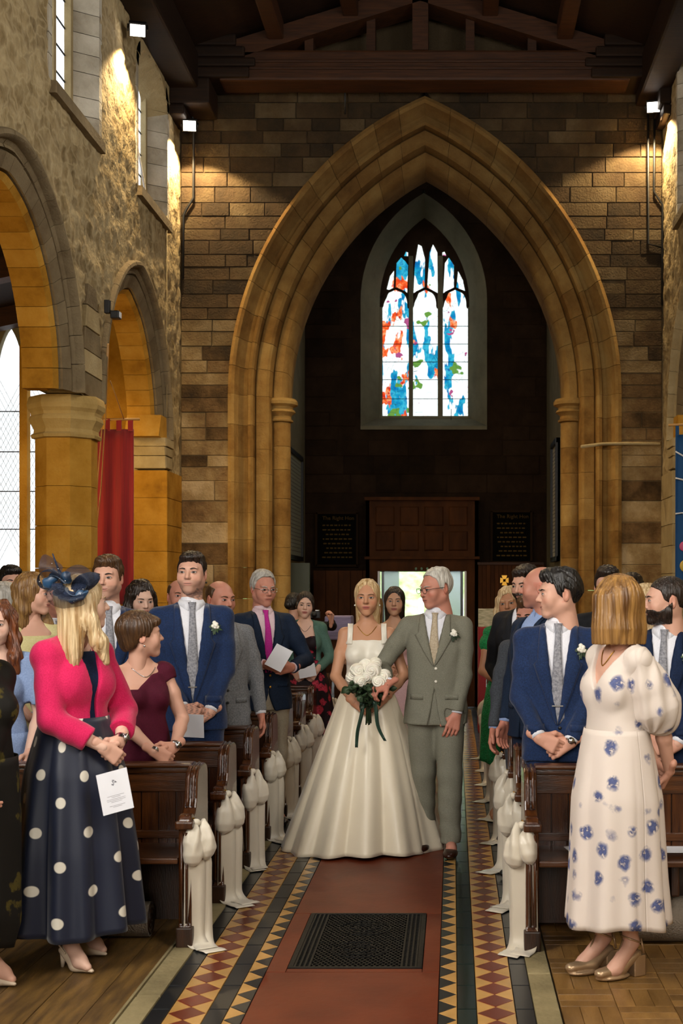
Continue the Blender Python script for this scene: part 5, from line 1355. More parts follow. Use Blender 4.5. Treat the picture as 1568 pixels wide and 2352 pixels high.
        for sd in (-1,1):
            rows = []
            for q in np.linspace(0,1,10):
                th = R(-90)+sd*R(6+168*q); c, s_ = math.cos(th), math.sin(th)
                top = np.array([rr*c*.90, .026+rr*s_*.93, cz+.004+.012*q]); drop = .026+.034*max(0,1-q*3.0); fl = 1.12+.10*max(0,1-q*3)
                rows.append([top, np.array([rr*c*fl+sd*.012*max(0,1-q*4), .024+rr*s_*fl-.004, cz+.004+.012*q-drop])])
            MB().strip(rows).build('collar', M[shirt], r_, True, solid=.004)
        # tie
        if tie:
            rows = []; zt0 = .846*h; zt1 = (vopen+.004)*h
            for q in np.linspace(0,1,18):
                z_ = zt0+(zt1-zt0)*q; wd = (.019-.006*min(q/.06,1) if q < .07 else .013+.020*min((q-.07)/.7,1))
                row = []
                for u in (-1,-.5,0,.5,1):
                    hit = project(Bs, u*wd*S_, z_, off=.006+.004*(1-abs(u))+(.007 if q<.07 else 0))
                    row.append(hit if hit is not None else Vector((u*wd,-.10,z_)))
                rows.append(row)
            MB().strip(rows).build('necktie', M[tie], r_, True, solid=.004)
            if tieclip:
                z_ = (vopen+.055)*h; q = project(Bs, 0, z_, off=.014)
                if q: MB().box(q.x-.028,q.x+.028,q.y-.004,q.y+.002,q.z-.003,q.z+.003).build('tie_clip', M['silver'], r_)
        if lapel:
            for sd in (-1,1):
                rows = []
                for q in np.linspace(0,1,22):
                    z_ = zb_+(zt_-.012-zb_)*q; w0 = (z_-zb_)/(zt_-zb_)*vw*S_
                    lw = (.075*(q/.62)**.8 if q < .62 else (.052 if q < .68 else .052-.03*(q-.68)/.32))*S_
                    row = []
                    for u in np.linspace(0,1,6):
                        hit = project(B, sd*(w0+.002+lw*u), z_, off=.0045+.003*math.sin(u*3.14))
                        row.append(hit)
                    if all(x is not None for x in row): rows.append(row)
                if len(rows) > 3: MB().strip(rows).build('lapel', mm, r_, True, solid=.004)
        for k in range(button):
            q = project(B, .012, (vopen-.008-.045*k)*h, off=.003)
            if q: MB().ball(q,(.009,.004,.009),10,6).build('button', M[btn], r_, True)
        if pocket:
            for sd in (-1,1):
                rows = []
                for u in np.linspace(.35,.78,7):
                    row = [project(B, sd*u*.19*S_, (.545+dz)*h, off=.003) for dz in (0,.018)]
                    if all(x is not None for x in row): rows.append(row)
                if len(rows) > 2: MB().strip(rows).build('pocket_flap', mm, r_, True, solid=.003)
        if flower: p.boutonniere(B, flower)
        if cuff:
            for nm,A in p.arm.items():
                d = (A['W']-A['E'])/np.linalg.norm(A['W']-A['E']); We = A['E']+(A['W']-A['E'])*.93
                MB().tube([We-d*.01, We+d*.012], .036*S_, 14).build('shirt_cuff', M[shirt], r_, True)
        p.trousers(trousers or m, shoes)
    def boutonniere(p, B, side):
        q = project(B, side*.115*p.S, .775*p.h, off=.012)
        if not q: return
        b = empty('boutonniere', (0,0,0)); b.parent = p.root
        mb = MB()
        for k in range(7):
            a = k*2.4; r_ = .004+.0022*k; mb.ball((q.x+r_*math.cos(a), q.y-.010+.001*k, q.z+r_*math.sin(a)),(.012,.010,.012),8,6)
        mb.build('rose', M['rose'], b, True)
        lf = MB()
        for k in range(7):
            a = 2.2+k*.75; L_ = .045 if k % 2 else .035; c, s_ = math.cos(a), math.sin(a)
            lf.add([(q.x,q.y-.006,q.z),(q.x+c*L_*.5-s_*.010,q.y-.014,q.z+s_*L_*.5+c*.010-.01),(q.x+c*L_,q.y-.008,q.z+s_*L_-.012),(q.x+c*L_*.5+s_*.010,q.y-.004,q.z+s_*L_*.5-c*.010-.01)],[(0,1,2,3)])
        lf.build('leaves', M['leafg'], b, False, fix=False); MB().tube([q, (q.x,q.y-.008,q.z-.05)], .003, 6).build('stem', M['leafg'], b)
    def trousers(p, m, shoes='shoeblk', wide=1.0):
        h, S_, g = p.h, p.S, p.g; s = Sdf()
        s.loft(np.array([.455,.50,.56,.60])*h, np.array([.165,.170,.163,.155])*S_*g, np.array([.112,.116,.112,.108])*S_*g, 0,0,2.3,.02)
        for i,sd in enumerate((-1,1)):
            A = p.feet[i]; kn = np.array([(sd*.086*S_+A[0])/2, A[1]*.4-.012, .28*h])
            s.chain([(sd*.082*S_,0,.50*h),kn,(A[0],A[1]+.004,.055*h)],[.098*S_*g,.076*S_*wide,.064*S_*wide],.03)
            s.cut((A[0]-.15,A[1]-.15,-.1),(A[0]+.15,A[1]+.15,.05*h), lambda x,y,z: z-.042*h+0*x+0*y, .004)
        s.warp(lambda x,y,z: .004*wob(x,y,z,24,2)+.0025*np.sin(z*60+x*20)*np.clip((.3*h-z)*4,0,1))
        V, F = s.mesh(.009 if p.fine else .013); npmesh('trousers', V, F, M[m], p.root)
        for i,sd in enumerate((-1,1)):
            A = p.feet[i]; s = Sdf(); fx, fy = A[0], A[1]
            s.ell((fx,fy+.0,.045),(.042,.06,.045),.02); s.ell((fx+sd*.008,fy-.115,.030),(.046,.10,.030),.03); s.keep(lambda x,y,z: .003-z+0*x+0*y)
            V, F = s.mesh(.007); npmesh('shoe', V, F, M[shoes], p.root)
    def garment(p, name, m, zr, da=.008, db=.008, cutf=None, res=.0075, sleeves=None, sl_r=.012, bust=0, shoulders=False, warp=None, extra=None, uvs=False, k=.02):
        """close-fitting cloth over the torso between zr (fractions of the height)"""
        h, S_ = p.h, p.S; s = Sdf(); zz = np.linspace(zr[0],zr[1],12)*h
        a = np.interp(zz,p.tz,p.ta)+da; b = np.interp(zz,p.tz,p.tb)+db; cy = np.interp(zz,p.tz,p.tcy)
        s.loft(zz,a,b,0,cy,2.3,k)
        if bust:
            for x in (-1,1): s.ell((x*.072*S_,-.074*S_,.722*h),(.062*S_+da,.055*S_*bust+db,.062*S_+da),.03)
        if shoulders:
            for sd in (-1,1): s.cone((sd*.045,.026,.822*h),(sd*p.sw,.014,p.zs),.030+da,.045+da,.025)
        for nm,(t0,t1,r0,r1) in (sleeves or {}).items():
            A = p.arm[nm]
            def at_(t): return A['S']+(A['E']-A['S'])*min(t,1) if t <= 1 else A['E']+(A['W']-A['E'])*(t-1)
            ts = [t0]+([1] if t0 < 1 < t1 else [])+[t1]; s.chain([at_(t) for t in ts],[r0+(r1-r0)*(t-t0)/(t1-t0) for t in ts],.02)
            e = at_(t1); d = e-at_(t1-.1); d = d/np.linalg.norm(d)
            s.add(e-.03,e+.12,(lambda e,d: lambda x,y,z: -((x-e[0])*d[0]+(y-e[1])*d[1]+(z-e[2])*d[2])+np.maximum(0,np.sqrt((x-e[0])**2+(y-e[1])**2+(z-e[2])**2)-r1*1.5)*4)(e,d),.003,'s')
        if extra: extra(s)
        if warp: s.warp(warp)
        if cutf:
            for lo,hi,fn in cutf: s.cut(lo,hi,fn,.004)
        V, F = s.mesh(res); p.gB = bvh(V,F); return npmesh(name, V, F, M[m] if isinstance(m,str) else m, p.root)
    def skirt(p, name, m, prof, folds=(9,.05), n=160, nz=34, seed=1, solid=.003, c0=(0,0)):
        """prof: list of (z, half-width, half-depth, cx, cy) from waist to hem"""
        rs = random.Random(seed); pr_ = np.array([q if len(q) == 5 else (*q,0,0) for q in prof]); zz = pr_[:,0]
        V = []; UV = []; ph = [rs.uniform(0,6.28) for _ in range(5)]
        for j in range(nz):
            q = j/(nz-1); z_ = zz[0]+(zz[-1]-zz[0])*q
            a,b,cx_,cy_ = [np.interp(-z_,-zz,pr_[:,i]) for i in (1,2,3,4)]
            for i in range(n+1):
                th = 2*math.pi*i/n
                fo = folds[1]*(q**.8)*(abs(math.sin(folds[0]/2*th+ph[0]+.5*math.sin(2*th+ph[1])))*1.6-1 + .5*math.sin((folds[0]*1.7)*th//1*0+ (folds[0]+3)*th+ph[2]))
                V.append((cx_+a*(1+fo)*math.cos(th), cy_+b*(1+fo)*math.sin(th), z_+.012*q*math.sin(3*th+ph[3]))); UV.append((th*(.26), z_))
        F_ = [[j*(n+1)+i,(j+1)*(n+1)+i,(j+1)*(n+1)+i+1,j*(n+1)+i+1] for j in range(nz-1) for i in range(n)]
        o = npmesh(name, np.array(V), np.array(F_), M[m] if isinstance(m,str) else m, p.root, uv=UV)
        if solid: md = o.modifiers.new('s','SOLIDIFY'); md.thickness = solid; md.offset = 0
        return o
    def heels(p, m, pointed=True, heel=.06, bow=True, block=False, turn=(0,0)):
        for i,sd in enumerate((-1,1)):
            A = p.feet[i]; s = Sdf(); fx, fy = A[0], A[1]; pl = .018 if block else 0
            s.cone((fx,fy+.03,heel+.022),(fx,fy-.06,.022+pl),.026,.034,.02,sq=(1,1,1.3)); s.cone((fx,fy-.06,.022+pl),(fx+sd*.006,fy-.155,.016+pl),.036,.010 if pointed else .028,.02,sq=(1,1,1.4))
            s.cone((fx,fy+.01,heel+.075),(fx,fy-.075,.062+pl),.026,.016,.012,'s')
            if block: s.ell((fx,fy-.09,.012),(.043,.085,.014),.006)
            s.keep(lambda x,y,z: .001-z+0*x+0*y)
            V, F = s.mesh(.0055); npmesh('shoe', V, F, M[m], p.root)
            hm = MB()
            if block: hm.box(fx-.026,fx+.026,fy+.005,fy+.065,0,heel+.02,.006)
            else: hm.tube([(fx,fy+.035,heel+.01),(fx,fy+.042,.0)],[.017,.007],8)
            hm.build('shoe_heel', M[m], p.root, True)
            st_ = MB()
            if block:
                pts = [(fx+.037*math.cos(a),fy+.004+.040*math.sin(a),heel+.088-.016*math.sin(a)) for a in np.linspace(0,2*math.pi,19)]; st_.tube(pts,.0042,6,False); st_.tube([(fx,fy-.036,heel+.09),(fx,fy-.075,.085),(fx,fy-.105,.062)],.0045,6)
                st_.tube([(fx-.03,fy+.05,heel+.03),(fx-.02,fy+.042,heel+.09)],.005,6); st_.tube([(fx+.03,fy+.05,heel+.03),(fx+.02,fy+.042,heel+.09)],.005,6)
            else:
                st_.tube([(fx-.028,fy-.01,heel+.018),(fx-.026,fy+.038,heel+.05),(fx,fy+.052,heel+.056),(fx+.026,fy+.038,heel+.05),(fx+.028,fy-.01,heel+.018)],.0036,6)
            st_.build('shoe_strap', M[m], p.root, True)
            if bow:
                bw_ = MB(); 
                for q in (-1,1): bw_.tube([(fx,fy-.092,.052),(fx+q*.014,fy-.094,.062),(fx+q*.02,fy-.094,.053),(fx,fy-.092,.052)],.0022,5); bw_.tube([(fx,fy-.092,.052),(fx+q*.014,fy-.108,.043)],.002,5)
                bw_.build('shoe_bow', M[m], p.root, True)
    def glasses(p, m='black', full=True, dark=False, r=(.022,.016)):
        g_ = MB()
        for sd in (-1,1):
            pts = [(sd*.033+r[0]*math.copysign(abs(math.cos(a))**.75,math.cos(a)), -.112+.004*abs(math.cos(a)), .0+r[1]*math.copysign(abs(math.sin(a))**.75,math.sin(a))) for a in np.linspace(0,2*math.pi,17)]
            g_.tube(p.H2B(np.array(pts)), .0016, 5, False); g_.tube(p.H2B(np.array([(sd*.054,-.110,.006),(sd*.078,-.06,.008),(sd*.083,.01,.004)])), .0016, 5)
        g_.tube(p.H2B(np.array([(-.012,-.114,.003),(0,-.117,.006),(.012,-.114,.003)])), .0016, 5)
        g_.build('glasses', M[m], p.root, True)
        if dark:
            for sd in (-1,1):
                pts = [(sd*.033+r[0]*math.cos(a), -.111, r[1]*math.sin(a)) for a in np.linspace(0,2*math.pi,16,endpoint=False)]
                mb = MB().add(p.H2B(np.array(pts)), [tuple(range(16))]); mb.build('lens', M['black'], p.root, fix=False)
    def necklace(p, m='silver', zf=.80, r=.075, drop=.03):
        pts = []
        B = bvh(p.bV, p.bF)
        for a in np.linspace(-1,1,23):
            x = a*r; z_ = zf*p.h+drop*(abs(a)**1.6)*1.3-drop*.2
            q = project(B, x, z_, off=.003)
            if q: pts.append(q)
        if len(pts) > 5: MB().tube(pts, .0022, 6).build('necklace', M[m], p.root, True)
    def earring(p, m='silver', sd=(1,)):
        for s_ in sd: MB().ball(p.H2B(np.array([[s_*.082,.012,-.052]]))[0], .006, 8, 6).build('earring', M[m], p.root, True)
    def watch(p, nm, m='silver', face=True):
        A = p.arm[nm]; d = A['D']; c = A['W']-(A['W']-A['E'])/np.linalg.norm(A['W']-A['E'])*.005; d = (A['W']-A['E'])/np.linalg.norm(A['W']-A['E'])
        MB().tube([c-d*.009, c+d*.009], .031*(1 if p.sex=='m' else .88), 16, False).build('watch_strap', M[m], p.root, True, solid=.003)
        n = -A['N']; q = c+n*.032
        if face: MB().tube([q-n*.004, q+n*.006], .017, 14).build('watch_face', M[m], p.root, True)
M['lipline'] = mat('lipline', '#3a120e', rough=.6)
# ================================================================== PEWS
PY0, PDY, NP = 6.02, .855, 9
def make_pew(x0, x1, aisle_side, detailed, label):
    """x0<x1 in world; origin at the aisle end, front of the bench end; +Y is towards the back"""
    xa = x1 if aisle_side > 0 else x0          # aisle end
    root = empty('pew', (xa, 0, 0)); ln = (x1-x0)*(-aisle_side)   # local extent from 0 to ln
    far = ln; s_ = -aisle_side
    th = .06*s_
    ZK = .95
    prof = [(0,0),(0,.10),(.012,.115),(.012,.57),(.0,.585),(.0,.615),(.02,.64),(.055,.645),(.085,.63),(.10,.635),(.125,.66),(.145,.70),(.155,.76),(.16,.80),(.185,.835),(.235,.85),(.36,.85),(.40,.835),(.42,.80),(.43,.4),(.44,.12),(.46,.10),(.46,0)]
    for xe in (0.0, far-th):
        e = MB().prism(prof, lambda u,v,d: (xe+d, u, v), 0, th).build('bench_end', M['pew'], root)
        md = e.modifiers.new('b','BEVEL'); md.width = .008; md.segments = 2; md.limit_method = 'ANGLE'
        # raised moulding along the front edge, on the arm and the shoulder
        if xe == 0.0:
            mo = MB()
            for dx in (.018, .042):
                mo.tube([(dx*s_, -.006, .12),(dx*s_, -.006, .56)], .007, 6)
                mo.tube([(dx*s_, .118,.665),(dx*s_, .138,.70),(dx*s_,.148,.76),(dx*s_,.155,.80),(dx*s_,.185,.842),(dx*s_,.3,.857)], .008, 6)
            mo.build('edge_moulding', M['pew'], e, True)
            MB().box(min(-.012*s_,.072*s_), max(-.012*s_,.072*s_), -.016, .1, .575, .615, .01).build('arm_capping', M['pew'], e)
            MB().box(min(-.008*s_,.068*s_), max(-.008*s_,.068*s_), -.012, .475, 0, .10, .008).build('end_plinth', M['pewd'], e)
    a, b = sorted((th, far-th))
    yb = .36
    MB().box(a, b, yb-.012, yb+.06, .795, .825, .01).box(a, b, yb-.028, yb+.075, .825, .848, .011).build('top_rail', M['pewh'], root)
    MB().box(a, b, yb+.0, yb+.035, .70, .795, .004).box(a, b, yb, yb+.035, .46, .50, .003).build('back_rail', M['pewh'], root)
    if detailed:
        n = int((b-a)/.082); wd = (b-a)/n
        me = None
        for k in range(n):
            if me is None:
                o = MB().prism([(.002,.42),(wd-.002,.42),(wd-.002,.71),(.002,.71)], lambda u,v,d:(u,yb+.02-d,v), 0, .012, .004).build('back_board', M['pew'], root); me = o.data
            else: o = link('back_board', me, root)
            o.location = (a+k*wd, 0, 0)
        MB().box(a, b, yb+.02, yb+.03, .40, .72).build('back_panel', M['pewd'], root)
    else:
        MB().box(a, b, yb+.008, yb+.03, .40, .72).build('back_panel', M['pew'], root)
    MB().box(a, b, .0, yb+.02, .405, .435, .008).build('seat', M['pewh'], root)
    MB().box(a, b, .30, .33, .06, .405).build('seat_riser', M['pewd'], root)
    for fx in (.33, .67):
        xm = a+(b-a)*fx; MB().box(xm-.02, xm+.02, .05, .3, .25, .405, .01).build('seat_bracket', M['pewd'], root)
    MB().box(a, b, yb+.06, yb+.20, .60, .615, .004).build('book_shelf', M['pewd'], root)
    for ch in root.children: ch.scale.z = ZK
    return root
ordn = ['front', 'second', 'third', 'fourth', 'fifth', 'sixth', 'seventh', 'eighth', 'ninth']
for sd, nm in ((-1, 'left'), (1, 'right')):
    x0, x1 = (-3.12, -1.21) if sd < 0 else (.33, 2.36)
    A_ = make_pew(x0, x1, -sd, True, ''); B_ = None
    for k in range(NP):
        if k == 0: p_ = A_
        elif k < 3: p_ = copy_tree(A_)
        elif k == 3: B_ = make_pew(x0, x1, -sd, False, ''); p_ = B_
        else: p_ = copy_tree(B_)
        p_.location.y = PY0+PDY*k - (.07 if sd > 0 else 0)
        T(p_, 'dark oak pew on the %s side of the aisle, %s row%s' % (nm, ordn[k], ' nearest the camera' if k == 0 else ''), 'pew', 'oak pews along the aisle')
# ---- ribbons on the aisle ends
M['satin'] = mat('satin', '#cfc5b2', rough=.35, sheen=.3, var=.06, scale=5, spec=.5)
M['satin_l'] = mat('satin_l', '#d6cdbb', rough=.38, sheen=.2, var=.05, scale=5)
RB = {}
def ribbon(x, y, z, sd, seed, puff, m):
    """sd: +1 = aisle lies towards +X (left pews); local x points into the aisle and towards the altar"""
    rs = random.Random(seed); root = empty('ribbon_bow', (x, y, z)); wd = .105
    def tail(x0, dy, curl, name, ph, lift):
        path = []; Hh = z-.004-lift; r_ = .06
        for i in range(15): u = i/14; path.append((x0+.010*math.sin(u*3+ph)+.012*u, -.03-(Hh-r_-.03)*u))
        xe = path[-1][0]
        for i in range(1,7): a = math.pi/2*i/6; path.append((xe+r_*(1-math.cos(a)), -(Hh-r_)-r_*math.sin(a)))
        xe = path[-1][0]
        for i in range(1,6): path.append((xe+curl*i/5, -Hh+.004*abs(math.sin(i*1.1+ph))))
        rows = []; m_ = len(path)
        for i,(px_,pz) in enumerate(path):
            u = i/(m_-1); wv = wd*(.55+.45*min(u*5,1)); sk = .10*max(0,u-.62)*math.sin(ph*2)
            rows.append([(px_+.005*math.sin(k*1.4+ph)*(1-u), dy+sk+(k/4-.5)*wv, pz) for k in range(5)])
        MB().strip(rows).build(name, m, root, True, solid=.0015)
    tail(.016, -.012, rs.uniform(.07,.16), 'ribbon_tail', rs.random()*3, 0)
    tail(.010, .030, rs.uniform(.05,.10), 'ribbon_tail', rs.random()*3, .003)
    # puffed satin loops: hanging teardrops with soft creases
    for k,(dy,ln,w2,tx) in enumerate(((-.016,.205*puff,.050,.006),(.030,.18*puff,.042,.0))):
        key = (k, round(puff,2), seed % 3)
        if key not in RB:
            s = Sdf(); zz = np.array([.0,-.03,-.09,-.15,-.185,-.205])/.205*ln
            s.loft(zz, np.array([.012,.026,.036,.038,.030,.012]), np.array([.012,.022,w2,w2*1.05,w2*.8,.012]), np.array([.012,.026,.034,.036,.032,.028]), 0, 2.2, .01)
            ph = seed % 3*2.1+k
            s.warp(lambda x_,y_,z_: .0055*np.sin(y_*120+3*np.sin(z_*14+ph)+ph)*np.clip(1+z_/ln,.15,1)+.0025*np.sin(y_*70+z_*26+ph*2))
            V, F = s.mesh(.006); RB[key] = npmesh('ribbon_loop', V, F, m, root); o = RB[key]
        else: o = link('ribbon_loop', RB[key].data.copy() if RB[key].data.materials[0] != m else RB[key].data, root); o.data.materials[0] = m
        o.location = (tx, dy, .006); o.rotation_euler = (R(-4 if k == 0 else 7), 0, 0)
    MB().ball((.018,0,.0), (.018,.022,.018)).build('ribbon_knot', m, root, True)
    MB().tube([(.004,-.01,.02),(.010,.050,-.02),(.006,.055,-.10)], .004, 6).build('ribbon_cord', M['gilt'], root, True)
    root.rotation_euler = (0,0,-R(55) if sd > 0 else R(180+55)); return root
for sd, xx, nm in ((1, -1.205, 'left'), (-1, .325, 'right')):
    for k in range(NP):
        y_ = PY0+PDY*k+.06-(.07 if sd < 0 else 0); z_ = .57
        rb = ribbon(xx, y_, z_, sd, k*7+sd+40, [1.0,1.05,1.15,.95,1.1,1,1,1,1][k], M['satin'] if sd < 0 else M['satin_l'])
        T(rb, 'cream satin ribbon bow with trailing tails, %s side, %s pew from the camera' % (nm, ordn[k]), 'ribbon', 'satin bows on the pew ends')
# ---- hassocks / rolled mats under the pews and papers on the seat
M['hass'] = mat('hass', '#85796a', rough=.95, bump=.5, bscale=120, var=.2, scale=20)
def roll(x0, x1, y, r, label):
    r_ = empty('rolled_mat', (x0, y, 0)); T(r_, label, 'mat')
    o = MB().tube([(0,0,r+.002),(x1-x0,0,r+.002)], r, 20).build('roll', M['hass'], r_, auto=40)
    sp = []
    for k in range(60):
        a = k*.32; rr = r*(1-k/66); sp.append((x1-x0+.002, rr*math.cos(a), r+rr*math.sin(a)))
    MB().tube(sp, .004, 5).build('coil_edge', M['pewd'], r_, True)
roll(-1.92, -1.44, 6.22, .082, 'rolled grey-brown kneeling mat under the front left pew')
roll(.80, 1.55, 6.14, .105, 'rolled grey-brown kneeling mat under the front right pew')
def leaflet(name, c, u, v, label, lines=True, thick=.0015, parent=None):
    """card with centre c, half-vectors u (width) and v (height)"""
    c, u, v = Vector(c), Vector(u), Vector(v); n = u.cross(v).normalized()*thick
    r_ = empty(name, c); T(r_, label, 'booklet')
    MB().add([p+q for q in (-n,n) for p in (-u-v, u-v, u+v, -u+v)], [(0,3,2,1),(4,5,6,7),(0,1,5,4),(1,2,6,5),(2,3,7,6),(3,0,4,7)]).build('card', M['paper'], r_)
    if lines:
        ln = MB()
        for k, (y_, wd) in enumerate(((-.18,.55),(-.25,.3),(-.34,.62),(-.41,.6),(-.48,.35),(-.66,.5),(-.72,.3))):
            for sg in (1, -1):
                a = v*y_; ln.add([a-u*wd+n*1.2*sg-v*.008, a+u*wd+n*1.2*sg-v*.008, a+u*wd+n*1.2*sg+v*.008, a-u*wd+n*1.2*sg+v*.008], [(0,1,2,3)])
        ln.build('printed_lines', mat('print', '#77777e'), r_, fix=False)
        mo = MB()
        for k in range(5):
            a = v*.42+u*.05*math.cos(k*1.9)+v*.05*math.sin(k*1.9)
            for sg in (1, -1): mo.add([a+n*1.25*sg, a+u*.2*math.cos(k)+v*.1*math.sin(k*2)+n*1.25*sg, a+u*.1*math.cos(k+1)+v*.14*math.sin(k+1)+n*1.25*sg], [(0,1,2)])
        mo.build('printed_motif', bpy.data.materials['print'], r_, fix=False)
    return r_
leaflet('order_of_service', (1.0, 6.1, .438), (.09,.0,0), (.02,.07,0), 'white order-of-service card lying flat on the right front pew at the far right', False)
leaflet('order_of_service', (.58, 6.12, .438), (.05,.02,0), (-.01,.06,0), 'white order-of-service card lying flat on the right front pew behind the floral dress', False)
# ================================================================== THE WEDDING PARTY AND GUESTS
def clasp(h, z=.545, y=-.20, x=0.0, over='R', tat=False):
    a = dict(W=(x-.075,y+.02,(z+.012)*h), D=(.85,-.22,-.42), N=(.1,.95,-.1), pose='wrap', tat=tat); b = dict(W=(x+.075,y+.035,z*h), D=(-.85,-.20,-.45), N=(0,1,-.15), pose='wrap', tat=tat)
    return dict(R=a, L=b) if over == 'R' else dict(R=dict(a, W=(x-.075,y+.04,z*h)), L=dict(b, W=(x+.075,y+.015,(z+.012)*h)))
# ---------------------------------------------------------------- bride
br = Person(-.554, 8.39, 1.71, 3, 'bride in a square-necked ivory satin gown walking up the aisle', 'f', head=(-4,2,0), skin='bride', hair='long', haircol='pale', hp=dict(len=.24,a=.082,face=(.062,.085,.108),t=.007,gap=.066,cpart=True), fine=True, bust=.95, blush=.45, lips='#a04a44', brow='#5a4028',
    arms=dict(R=dict(W=(-.075,-.235,.555*1.71), D=(.75,-.35,-.45), N=(.35,.3,-.2), pose='wrap', hint=(-.9,.5,-.2)), L=dict(W=(.105,-.22,.565*1.71), D=(-.75,-.4,-.45), N=(-.35,.3,-.2), pose='wrap', hint=(.9,.5,-.2))))
h = br.h
br.garment('bodice', 'ivory2', (.605,.778), .007, .007, bust=.95, res=.006, warp=lambda x,y,z: .0012*np.sin(np.abs(x)*70+z*30))
B = br.gB; Bb = bvh(br.bV, br.bF)
for sd in (-1,1):
    rows = []
    for z_ in np.linspace(.762*h, .8275*h, 12):
        row = [project(Bb if z_ > .772*h else B, sd*(.092+.036*u-.004*(z_-.762*h)/.1), z_, off=.006) for u in (0,.33,.66,1)]
        if all(q is not None for q in row): rows.append(row)
    last = rows[-1]; rows.append([Vector((q.x, .02, q.z+.022)) for q in last]); rows.append([Vector((q.x, .07, q.z-.02)) for q in last])
    MB().strip(rows).build('strap', M['ivory2'], br.root, True, solid=.006)
br.skirt('gown_skirt', 'ivory', [(.628*h,.128,.098),(.60*h,.150,.115),(.56*h,.185,.165),(.40*h,.285,.26,-.005,.0),(.20*h,.40,.37,-.02,.01),(.012,.505,.46,-.04,.02)], (12,.075), 260, 46, 5)
br.garment('waist_band', 'ivory2', (.598,.635), .011, .011, res=.006)
br.necklace('gilt', .80, .06, .045); br.earring('rose', (1,-1))
# ---------------------------------------------------------------- father of the bride
fa = Person(-.112, 8.25, 1.775, -4, 'white-haired man in a grey suit and glasses arm in arm with the bride', 'm', head=(-50,9,0), skin='ruddy', hair='old', haircol='white', hp=dict(t=.011), fine=True, blush=.5, brow='grey', girth=1.03,
    arms=dict(R=dict(W=(-.275,-.235,.605*1.775), D=(-.75,-.45,-.38), N=(.3,.4,-.8), pose='wrap', hint=(-.7,.6,-.5)), L=dict(W=(.135,-.10,.475*1.775), D=(-.25,-.28,-.9), N=(-.3,.95,-.1), pose='spread', hint=(1,.25,0))), feetdy=-.10, legx=(.075,.10))
fa.suit('gsuit', tie='goldtie', flower=1, vopen=.662, btn='rose', shoes='shoe', tail=.2)
fa.glasses('shoeblk')
# ---------------------------------------------------------------- bouquet
Yq = 8.06; bq = empty('bouquet', at(846,1570,Yq)); T(bq, 'round bouquet of white roses with green leaves held by the bride', 'bouquet')
def rose(parent, c, r, seed, name='rose'):
    s = Sdf(); s.ell((0,0,0),(r,r*.85,r),.01)
    def pet(x,y,z):
        a = np.arctan2(z,x); rho = np.sqrt(x*x+z*z)/r; q = rho*3.4+a*.42+seed
        return (y < .3*r)*(.16*r*(np.abs((q % 1.0)-.5)*2)**1.5 + .05*r*np.cos(a*3+rho*5+seed)*rho)
    s.warp(pet); V, F = s.mesh(r*.075); o = npmesh(name, V*np.array([1,1,.95]), F, M['rose'], parent); o.location = c; o.rotation_euler = (math.sin(seed*3)*.4, 0, math.cos(seed*2)*.4); return o
for k,(px,py,dy,r) in enumerate(((820,1540,0,.040),(857,1538,-.02,.044),(882,1552,.0,.038),(826,1563,-.035,.034),(872,1566,-.04,.036),(845,1552,-.03,.03),(806,1555,.02,.034),(862,1525,.03,.034),(838,1528,.03,.034))):
    q = at(px,py,Yq)-at(846,1570,Yq); rose(bq, (q.x*.95,dy,q.z+.0), r*1.28, k)
def leaf_mesh(name, m, L_=.05, w_=.016):
    rows = []
    for i in range(7):
        u = i/6; wd = w_*math.sin(math.pi*u**.8)+.0004; rows.append([(-wd, .004, u*L_), (0, -.003-.008*math.sin(u*3), u*L_), (wd, .004, u*L_)])
    mb = MB().strip(rows); o = mb.build(name, m, None, True, fix=False); return o
lf0 = leaf_mesh('leaf', M['leafg']); rs = random.Random(11); first = True
for k in range(130):
    o = lf0 if first else link('leaf', lf0.data); first = False; o.parent = bq
    a = rs.uniform(0,2*math.pi); low = k % 3 == 0
    rr = rs.uniform(.05,.12)
    if not low: o.location = (rr*math.cos(a)*1.05, rs.uniform(-.05,.05), -.015-abs(math.sin(a))*.03+rs.uniform(-.035,.03)); o.rotation_euler = (rs.uniform(.6,2.6), rs.uniform(-1.8,1.8), rs.uniform(-.8,.8))
    else: o.location = (rs.uniform(-.05,.05), rs.uniform(-.06,0), rs.uniform(-.12,-.04)); o.rotation_euler = (rs.uniform(1.6,3.4), rs.uniform(-.8,.8), rs.uniform(-.6,.6))
    s_ = rs.uniform(.8,1.4); o.scale = (s_,s_,s_)
for k in range(11):
    a = k*.6; MB().tube([(.012*math.cos(a)*1.6,.012*math.sin(a),-.04),(.010*math.cos(a),.010*math.sin(a),-.13),(.016*math.cos(a),.014*math.sin(a),-.235-.01*(k%3))], .004, 6).build('stem', M['leafg'], bq, True)
M['gribbon'] = mat('gribbon', '#1d3a2c', rough=.35, sheen=.2)
for (dx, ln_, sw_) in ((-.035,.30,-.02),(.035,.26,.045)):
    rows = []
    for i in range(14):
        u = i/13; rows.append([(dx*(1+.6*u)+sw_*u*u+q*.013*(1-.3*u)+.006*math.sin(u*7), -.045-.01*math.sin(u*5+q), -.09-ln_*u) for q in (-1,0,1)])
    MB().strip(rows).build('ribbon_tail', M['gribbon'], bq, True, solid=.001)
for sd in (-1,1): 
    rows = [[(sd*(.012+.04*math.sin(u*math.pi))+.0, -.045-.014*math.sin(u*6.28)+q*.002, -.10-.02*math.sin(u*math.pi)+q*.014) for q in (-1,0,1)] for u in np.linspace(0,1,10)]
    MB().strip(rows).build('ribbon_loop', M['gribbon'], bq, True, solid=.001)
MB().tube([(0,0,-.09),(0,0,-.14)], .024, 10).build('ribbon_binding', M['gribbon'], bq, True)
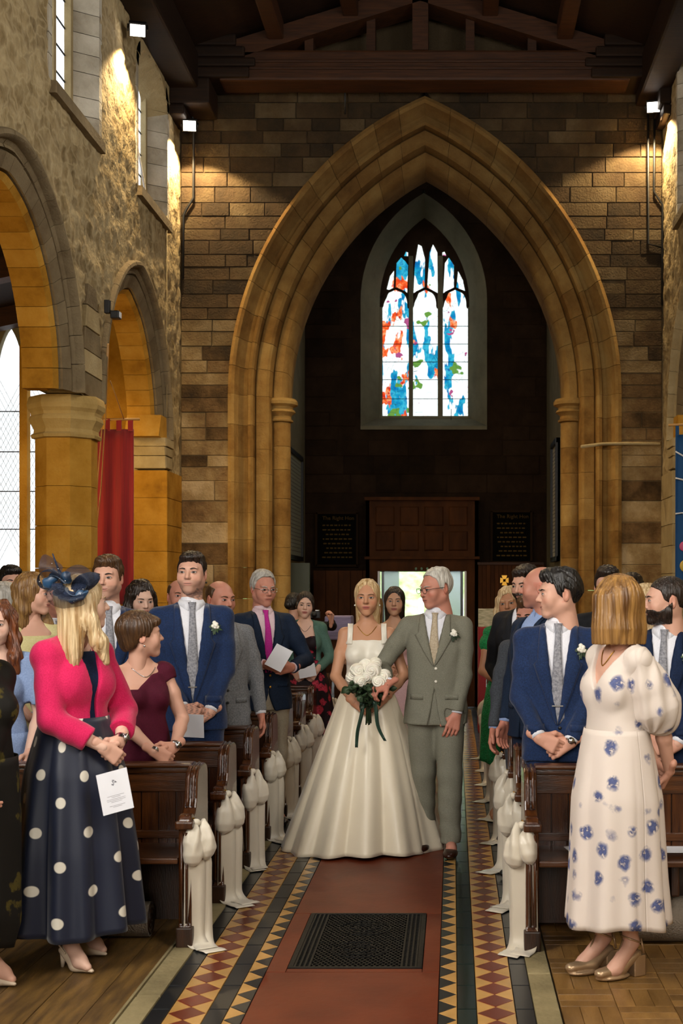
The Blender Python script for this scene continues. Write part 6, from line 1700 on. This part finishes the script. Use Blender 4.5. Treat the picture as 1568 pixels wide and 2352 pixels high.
# ---------------------------------------------------------------- bridesmaid behind the bride
bm2 = Person(-.478, 10.6, 1.665, 0, 'dark-haired bridesmaid in a strapless dusty pink dress behind the bride', 'f', head=(0,0,0), skin='olive', hair='long', haircol='dark', hp=dict(len=.25,a=.086,gap=.062), bust=.9, arms=clasp(1.665,.60,-.17), lips='#9a4a46')
bm2.garment('dress_top', 'dpink', (.58,.745), .007, .007, bust=.9); bm2.skirt('dress_skirt', 'dpink', [(.62*1.665,.14,.105),(.5*1.665,.18,.14),(.02,.28,.25)], (12,.06), 90, 20, 3)
bm3 = Person(-.70, 11.4, 1.60, 5, 'bridesmaid in dusty pink almost hidden behind the bride', 'f', skin='olive', hair='long', haircol='lbrown', hp=dict(len=.25,a=.084), bust=.9, arms=clasp(1.6,.60,-.17))
bm3.garment('dress_top', 'dpink', (.58,.80), .007, .007, bust=.9); bm3.skirt('dress_skirt', 'dpink', [(.62*1.6,.14,.105),(.5*1.6,.18,.14),(.02,.28,.25)], (12,.06), 90, 20, 4)
# ---------------------------------------------------------------- left front: pink jacket and polka-dot skirt
pk = Person(-1.685, 5.82, 1.70, 56, 'blonde woman in a bright pink jacket and navy polka-dot skirt with a blue fascinator', 'f', head=(62,-2,0), skin='pale', hair='long', haircol='blonde', hp=dict(len=.29,a=.100,t=.016,front=((-1,.27),(1,.27)),gap=.04,face=(.058,.07,.10)), fine=True, girth=1.0, lean=-.055, heel=.055, arms=dict(R=dict(W=(-.035,-.225,.572*1.69), D=(.7,-.35,-.6), N=(.3,.85,.1), pose='wrap', hint=(-.9,.5,-.3)), L=dict(W=(.085,-.20,.585*1.69), D=(-.75,-.3,-.6), N=(0,.9,-.1), pose='wrap', hint=(.9,.5,-.2))), legx=(.10,.10), feetdy=.08)
h = pk.h
pk.garment('top', 'navyd', (.58,.81), .010, .012, bust=.6)
def bol(s):
    pass
pk.garment('jacket', 'fuchsia', (.615,.828), .026, .030, bust=.62, shoulders=True, res=.0065, sleeves=dict(R=(0,1.72,.064,.056), L=(0,1.72,.064,.056)), warp=lambda x,y,z: .0045*wob(x,y,z,24,1)+.002*wob(x,y,z,60,3),
    cutf=[((-.2,-.4,.5),(.2,.0,h), lambda x,y,z: np.maximum(np.abs(x-.01)-.012-np.clip(z-.70*h,0,1)*.22-np.clip(.68*h-z,0,1)*.12, y+.0))])
pk.skirt('polka_skirt', 'polka', [(.64*h,.158,.128),(.60*h,.178,.15),(.50*h,.225,.20),(.30*h,.265,.25),(.095*h,.29,.285)], (9,.11), 220, 40, 9)
pk.heels('cream', heel=.055); pk.watch('L'); pk.necklace('silver', .80, .05, .02)
MB().tube([pk.arm['L']['W']-.006, pk.arm['L']['W']+.004], .03, 12, False).build('bracelet', M['silver'], pk.root, True)
# fascinator
M['netting'] = mat('netting', '#141c30', rough=.6, alpha=.55); M['fblue'] = mat('fblue', '#0a1c38', rough=.5, bump=.6, bscale=200); M['fteal'] = mat('fteal', '#0d3a5c', rough=.35, sheen=.3)
fs = empty('fascinator', (0,0,0)); fs.parent = pk.root; fs.rotation_euler = (0,0,-R(56)); fs['label'] = 'navy blue fascinator with loops, quills and netting'
hc = rotz(R(56))@pk.hc; f0 = Vector((hc[0]+.0, hc[1]-.055, hc[2]+.085))
def fp_(px, py, dy=0): # image-plane offsets from the disc centre, pixels at this distance
    return Vector((f0.x+(px-208)/FPX*5.75, f0.y+dy, f0.z-(py-1352)/FPX*5.75))
dm = MB().ball((0,0,0), (.088,.058,.034), 24, 10); q_ = Matrix.Rotation(R(-24),4,'Y')@Matrix.Rotation(R(35),4,'X')
dm.v = [tuple(q_@Vector(v)+fp_(212,1352,.0)) for v in dm.v]; dm.build('disc', M['fblue'], fs, True)
for k,(pts,wd,mm) in enumerate((([(190,1350),(160,1318),(125,1322),(118,1350),(140,1368),(180,1358)],.02,'fblue'),([(188,1352),(170,1330),(145,1330),(135,1350),(155,1362),(182,1358)],.022,'fteal'),([(185,1360),(200,1380),(225,1372),(235,1350)],.03,'fteal'),([(180,1355),(185,1375),(165,1380),(150,1368),(175,1357)],.018,'fteal'))):
    P_ = [fp_(x,y,-.055-.012*math.sin(i*1.1+k)) for i,(x,y) in enumerate(pts)]
    rows = [[p+Vector((0,q*wd,q*.006)) for q in (-1,-.3,.3,1)] for p in P_]; o = MB().strip(rows).build('loop', M[mm], fs, True, solid=.0012); md = o.modifiers.new('s','SUBSURF'); md.levels = md.render_levels = 2
for k,(x,y,rx,rz,ang,mm) in enumerate(((214,1380,.050,.020,-.5,'fteal'),(168,1362,.040,.022,.5,'fblue'),(190,1378,.045,.020,-.2,'fblue'),(186,1338,.030,.024,.9,'fteal'),(150,1345,.040,.026,-.8,'fteal'))):
    pb = MB().ball((0,0,0), (rx,.016,rz), 16, 10); q2 = Matrix.Rotation(ang,4,'Y'); pb.v = [tuple(q2@Vector((v[0],v[1],v[2]*(1+.25*math.sin(v[0]*120+k))))+fp_(x,y,-.06)) for v in pb.v]; pb.build('petal', M[mm], fs, True)
for k,(a,b) in enumerate((((178,1352),(155,1283)),((180,1350),(156,1318)),((184,1350),(168,1316)))):
    MB().tube([fp_(*a,-.06), fp_((a[0]+b[0])/2+2,(a[1]+b[1])/2,-.065), fp_(*b,-.06)], [.006,.005,.003], 6).build('quill', M['fblue'], fs, True)
def net(pts, name='netting'):
    rows = []
    for i,(x,y,x2,y2) in enumerate(pts): rows.append([fp_(x+(x2-x)*u, y+(y2-y)*u, -.045-.05*math.sin(u*3.14)) for u in np.linspace(0,1,8)])
    o = MB().strip(rows).build(name, M['netting'], fs, True); md = o.modifiers.new('s','SUBSURF'); md.levels = md.render_levels = 2
net([(130,1285,128,1340),(140,1284,150,1345),(158,1296,170,1350),(178,1312,185,1352)])
net([(184,1318,190,1355),(205,1306,205,1350),(228,1310,222,1352),(248,1330,232,1356),(250,1352,235,1362)])
net([(135,1372,175,1352),(142,1395,180,1362),(165,1408,190,1370),(200,1410,215,1372),(228,1398,232,1366)])
bd = MB()
for (x,y) in ((150,1368),(172,1318),(160,1318),(176,1340),(188,1345),(118,1342),(130,1347),(214,1386),(222,1375),(206,1392),(228,1364),(158,1306)): bd.ball(fp_(x,y,-.085), .0028, 6, 4)
T(bd.build('beads', M['silver'], fs, True), kind='stuff')
leaflet('order_of_service', at(264,1818,5.56), (.062,.012,.016), (-.016,.0,.086), 'white order-of-service booklet held by the woman in the pink jacket')
# ---------------------------------------------------------------- black leaf-patterned dress at the left edge
lfp = Person(-1.985, 5.40, 1.60, 60, 'person in a long black dress with golden leaves at the left edge of the picture', 'f', head=(20,0,0), hair='bob', haircol='grey', hp=dict(len=.14), heel=.05, girth=1.1, eyes=False, arms=dict(R=dict(W=(-.14,-.15,.86)), L=dict(W=(-.13,-.17,.86))), legx=(.09,.09), feetdy=.02)
h = lfp.h
lfp.garment('dress_top', 'leafdress', (.55,.82), .028, .035, shoulders=True, bust=1.1, sleeves=dict(R=(0,1.95,.075,.06), L=(0,1.95,.075,.06)))
lfp.skirt('dress_skirt', 'leafdress', [(.60*h,.185,.165),(.45*h,.20,.18),(.18*h,.20,.18),(.11*h,.17,.15)], (8,.04), 110, 24, 2); lfp.heels('cream', heel=.05)
# ---------------------------------------------------------------- burgundy dress
bu = Person(-1.60, 6.70, 1.525, 34, 'short dark-haired woman in a one-shoulder burgundy dress looking back over the pews', 'f', head=(86,-4,0), skin='fair', hair='pixie', haircol='brown', hp=dict(t=.012,face=(.060,.08,.10)), fine=True, arms=dict(R=dict(W=(-.02,-.225,.555*1.525), D=(.8,-.2,-.5), N=(.2,.9,-.1), pose='wrap'), L=dict(W=(.10,-.20,.565*1.525), D=(-.85,-.2,-.45), N=(0,1,-.1), pose='wrap')), bust=1.0, girth=1.05)
h = bu.h
bu.garment('dress', 'burg', (.42,.80), .010, .010, bust=1.0, shoulders=False, res=.0065, warp=lambda x,y,z: .004*np.sin((z+.8*x)*52+2*np.sin(x*9))*np.clip((z-.5*1.525)*3,0,1),
    extra=lambda s: s.cone((.05,.02,.828*h),(bu.sw-.01,.014,bu.zs),.040,.050,.02), sleeves=dict(R=(.36,.62,.058,.058), L=(0,.18,.054,.052)),
    cutf=[((-.3,-.3,.70*h),(.3,.3,h), lambda x,y,z: (.765*h+.085*np.clip(x+.03,-.12,.1)*5.5*.16/ .16 - z)*(-1)*.9 if False else (z-(.752*h+np.clip(x+.05,0,.2)*.85))*-.9)])
bu.skirt('dress_skirt', 'burg', [(.50*h,.185,.13),(.40*h,.18,.14),(.2*h,.17,.15)], (8,.03), 90, 16, 2)
bu.necklace('silver', .795, .062, .035); bu.earring('silver', (-1,1)); bu.watch('L'); 
MB().tube([bu.arm['R']['W']-.004, bu.arm['R']['W']+.006], .028, 12, False).build('bracelet', M['silver'], bu.root, True)
# ---------------------------------------------------------------- tattooed groomsman
ta = Person(-1.515, 7.56, 1.86, 14, 'tall tattooed man in a blue suit with clasped hands in the third row', 'm', head=(-16,-2,0), skin='fair', hair='short', haircol='dark', hp=dict(t=.0065,quiff=.004), fine=True, arms=clasp(1.86,.515,-.21,.02,tat=True), beard=None, brow='dark')
ta.suit('navy', tie='greytie', flower=1, tieclip=True, vopen=.535); ta.earring('black', (1,))
def stubble(p, amt=.35, col=(.05,.035,.03), chinonly=False):
    me = p.body.data; n0 = len(p.bV); n1 = len(p.hV); a = me.color_attributes['Col']; buf = np.zeros(len(me.vertices)*4, np.float32); a.data.foreach_get('color', buf); buf = buf.reshape(-1,4)
    x,y,z = p.hV.T; w_ = np.clip((-.038-z)/.012,0,1)*np.clip((.03-y)/.02,0,1)*np.clip((z+.125)/.01,0,1)
    lipm = np.exp(-((x/.026)**2+((z+.0625)/.011)**2)**2)*(y<-.07); w_ = w_*(1-lipm)*amt
    if chinonly: w_ *= np.clip(1.2-np.abs(x)/.035,0,1)
    buf[n0:n0+n1,:3] = buf[n0:n0+n1,:3]*(1-w_[:,None])+np.array(col)*w_[:,None]; a.data.foreach_set('color', buf.ravel())
def neck_tattoo(p):
    me = p.body.data; a = me.color_attributes['Col']; buf = np.zeros(len(me.vertices)*4, np.float32); a.data.foreach_get('color', buf); buf = buf.reshape(-1,4); n0, n1 = len(p.bV), len(p.hV)
    x,y,z = p.hV.T; m_ = ((z < -.085)&(np.sin(x*160+3*np.sin(z*120))*np.sin(z*170+y*90) > -.1)&(y > -.06)).astype(float)[:,None]*.5
    buf[n0:n0+n1,:3] = buf[n0:n0+n1,:3]*(1-m_)+np.array([.05,.05,.05])*m_; a.data.foreach_set('color', buf.ravel())
stubble(ta,.28); neck_tattoo(ta)
leaflet('order_of_service', at(437,1667,7.28), (.075,.0,-.004), (.002,-.02,.066), 'white booklet held low by the tattooed man in blue', False)
# groomsman behind the fascinator
gm = Person(-1.985, 7.50, 1.835, 20, 'smiling dark-haired groomsman half hidden behind the fascinator', 'm', head=(-22,2,0), skin='fair', hair='short', haircol='brown', hp=dict(quiff=.012), fine=True, arms=clasp(1.835,.52,-.2), brow='dark')
gm.suit('navy', tie='greytie', flower=1, vopen=.60); stubble(gm,.25)
# ---------------------------------------------------------------- left rows behind
e1 = Person(-2.02, 8.45, 1.70, 15, 'woman with long dark hair looking down beside the tattooed man', 'f', head=(18,14,0), skin='pale', hair='wavy', haircol='dark', hp=dict(len=.24,a=.096,front=((-1,.2),(1,.22)),gap=.05), arms=clasp(1.7)); e1.garment('dress', 'navyd', (.40,.80), .012, .012, shoulders=True, bust=.9)
e2 = Person(-1.50, 8.42, 1.705, 25, 'balding bearded man in a light grey suit behind the tattooed man', 'm', head=(20,5,0), skin='ruddy', hair='fringe', haircol='brown', hp=dict(t=.006), girth=1.08, arms=dict(R=dict(W=(-.25,-.1,.50*1.7)), L=dict(W=(.25,-.08,.48*1.7)))); e2.suit('lgsuit', tie=None, lapel=True); stubble(e2,.4,(.12,.08,.06))
e3 = Person(-1.95, 9.3, 1.72, 15, 'man with a receding hairline mostly hidden behind the dark-haired woman', 'm', head=(10,0,0), skin='ruddy', hair='fringe', haircol='brown', hp=dict(t=.006), arms=clasp(1.72)); e3.suit('charcoal')
el = Person(-1.345, 9.25, 1.775, 24, 'elderly grey-haired man in a navy blazer with a bright pink tie', 'm', head=(8,8,0), skin='ruddy', hair='old', haircol='grey', hp=dict(t=.012), fine=True, brow='grey', girth=1.06, arms=dict(R=dict(W=(-.06,-.255,.640*1.775), D=(.85,-.3,-.25), N=(.3,.6,.5), pose='wrap'), L=dict(W=(.13,-.25,.625*1.775), D=(-.85,-.3,-.1), N=(-.2,.8,.4), pose='wrap')))
el.suit('blazer', trousers='beige', shirt='pinkshirt', tie='pinktie', vopen=.60, btn='gilt', tail=2.2); el.glasses('silver')
leaflet('order_of_service', at(640,1511,8.92), (.055,.0,-.028), (.040,.02,.070), 'white booklet held up by the elderly man with the pink tie', False)
ca = Person(-1.335, 11.75, 1.625, 6, 'smiling woman in a sage green cardigan over a dark floral dress', 'f', head=(2,4,4), skin='pale', hair='updo', haircol='dark', hp=dict(t=.010,face=(.062,.08,.105)), fine=True, bust=1.15, girth=1.05, lips='#a8504c', arms=dict(R=dict(W=(-.095,-.19,.575*1.625), D=(.55,-.2,-.75), N=(.3,.9,0), pose='wrap'), L=dict(W=(.10,-.19,.575*1.625), D=(-.55,-.2,-.75), N=(-.3,.9,0), pose='wrap')))
h = ca.h
ca.garment('dress_top', 'floraldark', (.55,.748), .008, .008, bust=1.15)
ca.skirt('dress_skirt', 'floraldark', [(.63*h,.15,.12),(.5*h,.215,.19),(.15*h,.30,.27)], (11,.06), 100, 20, 6)
ca.garment('cardigan', 'cardi', (.56,.815), .020, .020, bust=1.15, shoulders=True, sleeves=dict(R=(0,1.86,.056,.040), L=(0,1.86,.056,.040)), warp=lambda x,y,z: .003*wob(x,y,z,40,2), cutf=[((-.2,-.4,.5),(.2,.03,h), lambda x,y,z: np.maximum(np.abs(x)-.072-.03*np.sin(np.clip((z-.56*h)/(.25*h),0,1)*3.1), y-.02))])
ca.necklace('silver', .79, .05, .04)
leaflet('order_of_service', at(705,1541,11.5), (.075,.0,.015), (-.010,.0,.055), 'white booklet held by the woman in the green cardigan', False)
ph_ = Person(-1.60, 13.2, 1.61, 30, 'dark-clothed guest with dark hair at the back behind the green cardigan', 'f', head=(120,0,0), skin='fair', hair='updo', haircol='black', hp=dict(t=.012), eyes=False, arms=dict(R=dict(W=(-.1,-.22,.95)), L=dict(W=(.30,-.22,1.33), D=(0,-.3,1), N=(-1,0,0), pose='wrap'))); ph_.garment('dress', 'charcoal', (.40,.81), .014, .014, shoulders=True, sleeves=dict(R=(0,1.8,.052,.04), L=(0,1.8,.052,.04)))
cmr = empty('camera_compact', at(722,1412,12.9)); T(cmr, 'small black camera held up behind the woman in the green cardigan', 'camera')
MB().box(-.055,.055,-.02,.02,-.035,.035,.006).build('camera_body', M['black'], cmr); MB().tube([(0,-.02,0),(0,-.055,0)],.025,14).build('lens', M['black'], cmr, True); MB().box(.01,.045,-.022,.0,.036,.05,.003).build('flash', M['silver'], cmr)
# far left
l1 = Person(-3.13, 9.25, 1.81, 25, 'dark-haired man in a dark suit at the far left by the bright window', 'm', head=(8,0,0), skin='fair', hair='short', haircol='black', hp=dict(quiff=.008), arms=clasp(1.8)); l1.suit('charcoal', tie='greytie')
l2 = Person(-2.87, 8.38, 1.69, 60, 'grey-haired woman seen from behind at the left edge', 'f', head=(90,0,0), skin='fair', hair='bob', haircol='grey', hp=dict(len=.13), eyes=False, arms=clasp(1.69)); l2.garment('jacket', 'mgsuit', (.45,.82), .02, .02, shoulders=True, sleeves=dict(R=(0,1.8,.056,.045), L=(0,1.8,.056,.045)))
ye = Person(-2.41, 7.50, 1.735, 40, 'woman with long brown hair in a pale yellow dress seen in profile', 'f', head=(44,2,0), skin='fair', hair='wavy', haircol='lbrown', hp=dict(len=.26,a=.092,t=.012,face=(.062,.085,.11),front=((1,.24),)), fine=True, bust=.9, arms=dict(R=dict(W=(-.10,-.2,.54*1.735)), L=dict(W=(.12,-.2,.54*1.735))), lips='#b06a60')
ye.garment('dress', 'yellow', (.40,.80), .012, .012, bust=.9, sleeves=dict(R=(0,.3,.054,.056), L=(0,.3,.054,.056)), shoulders=True, warp=lambda x,y,z: .003*np.sin(z*70+x*20)*np.clip((.66*1.735-z)*9,0,1)); ye.skirt('dress_skirt', 'yellow', [(.56*1.735,.16,.12),(.4*1.735,.20,.17),(.2,.24,.22)], (9,.05), 80, 14, 3)
l3_ = Person(-2.55, 8.40, 1.71, 30, 'man in a dark grey suit hidden behind the blonde woman with the fascinator', 'm', head=(15,0,0), skin='ruddy', hair='short', haircol='brown', arms=clasp(1.71)); l3_.suit('mgsuit', tie='greytie')
rd = Person(-2.345, 6.72, 1.585, 12, 'woman with wavy auburn hair in a light blue dress at the left edge', 'f', head=(-6,4,0), skin='pale', hair='wavy', haircol='auburn', hp=dict(len=.28,a=.096,front=((1,.28),(-1,.26))), bust=1.0, fine=True, lips='#b0403c', arms=dict(R=dict(W=(-.12,-.2,.54*1.585)), L=dict(W=(.17,-.15,.52*1.585))))
rd.garment('dress', 'ltblue', (.40,.80), .014, .014, bust=1.0, shoulders=True, sleeves=dict(R=(0,.75,.062,.066), L=(0,.75,.062,.066)), warp=lambda x,y,z: .004*wob(x,y,z,30,1)); rd.skirt('dress_skirt', 'ltblue', [(.58*1.585,.16,.13),(.4*1.585,.2,.18),(.2,.24,.22)], (9,.05), 80, 14, 8)
# ---------------------------------------------------------------- right front: floral dress
fl = Person(.70, 5.62, 1.69, -62, 'woman with a blonde bob in a white dress with blue flowers and puffed sleeves', 'f', head=(-86,0,0), skin='fair', hair='bob', haircol='bob', hp=dict(len=.168,a=.112,t=.024,gap=.05), fine=True, hair_h=.004, heel=.065, girth=1.0, bust=.5, eyes=False, legx=(.06,.06), feetdy=.03, arms=dict(L=dict(W=(.085,.225,.505*1.69), D=(-.6,.1,-.7), N=(-.5,-.6,.3), pose='wrap', hint=(.8,.5,0)), R=dict(W=(-.04,.25,.51*1.69), D=(.7,.05,-.6), N=(0,-1,0), pose='fist', hint=(-.9,.5,0))))
h = fl.h
fl.garment('dress_top', 'chiffon', (.55,.828), .018, .022, bust=.45, shoulders=True, res=.0065, warp=lambda x,y,z: .003*wob(x,y,z,28,1), cutf=[((-.2,-.4,.70*h),(.2,.03,h), lambda x,y,z: np.maximum(np.abs(x)-(z-.725*h)*.62, y-.02))])
fl.skirt('dress_skirt', 'chiffon', [(.625*h,.152,.130),(.58*h,.168,.145),(.45*h,.205,.185),(.25*h,.215,.20),(.135*h,.228,.215)], (7,.09), 200, 36, 21)
for nm in ('L','R'):
    A = fl.arm[nm]; s = Sdf(); S0, E0 = A['S'], A['E']; mid = S0*.42+E0*.58
    s.chain([S0, S0*.6+E0*.4, S0*.22+E0*.78, S0*.04+E0*.96],[.060,.088,.104,.075],.03); s.warp(lambda x,y,z: .006*np.sin(np.arctan2(y-mid[1],x-mid[0])*9+z*6)+.003*wob(x,y,z,30,4))
    sdf_obj(s, .0065, 'puff_sleeve', M['chiffon'], fl.root)
fl.heels('goldshoe', pointed=False, heel=.07, bow=False, block=True); fl.necklace('gilt', .79, .04, .05)
# ---------------------------------------------------------------- right: groomsmen and guests
gq = Person(.535, 6.62, 1.745, -8, 'dark-haired groomsman in a blue suit seen in profile on the right of the aisle', 'm', head=(-76,3,0), skin='fair', hair='short', haircol='black', hp=dict(quiff=.016,t=.012), fine=True, arms=clasp(1.745,.515,-.20,-.01), blush=.4, brow='black')
gq.suit('navy', tie='greytie', flower=1, tieclip=True, vopen=.56, shoes='shoe'); gq.watch('L')
gr_ = Person(1.075, 6.62, 1.71, -16, 'bearded groomsman in a dark blue suit at the right edge looking left', 'm', head=(-72,2,0), skin='fair', hair='buzz', haircol='dark', hp=dict(t=.007), fine=True, beard=('dark',.45), arms=clasp(1.71,.52,-.2), brow='dark')
gr_.suit('navyd', tie='greytie', flower=1, vopen=.58)
ba = Person(.495, 7.50, 1.78, -55, 'bald man in a dark navy suit behind the groomsman on the right', 'm', head=(-52,0,0), skin='ruddy', hair=None, fine=True, girth=1.12, arms=dict(R=dict(W=(-.2,-.1,.49*1.78)), L=dict(W=(.22,-.1,.49*1.78))), blush=.5); ba.suit('blazer', shirt='blueshirt'); stubble(ba,.25)
v1 = Person(.47, 8.02, 1.60, -25, 'shorter man in a mid grey suit between the bald man and the man in black', 'm', head=(-5,6,0), skin='ruddy', hair='short', haircol='brown', arms=dict(R=dict(W=(-.2,-.1,.49*1.61)), L=dict(W=(.2,-.1,.49*1.61)))); v1.suit('mgsuit', shirt='blueshirt')
t1 = Person(.475, 8.62, 1.80, -25, 'tall man with a dark beard in a black suit behind the bald man', 'm', head=(-12,10,0), skin='fair', hair='short', haircol='dark', hp=dict(quiff=.008), girth=1.1, beard=('dark',.3), fine=True, arms=clasp(1.8)); t1.suit('charcoal', tie=None)
gn = Person(.40, 9.42, 1.665, -12, 'blonde woman in an emerald green lace dress by the aisle', 'f', head=(0,4,-6), skin='tan', hair='wavy', haircol='blonde', hp=dict(len=.26,a=.092,front=((-1,.3),(1,.26))), bust=.95, fine=True, lips='#b04a48', arms=dict(R=dict(W=(.0,-.22,.59*1.665), D=(.8,-.2,-.2), N=(0,.9,0), pose='wrap', hint=(-.9,.4,-.4)), L=dict(W=(.12,-.2,.59*1.665), D=(-.8,-.2,-.2), N=(0,1,0), pose='wrap')))
h = gn.h
gn.garment('dress', 'green', (.40,.80), .012, .012, bust=.95, shoulders=True, warp=lambda x,y,z: .003*wob(x,y,z,80,1)); gn.skirt('dress_skirt', 'green', [(.58*h,.16,.13),(.45*h,.20,.17),(.25*h,.21,.19)], (9,.04), 90, 16, 3)
for nm in ('L','R'):
    A = gn.arm[nm]; s = Sdf(); s.ell(A['S']*.72+A['E']*.28,(.066,.066,.075),.02); s.warp(lambda x,y,z: .005*wob(x,y,z,70,2)); sdf_obj(s,.008,'puff_sleeve',M['green'],gn.root)
m1 = Person(.985, 8.35, 1.79, -5, 'dark-haired man at the back looking over the blonde bob', 'm', head=(-2,4,0), skin='fair', hair='short', haircol='dark', hp=dict(quiff=.008), arms=clasp(1.79), fine=True); m1.suit('charcoal', tie='greytie')
m2 = Person(1.25, 9.2, 1.755, -15, 'man in dark sunglasses at the back on the right', 'm', head=(-10,0,0), skin='tan', hair='short', haircol='dark', hp=dict(quiff=.01), arms=clasp(1.755)); m2.suit('mgsuit', tie='greytie'); m2.glasses('black', dark=True, r=(.024,.018))
z1_ = Person(1.10, 7.52, 1.675, -40, 'blonde woman partly hidden behind the bearded groomsman', 'f', head=(-22,2,0), skin='tan', hair='long', haircol='blonde', hp=dict(len=.3,a=.09,front=((1,.26),)), arms=clasp(1.675)); z1_.garment('dress', 'beige', (.40,.80), .014, .014, shoulders=True, bust=.9)
